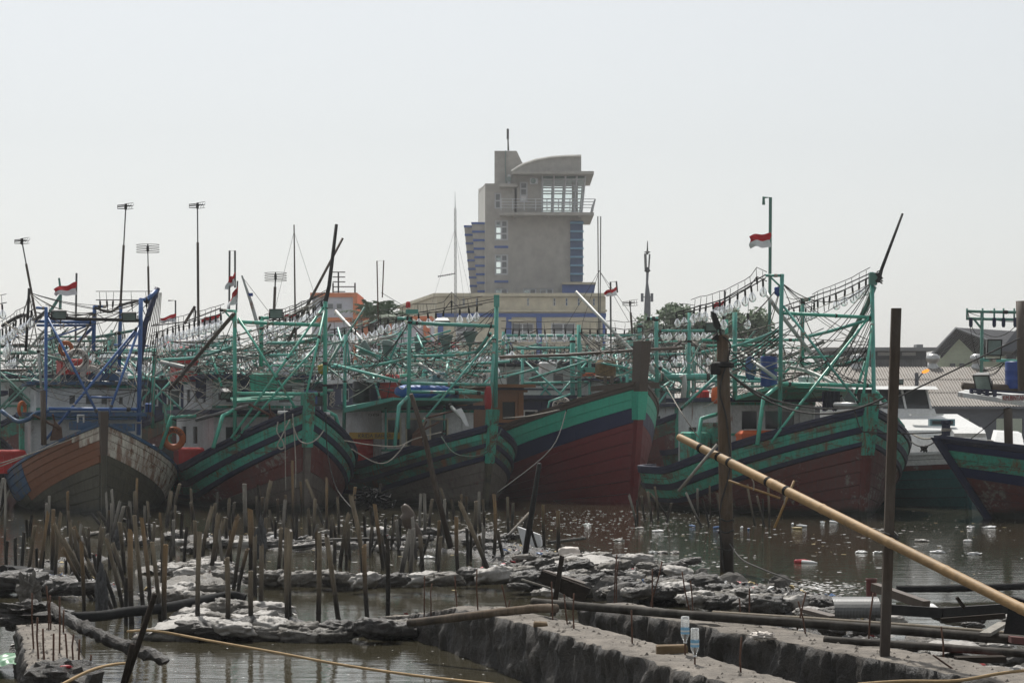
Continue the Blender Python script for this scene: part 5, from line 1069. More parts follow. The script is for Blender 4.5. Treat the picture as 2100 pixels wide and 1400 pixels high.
for (px, d, lb, pm, cb, zc_, zt_) in ((180, 99, 'boat far behind the blue boat with dark cabin', 'faded_pipe', 'navy_wall', 4.6, 6.3), (425, 100, 'boat far behind the tallest aerial pole with white cabin', 'teal_pipe', 'white_wall', 4.8, 6.2), (660, 99, 'boat far behind the dark leaning mast', 'faded_pipe', 'slate_wall', 4.8, 6.4), (880, 100, 'boat far behind the cone lampshades', 'teal_pipe', 'navy_wall', 4.6, 5.9), (1085, 99, 'boat far behind the brown wooden cabin', 'faded_pipe', 'white_wall', 4.5, 5.6), (1290, 100, 'boat far behind the tall timber stem, with slate cabin', 'teal_pipe', 'slate_wall', 4.4, 5.8)):
    rear_boat(px, d, 14, lb, pm, cb, zc=zc_, zt=zt_, nl=10)
rear_boat(-100, 63.6, 14, 'white cabined boat moored on the outer side of the blue boat', 'faded_pipe', 'white_wall', zc=3.2, zt=5.0)
# ------------------------------------------------------------------ things carried on the boats
aerial(45, 495, 76, 660, 63, 0, 'box aerial on a leaning pole above the stern of the blue boat', .035, 30)
aerial(258, 424, 243, 705, 63, 0, 'box aerial on a tall slightly tilted pole behind the blue frame', .035, 34)
aerial(303, 510, 306, 640, 72, 1, 'looped dipole aerial right of the tall tilted pole', .035, 48)
aerial(405, 422, 407, 690, 66, 0, 'box aerial on the tallest straight pole between the first two boats', .038, 34)
aerial(565, 568, 562, 640, 70, 1, 'looped dipole aerial above the roped boat floodlight', .045, 46)
aerial(1292, 622, 1297, 690, 80, 0, 'round box aerial beside the cell mast', .04, 30)
flag([(155, 700), (157, 560)], [(157, 577), (113, 592), (112, 606), (156, 605)], 64, 'flag waving above the life rings of the blue boat', .03)
flag([(360, 700), (360, 616), (345, 616)], [(360, 642), (327, 654), (326, 662), (360, 660)], 70, 'small flag just right of the blue frame', .025)
flag([(470, 640), (471, 514), (482, 514), (482, 590)], [(482, 557), (472, 570), (459, 597), (481, 586)], 66, 'flag hanging from a hooked pole, upper of a pair', .03)
flag([(485, 640), (487, 576)], [(487, 586), (478, 600), (462, 634), (486, 622)], 64, 'flag hanging just below the hooked pole flag', .025)
flag([(452, 665), (452, 640)], [(450, 643), (412, 655), (411, 668), (449, 662)], 68, 'flag low among the bulbs left of the green post', .02)
flag([(608, 690), (607, 640)], [(607, 640), (580, 650), (581, 660), (606, 656)], 70, 'flag low beside the roped boat crossbar', .02)
flag([(1253, 735), (1252, 578), (1264, 577), (1266, 600)], [(1264, 588), (1239, 599), (1242, 608), (1264, 606)], 72, 'flag with a curled tip by the pole boom', .03)
flag([(1578, 705), (1580, 405), (1566, 405), (1566, 420)], [(1581, 477), (1537, 483), (1538, 507), (1580, 507)], 62, 'large flag on the tall bent flagpole', .045, mat='faded_pipe')
flag([(1487, 655), (1486, 596)], [(1484, 616), (1463, 624), (1461, 640), (1484, 634)], 63, 'crumpled flag behind the hanging bulbs', .025)
def thin(name, pts, d, r, mat, label, cat='pole'):
    T_ = Thing(name, P(*pts[0], d), label, cat); T_.part('shaft', MB().tube([P(*p, d) for p in pts], r, 6), mat); return T_
t_ = thin('whip_mast', [(606, 700), (603, 461)], 70, [.035, .02], 'bare_wood', 'thin bare mast with stays between the first two green boats', 'mast')
for x in (560, 660): t_.part('stay', MB().tube([P(603, 475, 70), P(x, 650, 70)], .006, 3), 'grey_metal')
t_ = thin('hooked_mast', [(777, 720), (773, 535), (787, 534), (784, 610)], 74, .022, 'rusty_iron', 'hooked signal mast by the palms', 'mast'); t_.part('stay', MB().tube([P(782, 600, 74), P(850, 640, 74)], .01, 3), 'grey_metal')
t_ = thin('twin_mast', [(1228, 720), (1226, 444), (1232, 444), (1230, 720)], 74, .02, 'grey_metal', 'twin tube mast with stays left of the hooked flag', 'mast')
for x, y in ((1160, 670), (1195, 660), (1290, 660), (1320, 680)): t_.part('stay', MB().tube([P(1229, 555, 74), P(x, y, 74)], .008, 3), 'rope_dark')
thin('dark_spar', [(400, 660), (401, 640), (398, 628)], 72, .03, 'black_iron', 'short dark spar between the bulb rows')
thin('slanted_spar', [(378, 664), (400, 628)], 73, .05, 'bare_wood', 'short slanted timber spar above the bulb rows')
t_ = thin('derrick', [(535, 690), (515, 620), (496, 565)], 72, [.07, .06, .03], 'pale_pipe', 'pale tapering derrick boom left of the looped aerial', 'boom'); t_.part('stay', MB().tube([P(497, 568, 72), P(552, 640, 72)], .008, 3), 'rope_dark'); t_.part('block', MB().box(P(514, 604, 72), (.14, .1, .1)), 'blue_plastic')
t_ = thin('short_mast', [(122, 655), (125, 600), (121, 570)], 66, [.05, .04, .03], 'faded_pipe', 'short mast with pulley left of the waving flag', 'mast'); t_.part('brace', MB().tube([P(102, 640, 66), P(124, 606, 66)], .05, 6), 'faded_pipe')
ring(135, 715, 62.6, 17, 'ring_orange', 'orange life ring behind the white lettered ring', None, .5)
ring(158, 739, 61.8, 25, 'ring_white', 'white life ring lettered INKA MINA 945', 'INKA MINA 945', .1)
ring(186, 770, 62.2, 22, 'ring_white', 'plain white life ring below the lettered one', None, .3, .2)
ring(356, 899, 62.8, 25, 'ring_orange', 'orange life ring lettered ESMERALDA by the red box', 'ESMERALDA', .1)
ring(1152, 833, 70.5, 20, 'ring_white', 'pale life ring lettered MUTIARA CKR JAYA on the red hulled boat', 'MUTIAR CKR JAYA', .1)
ring(45, 838, 61.2, 17, 'ring_orange', 'orange life ring seen edge-on on the blue boat cabin side', None, 1.25)
crate(117, 736, 184, 768, 63.2, .8, 'red_plastic', 'red box behind the life rings of the blue boat')
crate(350, 733, 403, 782, 66.5, .8, 'red_plastic', 'red tall crate behind the slanting bamboo boom')
crate(358, 917, 417, 955, 64.2, .7, 'red_plastic', 'red box on deck below the ESMERALDA ring')
crate(-8, 922, 52, 970, 62.6, .7, 'red_plastic', 'red box on the side deck of the blue boat')
rf = crate(1512, 882, 1614, 935, 60.0, .5, 'orange_plastic', 'orange ribbed raft box on the foredeck', 'raft_box', 'box', .22, .08)
crate(678, 877, 701, 905, 62.6, .35, 'red_plastic', 'small red jerry can at the right rail of the roped boat', 'jerry_can', 'can', .3)
barrel(527, 900, 62.4, 44, 26, 'pale_blue', 'pale blue open tub on the roped boat foredeck', None, 'tub')
barrel(747, 945, 66.6, 53, 45, 'red_plastic', 'red drum with lid in front of the yellow name board', 'red_plastic')
barrel(797, 816, 66.8, 46, 48, 'red_plastic', 'red drum on the awning roof beside the blue tarpaulin')
barrel(741, 827, 67, 36, 46, 'black_plastic', 'black drum on the cabin roof beside the red drum')
barrel(1577, 793, 61.4, 35, 63, 'blue_plastic', 'tall dark blue drum on the awning of the lamp-strung boat')
barrel(2084, 797, 57.5, 46, 56, 'blue_plastic', 'blue drum on the roof with the name board at the edge')
floodlight(122, 643, 59.4, 31, 18, 'grey floodlight on the left end of the blue crossbar', .35, .1)
floodlight(267, 647, 60.0, 30, 18, 'grey floodlight on the right end of the blue crossbar', .35, -.1)
floodlight(567, 642, 61.8, 28, 20, 'square floodlight standing on the green crossbar', .2, 0)
floodlight(907, 659, 64.5, 30, 12, 'flat black floodlight above the cone lampshades', .6, 0)
floodlight(460, 806, 61.4, 22, 18, 'dark floodlight tilted beside the green post', .7, .5)
floodlight(1458, 668, 60.4, 24, 18, 'grey floodlight left of the big timber post head', .3, 0)
floodlight(2017, 780, 56.6, 34, 42, 'large glass floodlight tilted on the roof rail', .8, -.5)
floodlight(2036, 712, 57.6, 32, 34, 'dark square floodlight above the blue drum', .1, .2)
floodlight(1847, 781, 66, 9, 10, 'tiny square floodlight over the cruiser roof', .2, 0)
# cone lampshades
for (px, py, d, tl, lb) in ((749, 716, 66, (-.75, -.3, .6), 'tilted pale cone lampshade next to the hanging bulbs'), (795, 713, 66, (.25, -.3, .9), 'cone lampshade leaning over the red drum'), (861, 704, 65.5, (.3, 0, 1), 'dark green cone lampshade right of the post'), (914, 699, 65.3, (0, .05, 1), 'cone lampshade with yellow straps'), (964, 692, 65, (.02, .05, 1), 'upright cone lampshade left of the tall green post')):
    c = P(px, py, d); ax = Vector(tl).normalized(); T_ = Thing('cone_lampshade', c-EZ*.3, lb, 'lampshade', 'cone lampshades on the weathered boat')
    T_.part('shade', MB().lathe([(.05, -.26), (.09, -.18), (.22, .14), (.225, .17), (.205, .16), (.08, -.15), (.02, -.16)], c, 20, ax), 'shade_grey', None, True); T_.part('neck', MB().tube([c-ax*.5, c-ax*.24], .035, 7), 'faded_pipe')
# tarpaulin bundle
def lump(c, sx, sy, sz, n=10, m_=18, amp=.12, fr=3.0, seed=0, sq=2.6, flat=.0):
    "irregular cushion-like lump"
    v = []; f = []; sv_ = Vector((seed*7.3, seed*3.1, seed*1.7))
    for i in range(n+1):
        ph = -math.pi/2+math.pi*i/n
        for j in range(m_):
            a = 2*math.pi*j/m_; e = 2/sq
            cs = lambda t_: math.copysign(abs(math.cos(t_))**e, math.cos(t_)); sn = lambda t_: math.copysign(abs(math.sin(t_))**e, math.sin(t_))
            p = Vector((cs(a)*cs(ph), sn(a)*cs(ph), sn(ph))); q = noise.noise(p*fr+sv_)*amp+noise.noise(p*fr*2.7+sv_)*amp*.5
            p = p*(1+q); z = p.z
            if z < -flat and flat: z = -flat
            v.append(Vector((p.x*sx, p.y*sy, z*sz))+Vector(c))
    for i in range(n):
        for j in range(m_): f.append((i*m_+j, i*m_+(j+1) % m_, (i+1)*m_+(j+1) % m_, (i+1)*m_+j))
    return v, f
c = P(869, 803, 65.2); single('tarpaulin_bundle', MB().add(*lump((0, 0, 0), .82, .5, .23, 14, 30, .14, 3, 2)), 'blue_tarp', 'blue tarpaulin bundle lashed on the awning roof', 'tarpaulin', None, None, True).location = c
c = P(1242, 758, 69.6); o = single('net_bale', MB().add(*lump((0, 0, 0), .32, .22, .3, 12, 20, .15, 3, 5, 4)), 'net_tan', 'tan bale of net on the tall bowed boat', 'net', None, None, True); o.location = c
c = P(662, 757, 62.4); o = single('plastic_bag', MB().add(*lump((0, 0, 0), .14, .12, .14, 10, 16, .2, 3, 4)), 'yellow_plastic', 'yellow bag hung beside the right green post', 'bag', None, None, True); o.location = c
c = P(1597, 597, 58.2); o = single('plastic_bag', MB().add(*lump((0, 0, 0), .12, .05, .12, 10, 16, .3, 3, 9)), 'blue_plastic', 'blue bag caught on the left lamp post', 'bag', None, None, True); o.location = c
c = P(1540, 755, 60.4); o = single('hanging_rag', MB().add(*lump((0, 0, 0), .14, .05, .3, 10, 16, .3, 3, 11)), 'trash_blue', 'faded blue rag hanging beside the tall drum', 'rag', None, None, True); o.location = c
c = P(1468, 810, 60.8); o = single('life_jacket', MB().add(*lump((0, 0, 0), .13, .08, .22, 10, 16, .2, 3, 12)), 'orange_plastic', 'orange life jacket hung behind the big timber post', 'life jacket', None, None, True); o.location = c
c = P(1001, 817, 63.2); o = single('hanging_jacket', MB().add(*lump((0, 0, 0), .1, .08, .34, 10, 16, .25, 3, 13)), 'letter_red', 'red and dark jacket hung on the right teal post', 'jacket', None, None, True); o.location = c
c = P(946, 858, 63.0); o = single('plastic_sheet', MB().prism([c+Vector((-.15, 0, .25)), c+Vector((.12, 0, -.2)), c+Vector((.22, 0, -.22)), c+Vector((.1, 0, .12)), c+Vector((0, 0, .3))], (0, .03, 0)), 'foam', 'white sheet draped on the weathered boat foredeck', 'sheet')
# rusty anchors
for (px, py, d, lb, sd) in ((102, 872, 59.4, 'rusty anchor hung by the blue boat post', 1), (868, 885, 63.0, 'rusty plate anchor on the weathered boat foredeck', -1), (545, 850, 60.8, 'rusty anchor with rope behind the blue tub', 1)):
    c = P(px, py, d); T_ = Thing('anchor', c-EZ*.3, lb, 'anchor', 'rusty anchors on the foredecks')
    T_.part('shank', MB().tube([c+Vector((-.45*sd, 0, .28)), c+Vector((.3*sd, 0, -.1))], .035, 6), 'rusty_iron'); T_.part('stock', MB().tube([c+Vector((.1, -.1, .3)), c+Vector((.2*sd, .1, -.35))], .025, 6), 'rusty_iron')
    T_.part('fluke', MB().prism([c+Vector((.0, 0, -.4)), c+Vector((.34*sd, 0, -.38)), c+Vector((.3*sd, 0, -.05)), c+Vector((.12*sd, 0, .12))], (0, .05, 0)), 'rusty_iron')
# mooring ropes between boats and stakes
def mooring(pts, r, mat, label, sgv=.0):
    q = [P(*p) for p in pts]; q = smoothpts(q, 6) if len(q) > 2 else sag(q[0], q[1], sgv, 12); return single('mooring_rope', MB().tube(q, r, 6), mat, label, 'rope', 'mooring ropes', None, True)
mooring([(706, 903, 61.4), (760, 912, 62), (815, 915, 62), (850, 900, 62.2), (905, 886, 62)], .018, 'rope', 'pale rope slung from the roped boat rail to the weathered boat')
mooring([(720, 920, 61.4), (770, 948, 61.6), (800, 944, 61.8), (830, 912, 62)], .016, 'rope', 'pale rope drooping under the red drum along the weathered hull')
mooring([(1162, 840, 67), (1130, 920, 63), (1020, 1010, 57.5)], .016, 'rope_dark', 'dark mooring line from the red hull down to the water')
mooring([(1032, 857, 62.2), (1090, 852, 64), (1155, 838, 67.5)], .018, 'rope', 'pale line from the weathered bow across to the red hull')
mooring([(668, 846, 60.5), (672, 930, 60.3), (690, 1000, 59), (722, 1042, 57)], .018, 'rope_dark', 'black line hanging from the roped bow into the water')
mooring([(606, 1000, 59.8), (606, 935, 59.8), (600, 848, 59.9)], .016, 'rope', 'straight mooring rope hanging down the roped bow')
mooring([(586, 1005, 59.8), (585, 930, 59.8), (584, 845, 59.9)], .014, 'rope', 'second straight rope hanging down the roped bow to the stakes')
mooring([(570, 865, 59.7), (568, 885, 59.6), (580, 905, 59.6), (582, 918, 59.5), (574, 920, 59.5), (569, 912, 59.5), (576, 898, 59.5), (594, 860, 59.7)], .018, 'rope', 'rope tied in a hanging loop left of the green stem')
mooring([(600, 868, 59.7), (612, 900, 59.6), (630, 909, 59.4), (650, 900, 59.7), (664, 882, 60.3)], .018, 'rope', 'rope slung round the green stem of the roped boat')
mooring([(905, 895, 62), (930, 928, 61.6), (970, 936, 61.4), (1005, 922, 61.6), (1028, 880, 62)], .018, 'net_green', 'dark green rope drooping round the weathered bow')
mooring([(1366, 792, 62), (1400, 850, 60), (1433, 897, 60.3)], .016, 'rope', 'straight rope from the tall bow to the midship bent pipe')
mooring([(1752, 838, 56.8), (1765, 880, 56.6), (1785, 886, 56.6), (1850, 889, 57), (1940, 886, 55.8)], .018, 'rope_dark', 'dark rope from the lamp-strung bow across to the raked bow')

for (x0_, y0_, x1_, y1_, dd, mt, lb) in ((560, 742, 592, 768, 66, 'foam', 'white foam box on the cabin roof behind the green painted box'), (612, 800, 650, 828, 66, 'blue_plastic', 'dark blue box under the right post of the roped boat'), (296, 826, 318, 850, 66, 'blue_tarp', 'bright blue box beside the blue frame foot'), (1106, 742, 1138, 766, 72, 'foam', 'white foam box before the big white deckhouse'), (1196, 764, 1222, 772, 71, 'orange_plastic', 'orange float lying along the star-marked beam'), (884, 762, 912, 786, 67, 'pale_blue', 'pale blue crate behind the tarpaulin bundle'), (1640, 770, 1668, 790, 62, 'foam', 'white fish box on the awning of the orange raft boat'), (1430, 800, 1452, 822, 64, 'red_plastic', 'red can on the midship house left of the timber post'), (236, 760, 262, 786, 65, 'foam', 'white fish box at the right end of the blue cabin roof')):
    crate(x0_, y0_, x1_, y1_, dd, .35, mt, lb, 'fish_box', 'box', .25)
# ------------------------------------------------------------------ foreground: mud bunds
ROWS = []   # (world polyline, half width, height)
def row(pts, hw, h): ROWS.append(([W(x, y, .05).xy for x, y in pts], hw, h))
row([(335, 1300), (480, 1296), (640, 1298), (800, 1290), (850, 1275)], 0.31, 0.105)
row([(400, 1275), (470, 1262), (560, 1268)], 0.47, 0.081); row([(350, 1215), (420, 1195), (460, 1178)], 0.68, 0.056)
row([(540, 1187), (700, 1188), (850, 1188), (1000, 1183), (1110, 1165)], 0.34, 0.124); row([(1060, 1170), (1200, 1170), (1330, 1190), (1450, 1200)], 0.94, 0.149)
row([(1180, 1140), (1120, 1160), (1080, 1140), (1030, 1120)], 0.85, 0.099); row([(1440, 1205), (1560, 1215), (1680, 1235), (1760, 1270)], 0.64, 0.136); row([(1180, 1205), (1300, 1215), (1400, 1225)], 0.42, 0.186)
row([(300, 1100), (480, 1098), (700, 1108), (860, 1100), (1000, 1092)], 0.36, 0.050); row([(560, 1120), (760, 1118), (960, 1125), (1060, 1130)], 0.27, 0.031)
row([(-30, 1190), (60, 1188), (130, 1192), (175, 1200)], 0.59, 0.136); row([(100, 1150), (200, 1140)], 0.51, 0.037)
row([(1700, 1300), (1850, 1310), (2150, 1330)], 1.10, 0.211); row([(1830, 1350), (1980, 1380), (2200, 1400)], 1.02, 0.236); row([(1850, 1262), (2150, 1275)], 0.38, 0.155); row([(-30, 1330), (10, 1330)], 0.77, 0.074)
def bank_h(x, y):
    h = -.35; p = Vector((x, y))
    for pl, hw, hh in ROWS:
        for i in range(len(pl)-1):
            a, c = pl[i], pl[i+1]; ab = c-a; t_ = max(0, min(1, (p-a).dot(ab)/ab.length_squared)); d_ = (p-(a+ab*t_)).length/hw
            if d_ < 2.2: h = max(h, (hh+.12)*math.exp(-d_*d_*.8)-.12)
    if h > -.3:
        v = Vector((x, y, 0)); h += noise.noise(v*1.6)*.07+noise.noise(v*5.5)*.05+noise.noise(v*13)*.03
    return h
nx, ny = 130, 310; X0_, X1_, Y0_, Y1_ = -8.6, 6.4, 16.0, 50.5
gv = []; Hh = {}
for j in range(ny+1):
    y = Y0_+(Y1_-Y0_)*j/ny; wsc = .55+.45*y/Y1_
    for i in range(nx+1):
        x = (X0_+(X1_-X0_)*i/nx)*(.45+.75*(y-Y0_)/(Y1_-Y0_)) if y > 0 else 0
        gv.append((x, y, bank_h(x, y)))
gf = []
for j in range(ny):
    for i in range(nx):
        q = (j*(nx+1)+i, j*(nx+1)+i+1, (j+1)*(nx+1)+i+1, (j+1)*(nx+1)+i)
        if max(gv[k][2] for k in q) > -.12: gf.append(q)
single('mud_bank', MB().add(gv, gf), 'mud', None, None, kind='structure', smooth=True)
# ------------------------------------------------------------------ rough mud-concrete foundation walls with reinforcing rods
def found_wall(line, width, label, seed, rods=()):
    "line: list of (x,y,top z) along the left top edge; the wall lies to its right"
    T_ = Thing('foundation_wall', (line[0][0], line[0][1], 0), label, 'wall', 'half-built foundation walls')
    pl = [Vector(p) for p in line]; L = sum((pl[i+1].xy-pl[i].xy).length for i in range(len(pl)-1)); n = int(L/.035); v = []; prof = []
    m1, m2, m3 = 14, 10, 12
    for k in range(m1): prof.append((0.0, 1-k/m1))
    prof = [(0.0, k/m1) for k in range(m1)]+[(k/m2, 1.0) for k in range(m2)]+[(1.0, 1-k/m3) for k in range(m3+1)]
    sg_ = Vector((seed*5.1, 0, 0)); seglen = [(pl[i+1].xy-pl[i].xy).length for i in range(len(pl)-1)]
    for i in range(n+1):
        s_ = L*i/n; k = 0
        while k < len(seglen)-1 and s_ > seglen[k]: s_ -= seglen[k]; k += 1
        c = pl[k].lerp(pl[k+1], s_/seglen[k]); tg = (pl[k+1]-pl[k]); tg.z = 0; tg.normalize(); rt = Vector((tg.y, -tg.x, 0)); rt = rt if rt.x > 0 else -rt
        for (a, z) in prof:
            p = c+rt*(a*width); zz = -.5+(c.z+.5)*z; q = Vector((p.x, p.y, zz))
            st = Vector((q.x*3.0, q.y*3.0, q.z*2.4))+sg_+Vector((noise.noise(q*2.2), noise.noise(q*2.2+Vector((9, 0, 0))), 0))*.8; dsp = noise.noise(st)*.08+noise.noise(st*2.6)*.04+noise.noise(st*6)*.028+noise.noise(st*13)*.016+abs(noise.noise(st*1.7))*.04
            if 0 < a < 1: q.z += noise.noise(Vector((q.x, q.y, 0))*3)*.025+noise.noise(Vector((q.x, q.y, 0))*9)*.012+noise.noise(Vector((q.x, q.y, 0))*22)*.008
            else:
                q += rt*(dsp if a == 1 else -dsp)*(1.0 if z < .93 else .4)
                if z >= .99: q.z -= abs(dsp)*.35
            v.append(q)
    k = len(prof); f = [(i*k+j, i*k+j+1, (i+1)*k+j+1, (i+1)*k+j) for i in range(n) for j in range(k-1)]
    f.append(tuple(range(k))); f.append(tuple(n*k+j for j in range(k-1, -1, -1)))
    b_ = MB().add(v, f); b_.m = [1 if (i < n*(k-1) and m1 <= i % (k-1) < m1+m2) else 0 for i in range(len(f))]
    T_.part('wall_body', b_, ['wall_mud_shaded', 'wall_top_sunlit'], None, True)
    rb = MB(); rq = random.Random(seed)     # loose clods and grit lying on top
    for q_ in range(420):
        i_ = rq.randrange(n); o_ = v[i_*len(prof)+m1+rq.randrange(1, m2-1)]; s_ = rq.choice([.006, .008, .01, .014, .02, .03])
        pts_ = [o_+Vector((math.cos(a)*s_*rq.uniform(.6, 1.2), math.sin(a)*s_*rq.uniform(.6, 1.2), -.004)) for a in (0, 1.26, 2.5, 3.77, 5.0)]
        rb.add(pts_+[o_+Vector((0, 0, s_*rq.uniform(.4, .9)))], [(i, (i+1) % 5, 5) for i in range(5)])
    tag(T_.part('grit', rb, 'wall_top_sunlit'), kind='stuff')
    for (bx, by, tx, ty) in rods:
        d_ = Wd(by, .5); a = P(bx, by, d_); c = P(tx, ty, d_); mid = a.lerp(c, .55)+Vector((random.uniform(-.012, .012), 0, 0))
        T_.part('rebar', MB().tube([a-EZ*.15, a, mid, c], .0085, 6), 'rusty_iron', None, True)
    return T_
found_wall([(-1.62, 27.2, .16), (-1.15, 26.2, .28), (-.62, 24.6, .50), (.18, 21.8, .57), (1.75, 16.4, .60), (3.4, 10.8, .6)], .52, 'rough foundation wall carrying the two upturned bottles', 1,
    [(937, 1237, 933, 1180), (980, 1250, 978, 1167), (1040, 1253, 1029, 1198), (1046, 1262, 1045, 1230), (1134, 1281, 1131, 1192), (1165, 1292, 1157, 1218), (1178, 1305, 1177, 1216), (1297, 1337, 1295, 1250), (1520, 1400, 1521, 1305), (870, 1240, 871, 1180), (884, 1238, 886, 1196)])
found_wall([(.72, 25.0, .50), (1.78, 22.0, .56), (3.0, 18.95, .56), (3.85, 16.9, .56), (5.4, 13, .56)], .62, 'rough foundation wall under the square upright plank', 2,
    [(1264, 1222, 1268, 1150), (1338, 1248, 1338, 1166), (1335, 1236, 1358, 1150), (1414, 1252, 1399, 1172), (1260, 1228, 1265, 1136), (1421, 1252, 1416, 1190), (1516, 1288, 1516, 1226), (1536, 1280, 1537, 1205), (1633, 1301, 1653, 1213), (1654, 1314, 1637, 1232), (1781, 1327, 1791, 1215), (1935, 1361, 1930, 1284), (1976, 1385, 1913, 1342)])
found_wall([(-5.15, 23.4, .42), (-4.6, 21.2, .5), (-3.72, 17.4, .52), (-2.6, 12.6, .52)], .46, 'rough foundation wall bristling with rods at the flooded corner', 3,
    [(66+k*0, 0, 0, 0) for k in range(0)]+[(69, 1331, 66, 1215), (79, 1353, 77, 1265), (92, 1368, 88, 1288), (100, 1283, 95, 1200), (104, 1280, 103, 1220), (108, 1396, 110, 1298), (122, 1340, 122, 1222), (130, 1295, 131, 1250), (138, 1356, 134, 1298), (150, 1354, 151, 1300), (166, 1394, 163, 1310), (187, 1396, 187, 1342)])
# ------------------------------------------------------------------ bamboo stakes
rs = random.Random(5)
def stake(tx, ty, bx, by, wpx, mat, label, group, d=None, name='bamboo_stake', below=.35):
    d = d or Wd(max(by, 1035), .0); top = P(tx, ty, d-rs.uniform(-.1, .25)); bot = P(bx, by, d); ax = (top-bot); L = ax.length; ax.normalize(); r = max(.025, wpx/2*d/F*.86)
    bot2 = bot-ax*below; L += below; b_ = MB(); pts = [(r*.94, 0)]; h = rs.uniform(.1, .35)
    while h < L-.06:
        pts += [(r*.955, h-.02), (r*1.08, h-.006), (r*1.08, h+.006), (r*.96, h+.02)]; h += rs.uniform(.26, .4)
    pts += [(r*.97, L), (r*.74, L-.003), (r*.70, L-.12), (.004, L-.125)]
    b_.lathe(pts, (0, 0, 0), 10, ax)
    cut = ax.orthogonal(); bend = rs.gauss(0, .018)*L; jag = {}
    sh = rs.uniform(-.5, .5)
    brk = rs.random() < .4
    b_.v = [q+ax*((sh*q.dot(cut)+(rs.uniform(-.06, .05) if brk else 0)) if q.dot(ax) > L-.02 else 0)+cut*(bend*math.sin(math.pi*min(1, q.dot(ax)/L))) for q in b_.v]
    o = link(name, b_.mesh(name, mat, Vector((0, 0, 0)), False)); o.location = bot2
    label = label.replace('short ', '').replace('tall ', '').replace('slender ', '').replace('thin ', '')
    label = ('stout ' if wpx/2*d/F > .058 else 'slim ' if wpx/2*d/F < .043 else 'middling ')+('jagged-topped ' if brk else 'clean-cut ')+('tall ' if L > 1.5+below else 'low ' if L < .75+below else '')+label
    tag(o, label, 'bamboo stake', group); return o
LS = [(20, 0, 20, 690, 24, 2), (34, 5, 28, 450, 18, 2), (58, 95, 5, 260, 14, 2), (365, 215, 355, 640, 30, 1), (328, 240, 250, 730, 28, 1), (415, 245, 385, 720, 28, 0), (215, 265, 205, 390, 26, 4), (238, 325, 180, 720, 28, 0), (163, 370, 148, 595, 28, 4), (50, 430, 50, 580, 28, 4), (105, 410, 112, 600, 28, 4), (250, 480, 245, 600, 24, 4),
      (370, 310, 620, 740, 28, 0), (435, 420, 660, 830, 36, 0), (478, 290, 490, 680, 30, 0), (538, 290, 610, 560, 28, 0), (505, 335, 640, 640, 32, 1), (555, 450, 572, 985, 30, 1), (605, 340, 620, 560, 26, 0), (625, 245, 690, 330, 24, 4), (672, 230, 740, 345, 28, 0), (725, 100, 750, 380, 16, 2), (762, 80, 765, 350, 22, 2), (785, 30, 780, 240, 22, 1), (820, 160, 765, 430, 26, 2), (845, 195, 785, 420, 30, 2),
      (890, 180, 905, 360, 22, 0), (937, 0, 955, 320, 20, 1), (1010, 160, 1030, 420, 24, 0), (1168, 90, 1140, 330, 28, 0), (697, 335, 680, 660, 40, 0), (730, 420, 835, 890, 34, 0), (770, 445, 860, 760, 34, 0), (818, 300, 850, 640, 34, 0), (890, 365, 905, 1000, 44, 1), (918, 255, 985, 940, 36, 0), (967, 270, 1020, 920, 34, 1), (1040, 435, 1090, 1010, 36, 0), (1110, 370, 1105, 720, 30, 0), (1133, 455, 1138, 1040, 42, 1),
      (430, 480, 640, 830, 32, 1), (500, 450, 560, 600, 30, 0), (600, 565, 760, 900, 32, 0), (640, 520, 665, 640, 30, 0), (580, 610, 660, 760, 30, 0), (862, 700, 862, 1000, 34, 4), (710, 640, 780, 880, 34, 4), (1175, 480, 1165, 590, 26, 2), (180, 290, 190, 400, 24, 4), (300, 500, 290, 620, 24, 4), (450, 560, 455, 690, 26, 4)]
CS = [(1142, 245, 1150, 420, 20, 0), (1090, 390, 1100, 560, 24, 4), (1165, 430, 1155, 720, 28, 0), (1195, 495, 1190, 1120, 34, 0), (1118, 465, 1105, 690, 24, 4), (1075, 210, 1035, 400, 24, 0), (1025, 255, 995, 470, 26, 0), (1030, 380, 1040, 570, 24, 4), (1270, 345, 1225, 700, 28, 0), (1305, 390, 1250, 765, 32, 0), (1335, 430, 1275, 745, 28, 0), (1355, 415, 1355, 580, 24, 0), (1403, 320, 1395, 440, 22, 0), (1420, 410, 1330, 760, 32, 1), (1357, 655, 1350, 1115, 36, 0),
      (1462, 210, 1470, 500, 30, 2), (1497, 360, 1500, 740, 40, 1), (1500, 730, 1510, 1120, 36, 0), (1565, 585, 1555, 1015, 34, 0), (1563, 510, 1560, 640, 28, 0), (1525, 530, 1530, 880, 30, 0), (1548, 240, 1550, 430, 22, 1), (1570, 290, 1560, 420, 24, 1), (1620, 195, 1585, 450, 28, 0), (1535, 285, 1540, 420, 26, 0), (1660, 300, 1655, 430, 20, 1), (1650, 430, 1655, 560, 22, 4), (1680, 475, 1650, 780, 28, 0), (1690, 400, 1700, 520, 22, 4), (1707, 275, 1705, 430, 20, 1),
      (1748, 70, 1750, 440, 20, 1), (1715, 475, 1725, 1110, 34, 0), (1740, 500, 1745, 1035, 30, 0), (1798, 195, 1795, 400, 18, 1), (1830, 185, 1930, 450, 22, 0), (1845, 370, 1860, 560, 24, 0), (1885, 300, 1880, 580, 24, 0), (1910, 515, 1900, 1100, 36, 0), (1955, 180, 1955, 520, 20, 1), (1955, 535, 2030, 1090, 36, 0), (1985, 395, 1985, 580, 24, 0), (2003, 545, 2000, 690, 26, 0), (1445, 515, 1400, 835, 28, 0), (1480, 600, 1435, 860, 28, 1), (1775, 390, 1775, 560, 22, 4), (1240, 470, 1235, 560, 24, 4)]
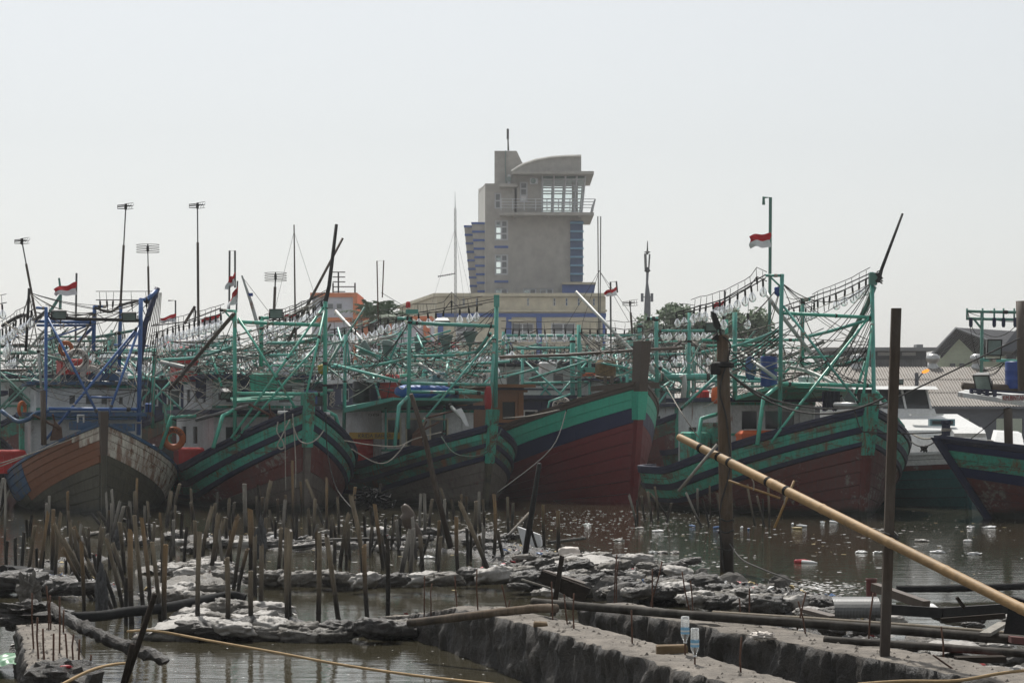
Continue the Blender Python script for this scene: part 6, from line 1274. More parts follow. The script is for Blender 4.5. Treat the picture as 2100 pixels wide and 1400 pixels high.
SS = [(385, 55, 395, 300, 24, 1), (357, 115, 420, 630, 34, 0), (345, 220, 300, 550, 30, 0), (276, 120, 280, 340, 20, 0), (440, 415, 465, 860, 34, 1), (583, 380, 580, 905, 34, 4), (505, 160, 555, 545, 28, 1), (480, 175, 475, 440, 24, 4), (573, 245, 570, 440, 22, 4), (620, 230, 618, 430, 22, 4), (725, 315, 665, 625, 36, 2), (742, 320, 720, 615, 30, 2), (785, 355, 805, 625, 32, 0), (812, 95, 808, 400, 24, 2), (910, 60, 940, 260, 22, 0), (912, 360, 905, 625, 28, 0), (975, 130, 985, 260, 24, 0),
      (1008, 245, 1025, 595, 30, 1), (1037, 100, 1042, 260, 22, 1), (1072, 115, 1075, 250, 20, 1), (1030, 155, 1220, 620, 34, 0), (1072, 310, 1070, 530, 24, 4), (1147, 85, 1160, 320, 22, 2), (1170, 135, 1175, 310, 20, 0), (1178, 300, 1180, 510, 26, 2), (1240, 100, 1220, 510, 28, 1), (1260, 320, 1305, 510, 26, 0), (1322, 115, 1330, 365, 22, 0), (1357, 155, 1345, 300, 22, 0), (1440, 240, 1420, 390, 24, 4), (1465, 310, 1500, 425, 20, 4), (1540, 170, 1548, 435, 24, 1), (1632, 200, 1632, 490, 30, 1), (663, 250, 660, 440, 24, 4), (440, 230, 440, 420, 22, 4), (530, 390, 530, 440, 22, 4)]
RS = [(210, 85, 238, 235, 14, 2), (248, 105, 250, 215, 12, 4), (270, 85, 290, 200, 14, 0), (300, 65, 318, 210, 16, 0), (333, 40, 345, 205, 14, 0), (310, 70, 390, 195, 12, 0), (413, 118, 395, 215, 14, 0), (483, 70, 560, 235, 14, 2), (520, -5, 530, 130, 12, 2), (537, 50, 545, 180, 14, 2), (560, 100, 590, 230, 14, 4), (595, 40, 600, 190, 12, 0), (630, 70, 650, 200, 14, 0), (775, 30, 815, 225, 14, 0), (823, 85, 860, 230, 14, 0), (850, 100, 850, 225, 10, 4), (875, 30, 880, 235, 14, 0)]
BM = ['bamboo_old', 'bamboo_brown', 'bamboo_grey', 'bamboo_old', 'bamboo_wet']
for (lst, s_, ox, oy) in ((LS, 3.333, 0, 980), (CS, 2.917, 0, 920), (SS, 3.0, 600, 980), (RS, 2.333, 1200, 980)):
    for (tx, ty, bx, by, wp, mi) in lst:
        a, c, e, g = ox+tx/s_, oy+ty/s_, ox+bx/s_, oy+by/s_; lean = abs(a-e)/max(1, g-c)
        if lst is RS: lb, gp_ = 'thin bamboo stake in the clump standing in open water by the timber post', 'stakes in the open water clump'
        elif mi == 4: lb, gp_ = 'short wet black bamboo stake low in the fence of stakes', 'wet black stakes'
        elif g > 1262: lb, gp_ = 'tall bamboo stake standing in the sandbag row nearest the flooded pit', 'stakes along the pit sandbags'
        elif lean > .42: lb, gp_ = 'bamboo stake leaning over sharply among the upright stakes', 'leaning stakes'
        elif mi == 2: lb, gp_ = 'weathered grey bamboo stake paler than its neighbours', 'weathered grey stakes'
        elif g > 1150: lb, gp_ = 'brown bamboo stake along the middle sandbag row', 'stakes along the middle sandbags'
        else: lb, gp_ = 'slender bamboo stake in the far row before the boats', 'stakes of the far row'
        stake(a, c, e, g, wp/s_, BM[mi], lb, gp_)
for k in range(64):       # the rest of the stake fence, thinner and further off
    px = rs.uniform(60, 1010); by = rs.choice([rs.uniform(1075, 1100), rs.uniform(1100, 1135), rs.uniform(1135, 1180)]); hh = rs.uniform(35, 95); mi = rs.choice([0, 0, 1, 2, 4])
    stake(px+rs.gauss(0, 8), by-hh, px, by, rs.uniform(6, 9), BM[mi], *(('short wet black bamboo stake low in the fence of stakes', 'wet black stakes') if mi == 4 else ('weathered grey bamboo stake paler than its neighbours', 'weathered grey stakes') if mi == 2 else ('brown bamboo stake along the middle sandbag row', 'stakes along the middle sandbags') if by > 1150 else ('slender bamboo stake in the far row before the boats', 'stakes of the far row')))
# driftwood stump, long leaning poles
single('driftwood_stump', MB().tube(smoothpts([P(826, 1035, 44), P(836, 1050, 44), P(838, 1070, 44), P(850, 1085, 44), P(858, 1100, 44)]), [.05, .07, .09, .1, .12, .14, .16, .15, .14, .13, .12, .12, .11, .11, .1, .1, .1][:17], 9), 'bare_wood', 'crooked driftwood stump standing among the stakes', 'stump', None, None, True)
single('leaning_pole', MB().tube([P(843, 808, 43), P(872, 900, 43.3), P(893, 1000, 43.6), P(925, 1125, 44)], [.04, .05, .055, .065], 8), 'plank_wood', 'long grey pole leaning in front of the weathered hull', 'pole', None, None, True)
single('leaning_pole', MB().tube([P(1106, 950, 39.9), P(1092, 1040, 40.2), P(1075, 1148, 40.5)], [.04, .05, .055], 8), 'black_iron', 'dark square pole leaning before the red hull', 'pole', None, None, True)
tg = MB()
for q in range(9): tg.tube([P(757+rs.gauss(0, 14)+k*q*.25, 1010+k*1.6+rs.gauss(0, 8), 47+rs.gauss(0, .2)) for k in range(18)], .018, 5)
single('net_tangle', tg, 'rubber', 'heap of tangled black net and rope among the far stakes', 'net', kind=None)
for (pts, r, mt, lb) in (([(600, 1112, 43.2), (700, 1106, 43.4), (890, 1105, 43.6)], .035, 'bamboo_grey', 'horizontal bamboo rail lashed behind the middle stakes'), ([(600, 1122, 42.6), (690, 1111, 43)], .035, 'bamboo_grey', 'second bamboo rail crossing under the first'), ([(252, 1066, 53), (300, 1077, 53), (375, 1088, 52.6)], .05, 'bamboo_wet', 'dark bamboo lying low behind the leaning stakes'), ([(1125, 1112, 43), (1200, 1103, 44)], .03, 'bamboo_grey', 'thin bamboo poking over the water by the foam sheet'), ([(1040, 1100, 44), (1085, 1052, 46)], .03, 'bamboo_old', 'thin bamboo propped against the dark square pole'),
        ([(840, 1277, 23.9), (1000, 1258, 23.2), (1100, 1247, 22.9), (1140, 1247, 22.7)], .046, 'bamboo_dull', 'long brown bamboo laid from the sandbags onto the foundation wall'), ([(1093, 1234, 23.6), (1250, 1247, 22.9), (1500, 1267, 21.8), (1800, 1288, 21), (2140, 1316, 19.8)],   .045, 'bamboo_wet', 'long dark bamboo lying across both foundation walls'), ([(1462, 1257, 22.2), (1800, 1279, 21.2), (2140, 1305, 20.2)], .028, 'bamboo_old', 'thinner tan bamboo lying along the long dark one'), ([(1692, 1311, 20.2), (1900, 1325, 19.6), (2140, 1342, 18.8)], .035, 'bamboo_wet', 'dark bamboo lying behind the square upright plank'),
        ([(1838, 1207, 32), (1960, 1206, 32), (2140, 1200, 32.6)], .05, 'rubber', 'black pipe floating at the edge of the debris'), ([(150, 1265, 26.5), (210, 1262, 26.8), (262, 1254, 27.2), (330, 1247, 27.6), (390, 1236, 28.2), (440, 1226, 28.8), (480, 1221, 29), (503, 1228, 29)], .062, 'rubber', 'corrugated black drain hose lying over the pale plastic'), ([(45, 1205, 33), (95, 1203, 33.2), (142, 1199, 33.5)], .075, 'rubber', 'short black pipe beside the left sandbags')):
    q = [P(*p) for p in pts]; b_ = MB(); q = smoothpts(q, 10)
    rr = [r*(1.06 if (i % 2 and mt == 'rubber') else 1.0)*(1.08 if (mt != 'rubber' and i % 6 == 0) else 1) for i in range(len(q))]
    single('bamboo_pole' if mt != 'rubber' else 'black_pipe', b_.tube(q, rr, 10), mt, lb, 'bamboo pole' if mt != 'rubber' else 'pipe', None, None, True)
# big timber post with floodlight, collar and cable
Tp = Thing('timber_post', W(1490, 1172), 'thick brown timber post with a lamp on its head standing in the water', 'post'); d_ = Wd(1172)
Tp.part('post', MB().tube([P(1491, 1200, d_), P(1490, 1100, d_), P(1486, 900, d_), P(1483, 745, d_), P(1482, 687, d_)], [.115, .115, .11, .105, .095], 12), 'post_wood', None, True)
Tp.part('collar', MB().lathe([(.125, -.05), (.19, -.03), (.19, .03), (.125, .05)], P(1482, 748, d_), 12), 'black_iron'); Tp.part('collar_bolt', MB().box(P(1467, 758, d_-.1), (.16, .12, .16)), 'black_iron')
Tp.part('cable', MB().tube(smoothpts([P(1482, 690, d_-.11), P(1497, 705, d_-.1), P(1492, 740, d_-.12), P(1476, 800, d_-.13), P(1490, 860, d_-.13), P(1497, 960, d_-.12), P(1476, 1050, d_-.12), P(1484, 1170, d_-.12)]), .014, 5), 'rope_dark')
for (y, s2) in ((1060, 1), (1095, -1), (1120, 1)): Tp.part('rope_wrap', MB().tube([P(1489, y+2*math.sin(a*3)+a*1.2*s2, d_)+Vector((math.cos(a)*.125, math.sin(a)*.125, 0)) for a in [k*.5 for k in range(16)]], .014, 5), 'rope_dark')
Tp.part('lamp_arm', MB().tube([P(1479, 690, d_), P(1476, 672, d_), P(1470, 655, d_)], .02, 6), 'black_iron'); Tp.part('lamp_head', MB().prism([P(1459, 638, d_-.08), P(1468, 642, d_-.08), P(1479, 668, d_-.08), P(1473, 676, d_-.08), P(1465, 668, d_-.08)], (0, .2, 0)), 'black_iron'); Tp.part('lamp_shade', MB().prism([P(1459, 695, d_-.12), P(1472, 682, d_-.12), P(1474, 698, d_-.12)], (0, .2, 0)), 'black_iron')
mooring([(1476, 752, 37.2), (1545, 800, 42), (1610, 826, 47), (1700, 838, 52), (1790, 830, 54), (1840, 815, 54.6), (2092, 693, 55)], .02, 'rope_dark', 'long dark line from the timber post past the green stem to the right boat')
mooring([(1497, 1115, 37.1), (1520, 1145, 35.8), (1560, 1165, 34), (1640, 1196, 32)], .012, 'rope_dark', 'thin line from the timber post foot to the debris')
B7.pipe([(2094, 617, .6), (2098, 800, .6)], .13, 'bare_wood', 'mast')
# square plank, yellow bamboo, ties and sticks
Tq = Thing('upright_plank', P(1814, 1345, 19.1), 'square upright plank standing on the foundation wall', 'post')
a, c = P(1814, 1350, 19.1), P(1838, 632, 19.15); ax = (c-a).normalized(); Tq.part('plank', MB().box((a+c)/2, (.08, .06, (c-a).length), (EX, EY, ax)), 'plank_wood'); 
for y in (1096, 1102, 1107): Tq.part('lashing', MB().tube([P(1822, y, 19.1)+Vector((math.cos(q)*.075, math.sin(q)*.16, .02*math.sin(q*2))) for q in [k*.45 for k in range(15)]], .009, 5), 'rope_dark')
Ty = Thing('yellow_bamboo', P(2140, 1262, 15.5), 'long yellow bamboo slanting down across the timber post and plank', 'bamboo pole')
p0, p1 = P(1393, 896, 21.5), P(2150, 1275, 16.8); axy = (p1-p0).normalized(); Ly = (p1-p0).length; end = p0+axy*(Ly*1.5); prof = [(.033, 0), (.034, .02)]; h = .9
while h < Ly*1.45: prof += [(.042, h-.12), (.0418, h-.03), (.0455, h-.008), (.0455, h+.008), (.0422, h+.03), (.042, h+.12)]; h += rs.uniform(.75, 1.0)
b_ = MB().lathe([(.02, .12), (.027, .0)]+prof+[(.043, Ly*1.5)], p0, 14, axy); Ty.part('culm', b_, 'bamboo_yellow', None, True)
for f in (.075, .135, .17, .29, .345): Ty.part('black_band', MB().lathe([(.042, -.02), (.0455, -.017), (.0455, .017), (.042, .02)], p0+axy*(Ly*f), 14, axy), 'rubber')
for (f, px, py) in ((.22, 1545, 1005), (.30, 1608, 1035)): q = p0+axy*(Ly*f); Ty.part('string', MB().tube(smoothpts([q, P(px, (py+970)/2, q.y), P(px, py, q.y)]), .006, 4), 'rope')
for k, (xa, ya, xb, yb, r, lb) in enumerate(((1471, 911, 1391, 1007, .016, 'grey stick tied across the yellow bamboo'), (1494, 985, 1600, 1021, .012, 'thin pale stick hanging under the yellow bamboo'), (1629, 985, 1588, 1082, .012, 'thin upright stick tied to the yellow bamboo'))):
    dd = 20.9-k*.4; single('stick', MB().tube([P(xa, ya, dd), P(xb, yb, dd)], r, 6), 'bamboo_yellow' if k else 'bamboo_grey', lb, 'stick', None, None, True)
# upturned bottles on rods
for (px, top, bt, base, lb) in ((1405, 1262, 1318, 1350, 'upturned plastic bottle on a rod, behind its twin'), (1425, 1286, 1346, 1370, 'upturned plastic bottle on a rod standing before its twin')):
    dd = Wd(base, .56); k = dd/F; T_ = Thing('water_bottle', P(px, base, dd), lb, 'bottle', 'upturned bottles'); h = (bt-top)*k; r = 9*k; c = P(px, bt, dd)
    T_.part('rod', MB().tube([P(px, base+12, dd), c+EZ*h*.5], .008, 6), 'rusty_iron')
    pr = [(r*.34, 0), (r*.36, h*.06), (r*.5, h*.1), (r*.92, h*.26), (r, h*.32)]
    for i in range(9): pr += [(r*(1.0 if i % 2 else .95), h*(.36+.06*i))]
    pr += [(r*.98, h*.93), (r*.85, h*.985), (r*.5, h*.99)]
    T_.part('body', MB().lathe(pr, c, 18), 'bottle_glass', None, True); T_.part('label', MB().lathe([(r*1.015, h*.34), (r*1.015, h*.58)], c, 18, cap=False), 'label_blue', None, True); T_.part('label_band', MB().lathe([(r*1.02, h*.42), (r*1.02, h*.48)], c, 18, cap=False), 'foam', None, True); T_.part('neck_ring', MB().lathe([(r*.42, h*.0), (r*.45, h*.03), (r*.42, h*.06)], c, 14), 'foam')
for (x0_, y0_, x1_, y1_, lb) in ((1346, 1322, 1410, 1347, 'long tan block lying on the wall behind the bottles'), (1094, 1275, 1123, 1285, 'small tan brick lying on the wall end')):
    dd = Wd(y1_, .56); k = dd/F; w_ = (x1_-x0_)*k; h = (y1_-y0_)*k; c = P((x0_+x1_)/2, y1_, dd); v = []
    for z, e in ((0, 0), (h-.012, 0), (h, .012)):
        for sx, sy in ((-1, -1), (1, -1), (1, 1), (-1, 1)): v.append(c+Vector((sx*(w_/2-e)+rs.uniform(-.004, .004), sy*(.06-e)+.03, z+rs.uniform(-.004, .004))))
    single('brick', MB().add(v, [(3, 2, 1, 0), (8, 9, 10, 11)]+[(q*4+i, q*4+(i+1) % 4, q*4+4+(i+1) % 4, q*4+4+i) for q in (0, 1) for i in range(4)]), 'brick_tan', lb, 'brick')
# broken board with its post
Tb = Thing('broken_board', P(1140, 1240, 25.5), 'dark broken board nailed to a leaning post on the rubble', 'board')
Tb.part('board', MB().prism([P(1102, 1190, 25.6), P(1195, 1238, 25.4), P(1209, 1206, 25.4), P(1111, 1170, 25.6)], (.02, .05, .0)), 'board_dark'); Tb.part('post', MB().prism([P(1128, 1262, 25.3), P(1138, 1262, 25.3), P(1156, 1141, 25.5), P(1148, 1138, 25.5)], (.01, .06, 0)), 'board_dark'); Tb.part('top_board', MB().prism([P(1112, 1171, 25.7), P(1200, 1200, 25.6), P(1200, 1196, 26.0), P(1125, 1172, 26.1)], (0, 0, .02)), 'bare_wood'); Tb.part('slat', MB().box(P(1100, 1197, 25.9), (.36, .05, .02), (Vector((.95, 0, -.3)), EY, Vector((.3, 0, .95)))), 'bamboo_grey')
# rocks
for k, (px, py, wp, hp, lb) in enumerate(((1252, 1222, 84, 40, 'pale angular rock slab behind the foundation wall'), (1275, 1232, 70, 34, 'grey sharp-edged rock leaning beside the rock slab'), (1440, 1196, 44, 32, 'dark pyramid-shaped rock left of the timber post foot'), (1500, 1198, 66, 24, 'dark flat rock at the timber post foot'), (1428, 1232, 46, 26, 'wedge-shaped grey rock standing in the puddle'), (1600, 1196, 46, 20, 'dark block of rubble right of the timber post'), (1345, 1190, 24, 12, 'small dark rock on the bag heap'))):
    c = W(px, py, .1); kk = c.y/F; w_ = wp*kk; h = hp*kk; v = []; rr = random.Random(k+40); n = 7
    for (z, s2) in ((-.05, 1.0), (h*.35, 1.0), (h*.75, .62), (h, .22)):
        for i in range(n): an = 2*math.pi*i/n+rr.uniform(-.2, .2); q = rr.uniform(.8, 1.1)*s2; v.append(c+Vector((math.cos(an)*w_*.5*q+(h*.15 if z > h*.5 else 0)*rr.uniform(-1, 1), math.sin(an)*w_*.4*q, z+rr.uniform(-.02, .02))))
    f = [(q*n+i, q*n+(i+1) % n, q*n+n+(i+1) % n, q*n+n+i) for q in range(3) for i in range(n)]+[tuple(3*n+i for i in range(n))]
    single('rock', MB().add(v, f), 'rock', lb, 'rock', 'rocks on the rubble', None)
# ------------------------------------------------------------------ sandbags
BAGS = []
for k in range(9):
    v, f = lump((0, 0, 0), .30, .20, .105, 20, 44, .26, 2.2, k+20, 2.5)
    def fold(p):
        q = Vector((p.x*7, p.y*11, p.z*6+k*3)); q += Vector((noise.noise(q*.6), noise.noise(q*.6+Vector((5, 0, 0))), 0))*1.2
        return p*(1-.16*(1-abs(noise.noise(q)))**5-.10*(1-abs(noise.noise(q*2.3)))**6+.05*noise.noise(q*4))
    v = [fold(p) for p in v]
    for mt in ('bag_grey', 'bag_dark', 'bag_pale'):
        me = MB().add(v, f).mesh('sandbag', mt, smooth=True); BAGS.append(me)
def bag(px, py, z, lb, gp_, mi=None, scale=1.0, along=None):
    c = W(px, py, max(0, z)); c.z = z; mt = mi if mi is not None else rs.choice([0, 0, 1, 1, 1, 0, 2]); me = BAGS[3*rs.randrange(9)+mt]
    o = link('sandbag', me); o.location = c; s2 = scale*rs.uniform(.8, 1.15); o.scale = (s2*rs.uniform(.9, 1.2), s2, s2*rs.uniform(.85, 1.2)); o.rotation_euler = (rs.uniform(-.15, .15), rs.uniform(-.18, .18), (along if along is not None else rs.uniform(-.5, .5)))
    for w_ in ('muddy ', 'mud-grey ', 'dirty ', 'dark ', 'pale '): lb = lb.replace(w_, '')
    tag(o, ('big ' if s2 > .95 else 'small ' if s2 < .7 else '')+('dry grey ', 'dark wet ', 'pale dusty ')[mt]+lb, 'sandbag', gp_)
def bagrow(pts, n, z, lb, gp_, mi=None, scale=1.0, jit=5, layers=1):
    for l in range(layers):
        for k in range(n):
            f = (k+.5*(l % 2))/(n-1)*(len(pts)-1); i = min(len(pts)-2, int(f)); g = f-i
            bag(lerp(pts[i][0], pts[i+1][0], g)+rs.uniform(-jit, jit), lerp(pts[i][1], pts[i+1][1], g)+rs.uniform(-jit*.5, jit*.5), z+l*.13+rs.uniform(-.03, .03), lb, gp_, mi, scale)
bagrow([(345, 1303), (480, 1300), (640, 1303), (800, 1296)], 9, .04, 'muddy sandbag in the row edging the flooded pit', 'pit edge sandbags', None, 1.05, 8); bagrow([(380, 1290), (520, 1285), (690, 1290), (830, 1280)], 8, .14, 'muddy sandbag in the row edging the flooded pit', 'pit edge sandbags', None, .95, 10)
bagrow([(548, 1190), (700, 1194), (850, 1194), (1000, 1188), (1090, 1172)], 14, .07, 'muddy sandbag in the middle row between the pools', 'middle row sandbags', None, 1.05, 6); bagrow([(560, 1183), (720, 1186), (900, 1186), (1060, 1172)], 11, .20, 'muddy sandbag in the middle row between the pools', 'middle row sandbags', None, 1.0, 9)
for k in range(84):
    px = rs.uniform(1060, 1440); py = rs.uniform(1140, 1215)-(px-1080)*-.02; bag(px, py, .15+rs.uniform(-.05, .10), 'crumpled mud-grey bag in the heap behind the foundation walls', 'heap of bags', None, rs.uniform(.5, 1.05))
for k in range(44):
    px = rs.uniform(1420, 1740); py = 1205+(px-1420)*.16+rs.uniform(-14, 24); bag(px, py, .16+rs.uniform(-.04, .08), 'mud-grey bag in the line of rubble beyond the timber post', 'rubble line bags', rs.choice([0, 1, 1, 2]), rs.uniform(.45, .95))
for k in range(46):
    px = rs.uniform(1690, 2110); py = rs.uniform(1265, 1390); bag(px, py, .27+rs.uniform(-.05, .06), 'dirty bag lying in the rubbish right of the plank', 'rubbish bags', rs.choice([0, 1, 1, 2]), rs.uniform(.35, .8))
bagrow([(-10, 1193), (60, 1192), (120, 1196), (175, 1203)], 6, .18, 'dark sandbag in the bund behind the left foundation wall', 'left bund sandbags', 1, 1.2, 6)
for k in range(40): bag(rs.uniform(100, 1060), rs.uniform(1088, 1126), .07+rs.uniform(-.02, .04), 'dark bag lying low in the far bund of stakes', 'far bund bags', rs.choice([1, 1, 0, 2]), rs.uniform(.5, .95))
for k in range(26): bag(rs.uniform(340, 470), rs.uniform(1150, 1235), .10+rs.uniform(-.03, .05), 'crumpled plastic bag among the leaning stakes', 'plastic bags among the stakes', rs.choice([0, 2, 2]), rs.uniform(.5, 1.0))
for k in range(12): bag(rs.uniform(350, 560), rs.uniform(1240, 1290), .12+rs.uniform(-.02, .05), 'pale slumped bag by the drain hose', 'bags by the hose', rs.choice([0, 2, 2]), rs.uniform(.8, 1.1))
# crumpled plastic sheets
def sheet(px, py, w_, l_, z, amp, mat, label, seed, name='plastic_sheet', n=34):
    c = W(px, py, z); v = []
    for i in range(n+1):
        for j in range(n+1):
            x = (i/n-.5)*w_; y = (j/n-.5)*l_; e = 1+.22*noise.noise(Vector((x*1.5, y*1.5, seed))); q = Vector((x*2.2, y*2.6, seed*3.3))
            v.append(Vector((x*e, y*e, z+amp*(noise.noise(q)+.6*abs(noise.noise(q*2.4))+.4*noise.noise(q*5))-.12*(abs(2*i/n-1)**4+abs(2*j/n-1)**4)*amp*8)))
    f = [(i*(n+1)+j, i*(n+1)+j+1, (i+1)*(n+1)+j+1, (i+1)*(n+1)+j) for i in range(n) for j in range(n)]
    o = single(name, MB().add(v, f), mat, label, 'sheet', None, None, True); o.location = (c.x, c.y, 0); return o
sheet(395, 1190, 1.0, 3.2, .11, .10, 'bag_grey', 'crumpled pale plastic sheet among the leaning stakes', 1); sheet(435, 1265, 1.2, 1.6, .2, .06, 'bag_pale', 'muddy pale sheet under the drain hose', 2); sheet(1195, 1140, 1.0, 2.0, .26, .06, 'bag_pale', 'pale tarpaulin over the top of the bag heap', 3); sheet(345, 1160, .9, 1.6, .08, .09, 'bag_grey', 'pale plastic spread behind the leaning stakes', 4)
sheet(1340, 1212, .7, 1.0, .16, .04, 'plastic_sheet', 'white plastic in the puddle behind the walls', 6); sheet(1960, 1318, .55, .5, .46, .05, 'bag_pale', 'pale sack sheet on the rubbish right of the plank', 7); sheet(1985, 1355, .35, .4, .5, .08, 'letter_red', 'dark red cloth lying on the rubbish', 8, 'cloth'); sheet(2020, 1372, .4, .4, .48, .07, 'bag_pale', 'cream cloth beside the dark red cloth', 9, 'cloth'); single('plastic_bag', MB().add(*lump((0, 0, 0), .10, .06, .035, 20, 34, .8, 2.6, 44, 1.8)), 'ring_white', 'pinkish plastic bag on the foundation wall edge', 'bag', None, None, True).location = W(1562, 1304, .58)
sheet(1900, 1240, .35, .4, .34, .06, 'foam', 'white tied sack on the beam right of the plank', 12, 'sack'); sheet(1640, 1268, .7, .5, .18, .02, 'plastic_sheet', 'flat white scum sheet along the rubble line', 13); sheet(30, 1345, .5, 1.0, .16, .06, 'trash_green', 'green plastic rubbish at the left foundation wall', 14)
c = W(1085, 1108, .1); single('foam_board', MB().prism([c+Vector((-.24, 0, .28)), c+Vector((.2, 0, .12)), c+Vector((.26, 0, -.1)), c+Vector((-.12, 0, -.12))], (.03, .06, 0)), 'foam', 'white broken foam board by the dark square pole', 'foam board')
c = W(1168, 1148, .2); single('foam_block', MB().add(*lump((0, 0, 0), .17, .13, .10, 14, 24, .2, 2, 3, 3.4)), 'ring_white', 'pale foam block on top of the bag heap', 'foam', None, None, True).location = c+EZ*.12
# hanging rags on stakes
for (px, py, dd, w2, h2, lb) in ((208, 1215, 29.2, .13, .42, 'dark mop of rope strands hung over a stake end'), (535, 1105, 40, .16, .42, 'grey rag draped over a stake'), (240, 1105, 38, .1, .2, 'torn rag tied between the leaning stakes')):
    v, f = lump((0, 0, 0), w2*.8, .08, h2*.85, 30, 40, .5, 3, px, 2); v = [Vector((p.x*(.45+.55*(h2-p.z)/(2*h2)), p.y, p.z)) for p in v]; single('hanging_rag', MB().add(v, f), 'cloth_rag', lb, 'rag', None, None, False).location = P(px, py, dd)
v, f = lump((0, 0, 0), .36, .26, .13, 24, 44, .6, 2.5, 77); single('canvas_heap', MB().add(v, f), 'bag_dark', 'brown canvas heap at the end of the left foundation wall', 'canvas').location = P(62, 1262, 24.0)
v, f = lump((0, 0, 0), .11, .1, .2, 24, 40, .7, 3, 78, 1.8); single('torn_sack', MB().add(v, f), 'bag_grey', 'torn sack hung on rods by the left foundation wall', 'sack').location = P(60, 1215, 24.4)
single('mud_lump', MB().add(*lump((0, 0, 0), .28, .3, .14, 12, 20, .35, 3, 79)), 'mud', 'mud heap with a red wrapper on the left foundation wall', 'mud heap').location = P(125, 1392, 17.6)
single('wrapper', MB().add(*lump((0, 0, 0), .045, .03, .012, 8, 12, .3, 3, 80)), 'trash_red', 'red wrapper on the mud heap', 'wrapper').location = P(136, 1366, 17.45)
mb_ = MB().tube(smoothpts(smoothpts([P(108, 1250, 24), P(170, 1285, 23), P(240, 1318, 22.4), P(300, 1338, 22.0), P(346, 1356, 21.6)]), 3), [.06*min(1, (52-k)/14+.15) for k in range(49)], 14); mb_.v = [q+Vector((noise.noise(q*9), noise.noise(q*9+Vector((7, 0, 0))), noise.noise(q*9+Vector((0, 7, 0)))))*.035+Vector((0, 0, noise.noise(q*23)*.02)) for q in mb_.v]
single('mossy_beam', mb_, 'wall_mud_shaded', 'crusted beam sliding from the left wall into the water', 'beam')
single('iron_bar', MB().tube([P(318, 1217, 17.3), P(284, 1320, 17.4), P(252, 1410, 17.5)], [.022, .024, .026], 7), 'board_dark', 'dark iron bar leaning at the flooded corner', 'bar', None, None, True); single('iron_bar', MB().tube([P(272, 1320, 17.1), P(250, 1410, 17.2)], .02, 7), 'board_dark', 'rusty bar crossing the leaning dark bar', 'bar', None, None, True)
mooring([(262, 1294, 19.0), (300, 1292, 19.4), (345, 1297, 19.8), (430, 1313, 19.6), (560, 1336, 19.2), (700, 1362, 18.8), (850, 1384, 18.4), (1010, 1402, 18.1), (1200, 1425, 17.5)], .012, 'rope_tan', 'tan cable slung low over the flooded pit'); mooring([(110, 1412, 16.8), (180, 1376, 17.2), (230, 1362, 17.6), (275, 1358, 18)], .012, 'rope_tan', 'tan cable tied to the leaning bars'); mooring([(1760, 1402, 16.8), (1850, 1396, 16.9), (1960, 1395, 16.9), (2050, 1380, 17), (2120, 1372, 17)], .013, 'rope_tan', 'tan cable lying along the right foundation wall')
# stacked dark bamboo at far left
for k in range(5): single('bamboo_log', MB().tube([P(6+k*9, 1167+(k % 2)*10+k*2, 37-k*.5), P(60+k*16, 1170+(k % 2)*9+k*2, 38)], .075, 9, True), 'bamboo_wet', 'dark bamboo log in the stack behind the left wall', 'bamboo log', 'stacked dark logs')
# scrap on the right: ribbed steel sheet, beams, pipe stub, boards
TG = Thing('ribbed_steel_sheet', P(1770, 1255, 22.6), 'curved ribbed steel sheet lying left of the plank', 'steel sheet'); v = []; n = 64
for i in range(n+1):
    for j in range(9): a = j/8*1.9-.3; x = lerp(1712, 1808, i/n); v.append(P(x, 1252, 22.6)+Vector((0, .25-.25*math.cos(a)+(.006 if i % 2 else 0), .15*math.sin(a)+(.004 if i % 2 else 0)-.03)))
TG.part('sheet', MB().add(v, [(i*9+j, i*9+j+1, i*9+j+10, i*9+j+9) for i in range(n) for j in range(8)]), 'grey_metal')
TP_ = Thing('pipe_stub', P(1787, 1224, 25.5), 'dark red pipe stub standing in the rubble', 'pipe'); TP_.part('pipe', MB().lathe([(.06, -.1), (.06, .17), (.066, .175), (.066, .2), (.055, .2), (.05, .0)], P(1787, 1222, 25.5), 16), 'red_bottom')
for (pl, dpt, mt, lb) in (([(1793, 1203, 25.4), (1900, 1240, 24.6)], (.09, .1), 'bare_wood', 'timber sloping down from the pipe stub'), ([(1806, 1248, 22.2), (1930, 1256, 22.2), (2066, 1247, 22.6)], (.1, .06), 'black_iron', 'long dark steel beam across the rubbish'), ([(1930, 1272, 21.8), (2060, 1262, 22)], (.05, .05), 'board_dark', 'dark plank under the long steel beam'), ([(1962, 1224, 22), (1978, 1246, 22)], (.03, .05), 'board_dark', 'short black stake of wood stuck in the beam'), ([(1960, 1352, 18.9), (2060, 1350, 18.9)], (.05, .16), 'board_dark', 'dark plank lying by the red cloth'), ([(2020, 1300, 20), (2058, 1278, 20.4)], (.03, .1), 'bamboo_grey', 'pale plank leaning in the rubbish'), ([(1650, 1250, 24), (1712, 1266, 23.4)], (.04, .12), 'bare_wood', 'grey plank in the rubble line')):
    q = [P(*p) for p in pl]; b_ = MB()
    for i in range(len(q)-1):
        ax = (q[i+1]-q[i]); Lq = ax.length; ax.normalize(); yy = EZ.cross(ax).normalized(); b_.box((q[i]+q[i+1])/2, (Lq, dpt[1], dpt[0]), (ax, yy, ax.cross(yy)))
    single('scrap_beam', b_, mt, lb, 'beam')
single('bent_scrap', MB().prism([P(2058, 1298, 19.6), P(2110, 1302, 19.4), P(2110, 1232, 19.4), P(2072, 1222, 19.6)], (.04, .1, 0)), 'rubber', 'black bent panel standing at the right end of the rubbish', 'panel')
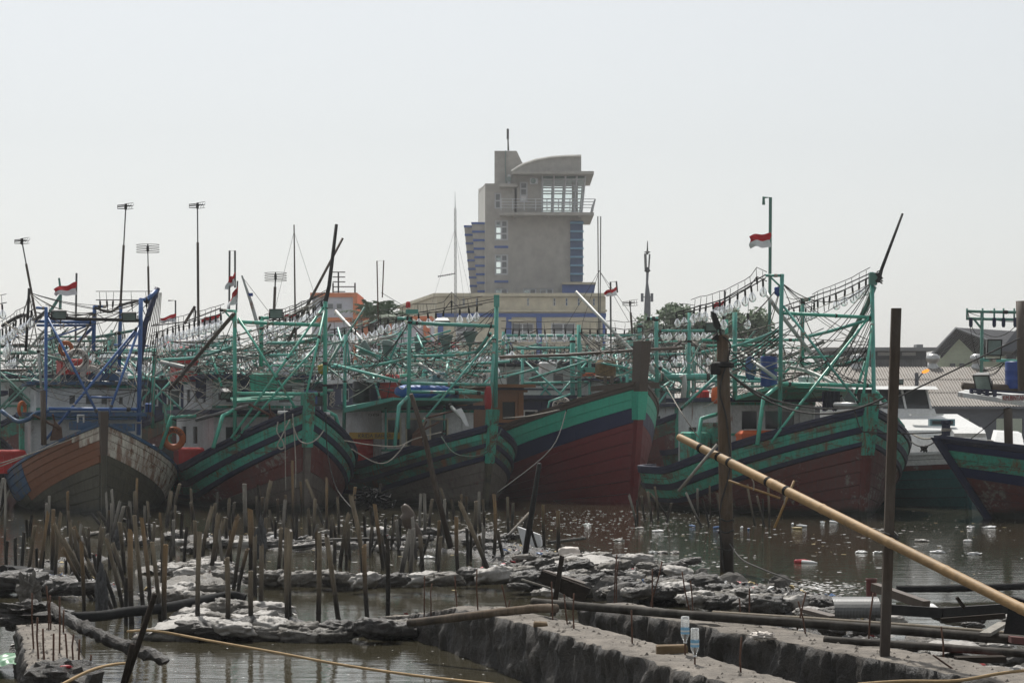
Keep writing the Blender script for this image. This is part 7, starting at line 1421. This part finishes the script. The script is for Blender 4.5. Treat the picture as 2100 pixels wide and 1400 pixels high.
single('red_block', MB().prism([P(2074, 1318, 19.3), P(2110, 1322, 19.3), P(2110, 1308, 19.3), P(2074, 1305, 19.3)], (.0, .12, 0)), 'red_bottom', 'dull red block beside the black panel', 'block')
# ------------------------------------------------------------------ floating rubbish
def pet(px, py, mat, lb, gp_, s2=1.0, z=.01):
    c = W(px, py, z); an = rs.uniform(0, 6.28); ax = Vector((math.cos(an), math.sin(an), rs.uniform(-.1, .1))); r = .027*s2
    o = single('plastic_bottle', MB().lathe([(.01, 0), (r*.85, .003), (r, .02), (r*.95, .07), (r, .1), (r, .15*s2), (r*.6, .2*s2), (r*.4, .215*s2), (r*.4, .235*s2), (.004, .236*s2)], (0, 0, .015), 10, ax), mat, lb, 'bottle', gp_, None, True); o.location = c
for (px, py, mt) in ((1625, 1076, 'foam'), (1655, 1080, 'foam'), (1690, 1072, 'bottle_glass'), (1702, 1070, 'foam'), (1708, 1067, 'pale_blue'), (1645, 1084, 'trash_yellow'), (1463, 1083, 'trash_blue'), (1520, 1083, 'foam'), (1535, 1086, 'trash_blue'), (1425, 1080, 'trash_blue')): pet(px, py, mt, 'plastic bottle floating before the lamp-strung hull', 'bottles floating by the hull', 1.05)
pet(1630, 1153, 'trash_red', 'red plastic bottle floating alone in open water', None, 1.5); pet(1644, 1153, 'foam', 'clear bottle end touching the floating red bottle', None, 1.2)
fr_ = random.Random(3)
for k, (px, py) in enumerate(((1205, 1075), (1312, 1082), (1350, 1088), (1358, 1132), (1340, 1132), (1385, 1132), (1270, 1107), (1765, 1131), (1800, 1132), (1890, 1108), (1998, 1135), (1985, 1108), (1990, 1080), (2030, 1080), (670, 1303), (780, 1296), (650, 1195), (875, 1142), (1925, 1131), (1810, 1086))):
    o = single('floating_bag', MB().add(*lump((0, 0, 0), .13*fr_.uniform(.5, 1.2), .07, .03, 8, 14, .7, 3, k+100, 1.7)), fr_.choice(['foam', 'plastic_sheet', 'foam', 'bag_pale']), 'white plastic bag or foam lump floating on the brown water', 'floating rubbish', 'white floating lumps', None, False); o.location = W(px, py, .02)
fl = [MB(), MB(), MB()]
def flake(px, py, s_, k):
    c = W(px, py, .008); a = fr_.uniform(0, 6.28); u = Vector((math.cos(a), math.sin(a), 0)); w2 = Vector((-u.y, u.x, 0)); h = fr_.uniform(.005, .02)*s_; q = []
    for i in range(5): t_ = i*1.2566; q.append(c+(u*math.cos(t_)*fr_.uniform(.6, 1.1)+w2*math.sin(t_)*fr_.uniform(.4, .8))*s_)
    fl[k].add(q+[c+EZ*h], [(i, (i+1) % 5, 5) for i in range(5)])
for k in range(1900):
    px = fr_.uniform(-20, 2120); py = 1040+abs(fr_.gauss(0, 60))+fr_.uniform(0, 30)
    if noise.noise(Vector((px*.006, py*.03, 2))) < -.02 and fr_.random() < .8: continue
    flake(px, py, fr_.choice([.015, .02, .03, .04, .07]), fr_.choice([0, 0, 0, 1, 2]))
for k in range(330): flake(fr_.gauss(1680, 55), fr_.gauss(1203, 7), fr_.uniform(.02, .06), fr_.choice([0, 1]))
for k in range(420): flake(fr_.uniform(1110, 1480), 1045+abs(fr_.gauss(0, 40)), fr_.uniform(.015, .06), 0)  # extra white flecks imitating sun glints on the water
for k in range(180): flake(fr_.gauss(1390, 45), fr_.gauss(1155, 5), fr_.uniform(.02, .06), fr_.choice([0, 1]))
for k in range(240): flake(fr_.uniform(700, 1100), fr_.gauss(1075, 14), fr_.uniform(.03, .09), fr_.choice([0, 0, 1]))
for k in range(60): flake(fr_.uniform(330, 1000), fr_.uniform(1310, 1395), fr_.uniform(.008, .02), 0)
for b_, mt in zip(fl, ('foam', 'bag_pale', 'trash_yellow')): single('litter_and_glints', b_, mt, 'scatter of tiny floating litter flecks, some white ones standing in for water glints', 'litter', kind='stuff')
# small litter trodden into the banks
lt = [MB() for _ in range(7)]
for k in range(30000):
    j = fr_.randrange(len(gv)); x, y, z = gv[j]
    if z < .02: continue
    s_ = fr_.choice([.015, .02, .03, .04, .06, .09]); c = Vector((x+fr_.uniform(-.06, .06), y+fr_.uniform(-.06, .06), z+.01)); nrm = Vector((fr_.gauss(0, .5), fr_.gauss(0, .5), 1)).normalized(); u = nrm.orthogonal().normalized(); u.rotate(__import__('mathutils').Quaternion(nrm, fr_.uniform(0, 6))); w2 = nrm.cross(u); q = []
    for i in range(5): t_ = i*1.2566; q.append(c+(u*math.cos(t_)*fr_.uniform(.6, 1.2)+w2*math.sin(t_)*fr_.uniform(.3, .8))*s_)
    lt[fr_.choice([0]*8+[1]*8+[2]*6+[3, 3, 4, 5]+[6]*3)].add(q+[c+nrm*s_*fr_.uniform(.15, .5)], [(i, (i+1) % 5, 5) for i in range(5)])
for b_, mt in zip(lt, ('bag_dark', 'bag_grey', 'bag_pale', 'trash_yellow', 'trash_red', 'trash_blue', 'foam')): single('bank_litter', b_, mt, 'rags and rubbish flecks trodden into the mud', 'litter', kind='stuff')
# ------------------------------------------------------------------ air
hb = MB().box((0, 250, 19.4), (640, 570, 42)); m, t = new_mat('haze'); o_ = nd(t, 'ShaderNodeOutputMaterial'); pv = nd(t, 'ShaderNodeVolumePrincipled')
pv.inputs['Color'].default_value = (.93, .95, .97, 1); pv.inputs['Density'].default_value = .0004; pv.inputs['Anisotropy'].default_value = .5; t.links.new(pv.outputs[0], o_.inputs['Volume'])
hz = single('haze', hb, 'haze', None, None, kind='stuff')
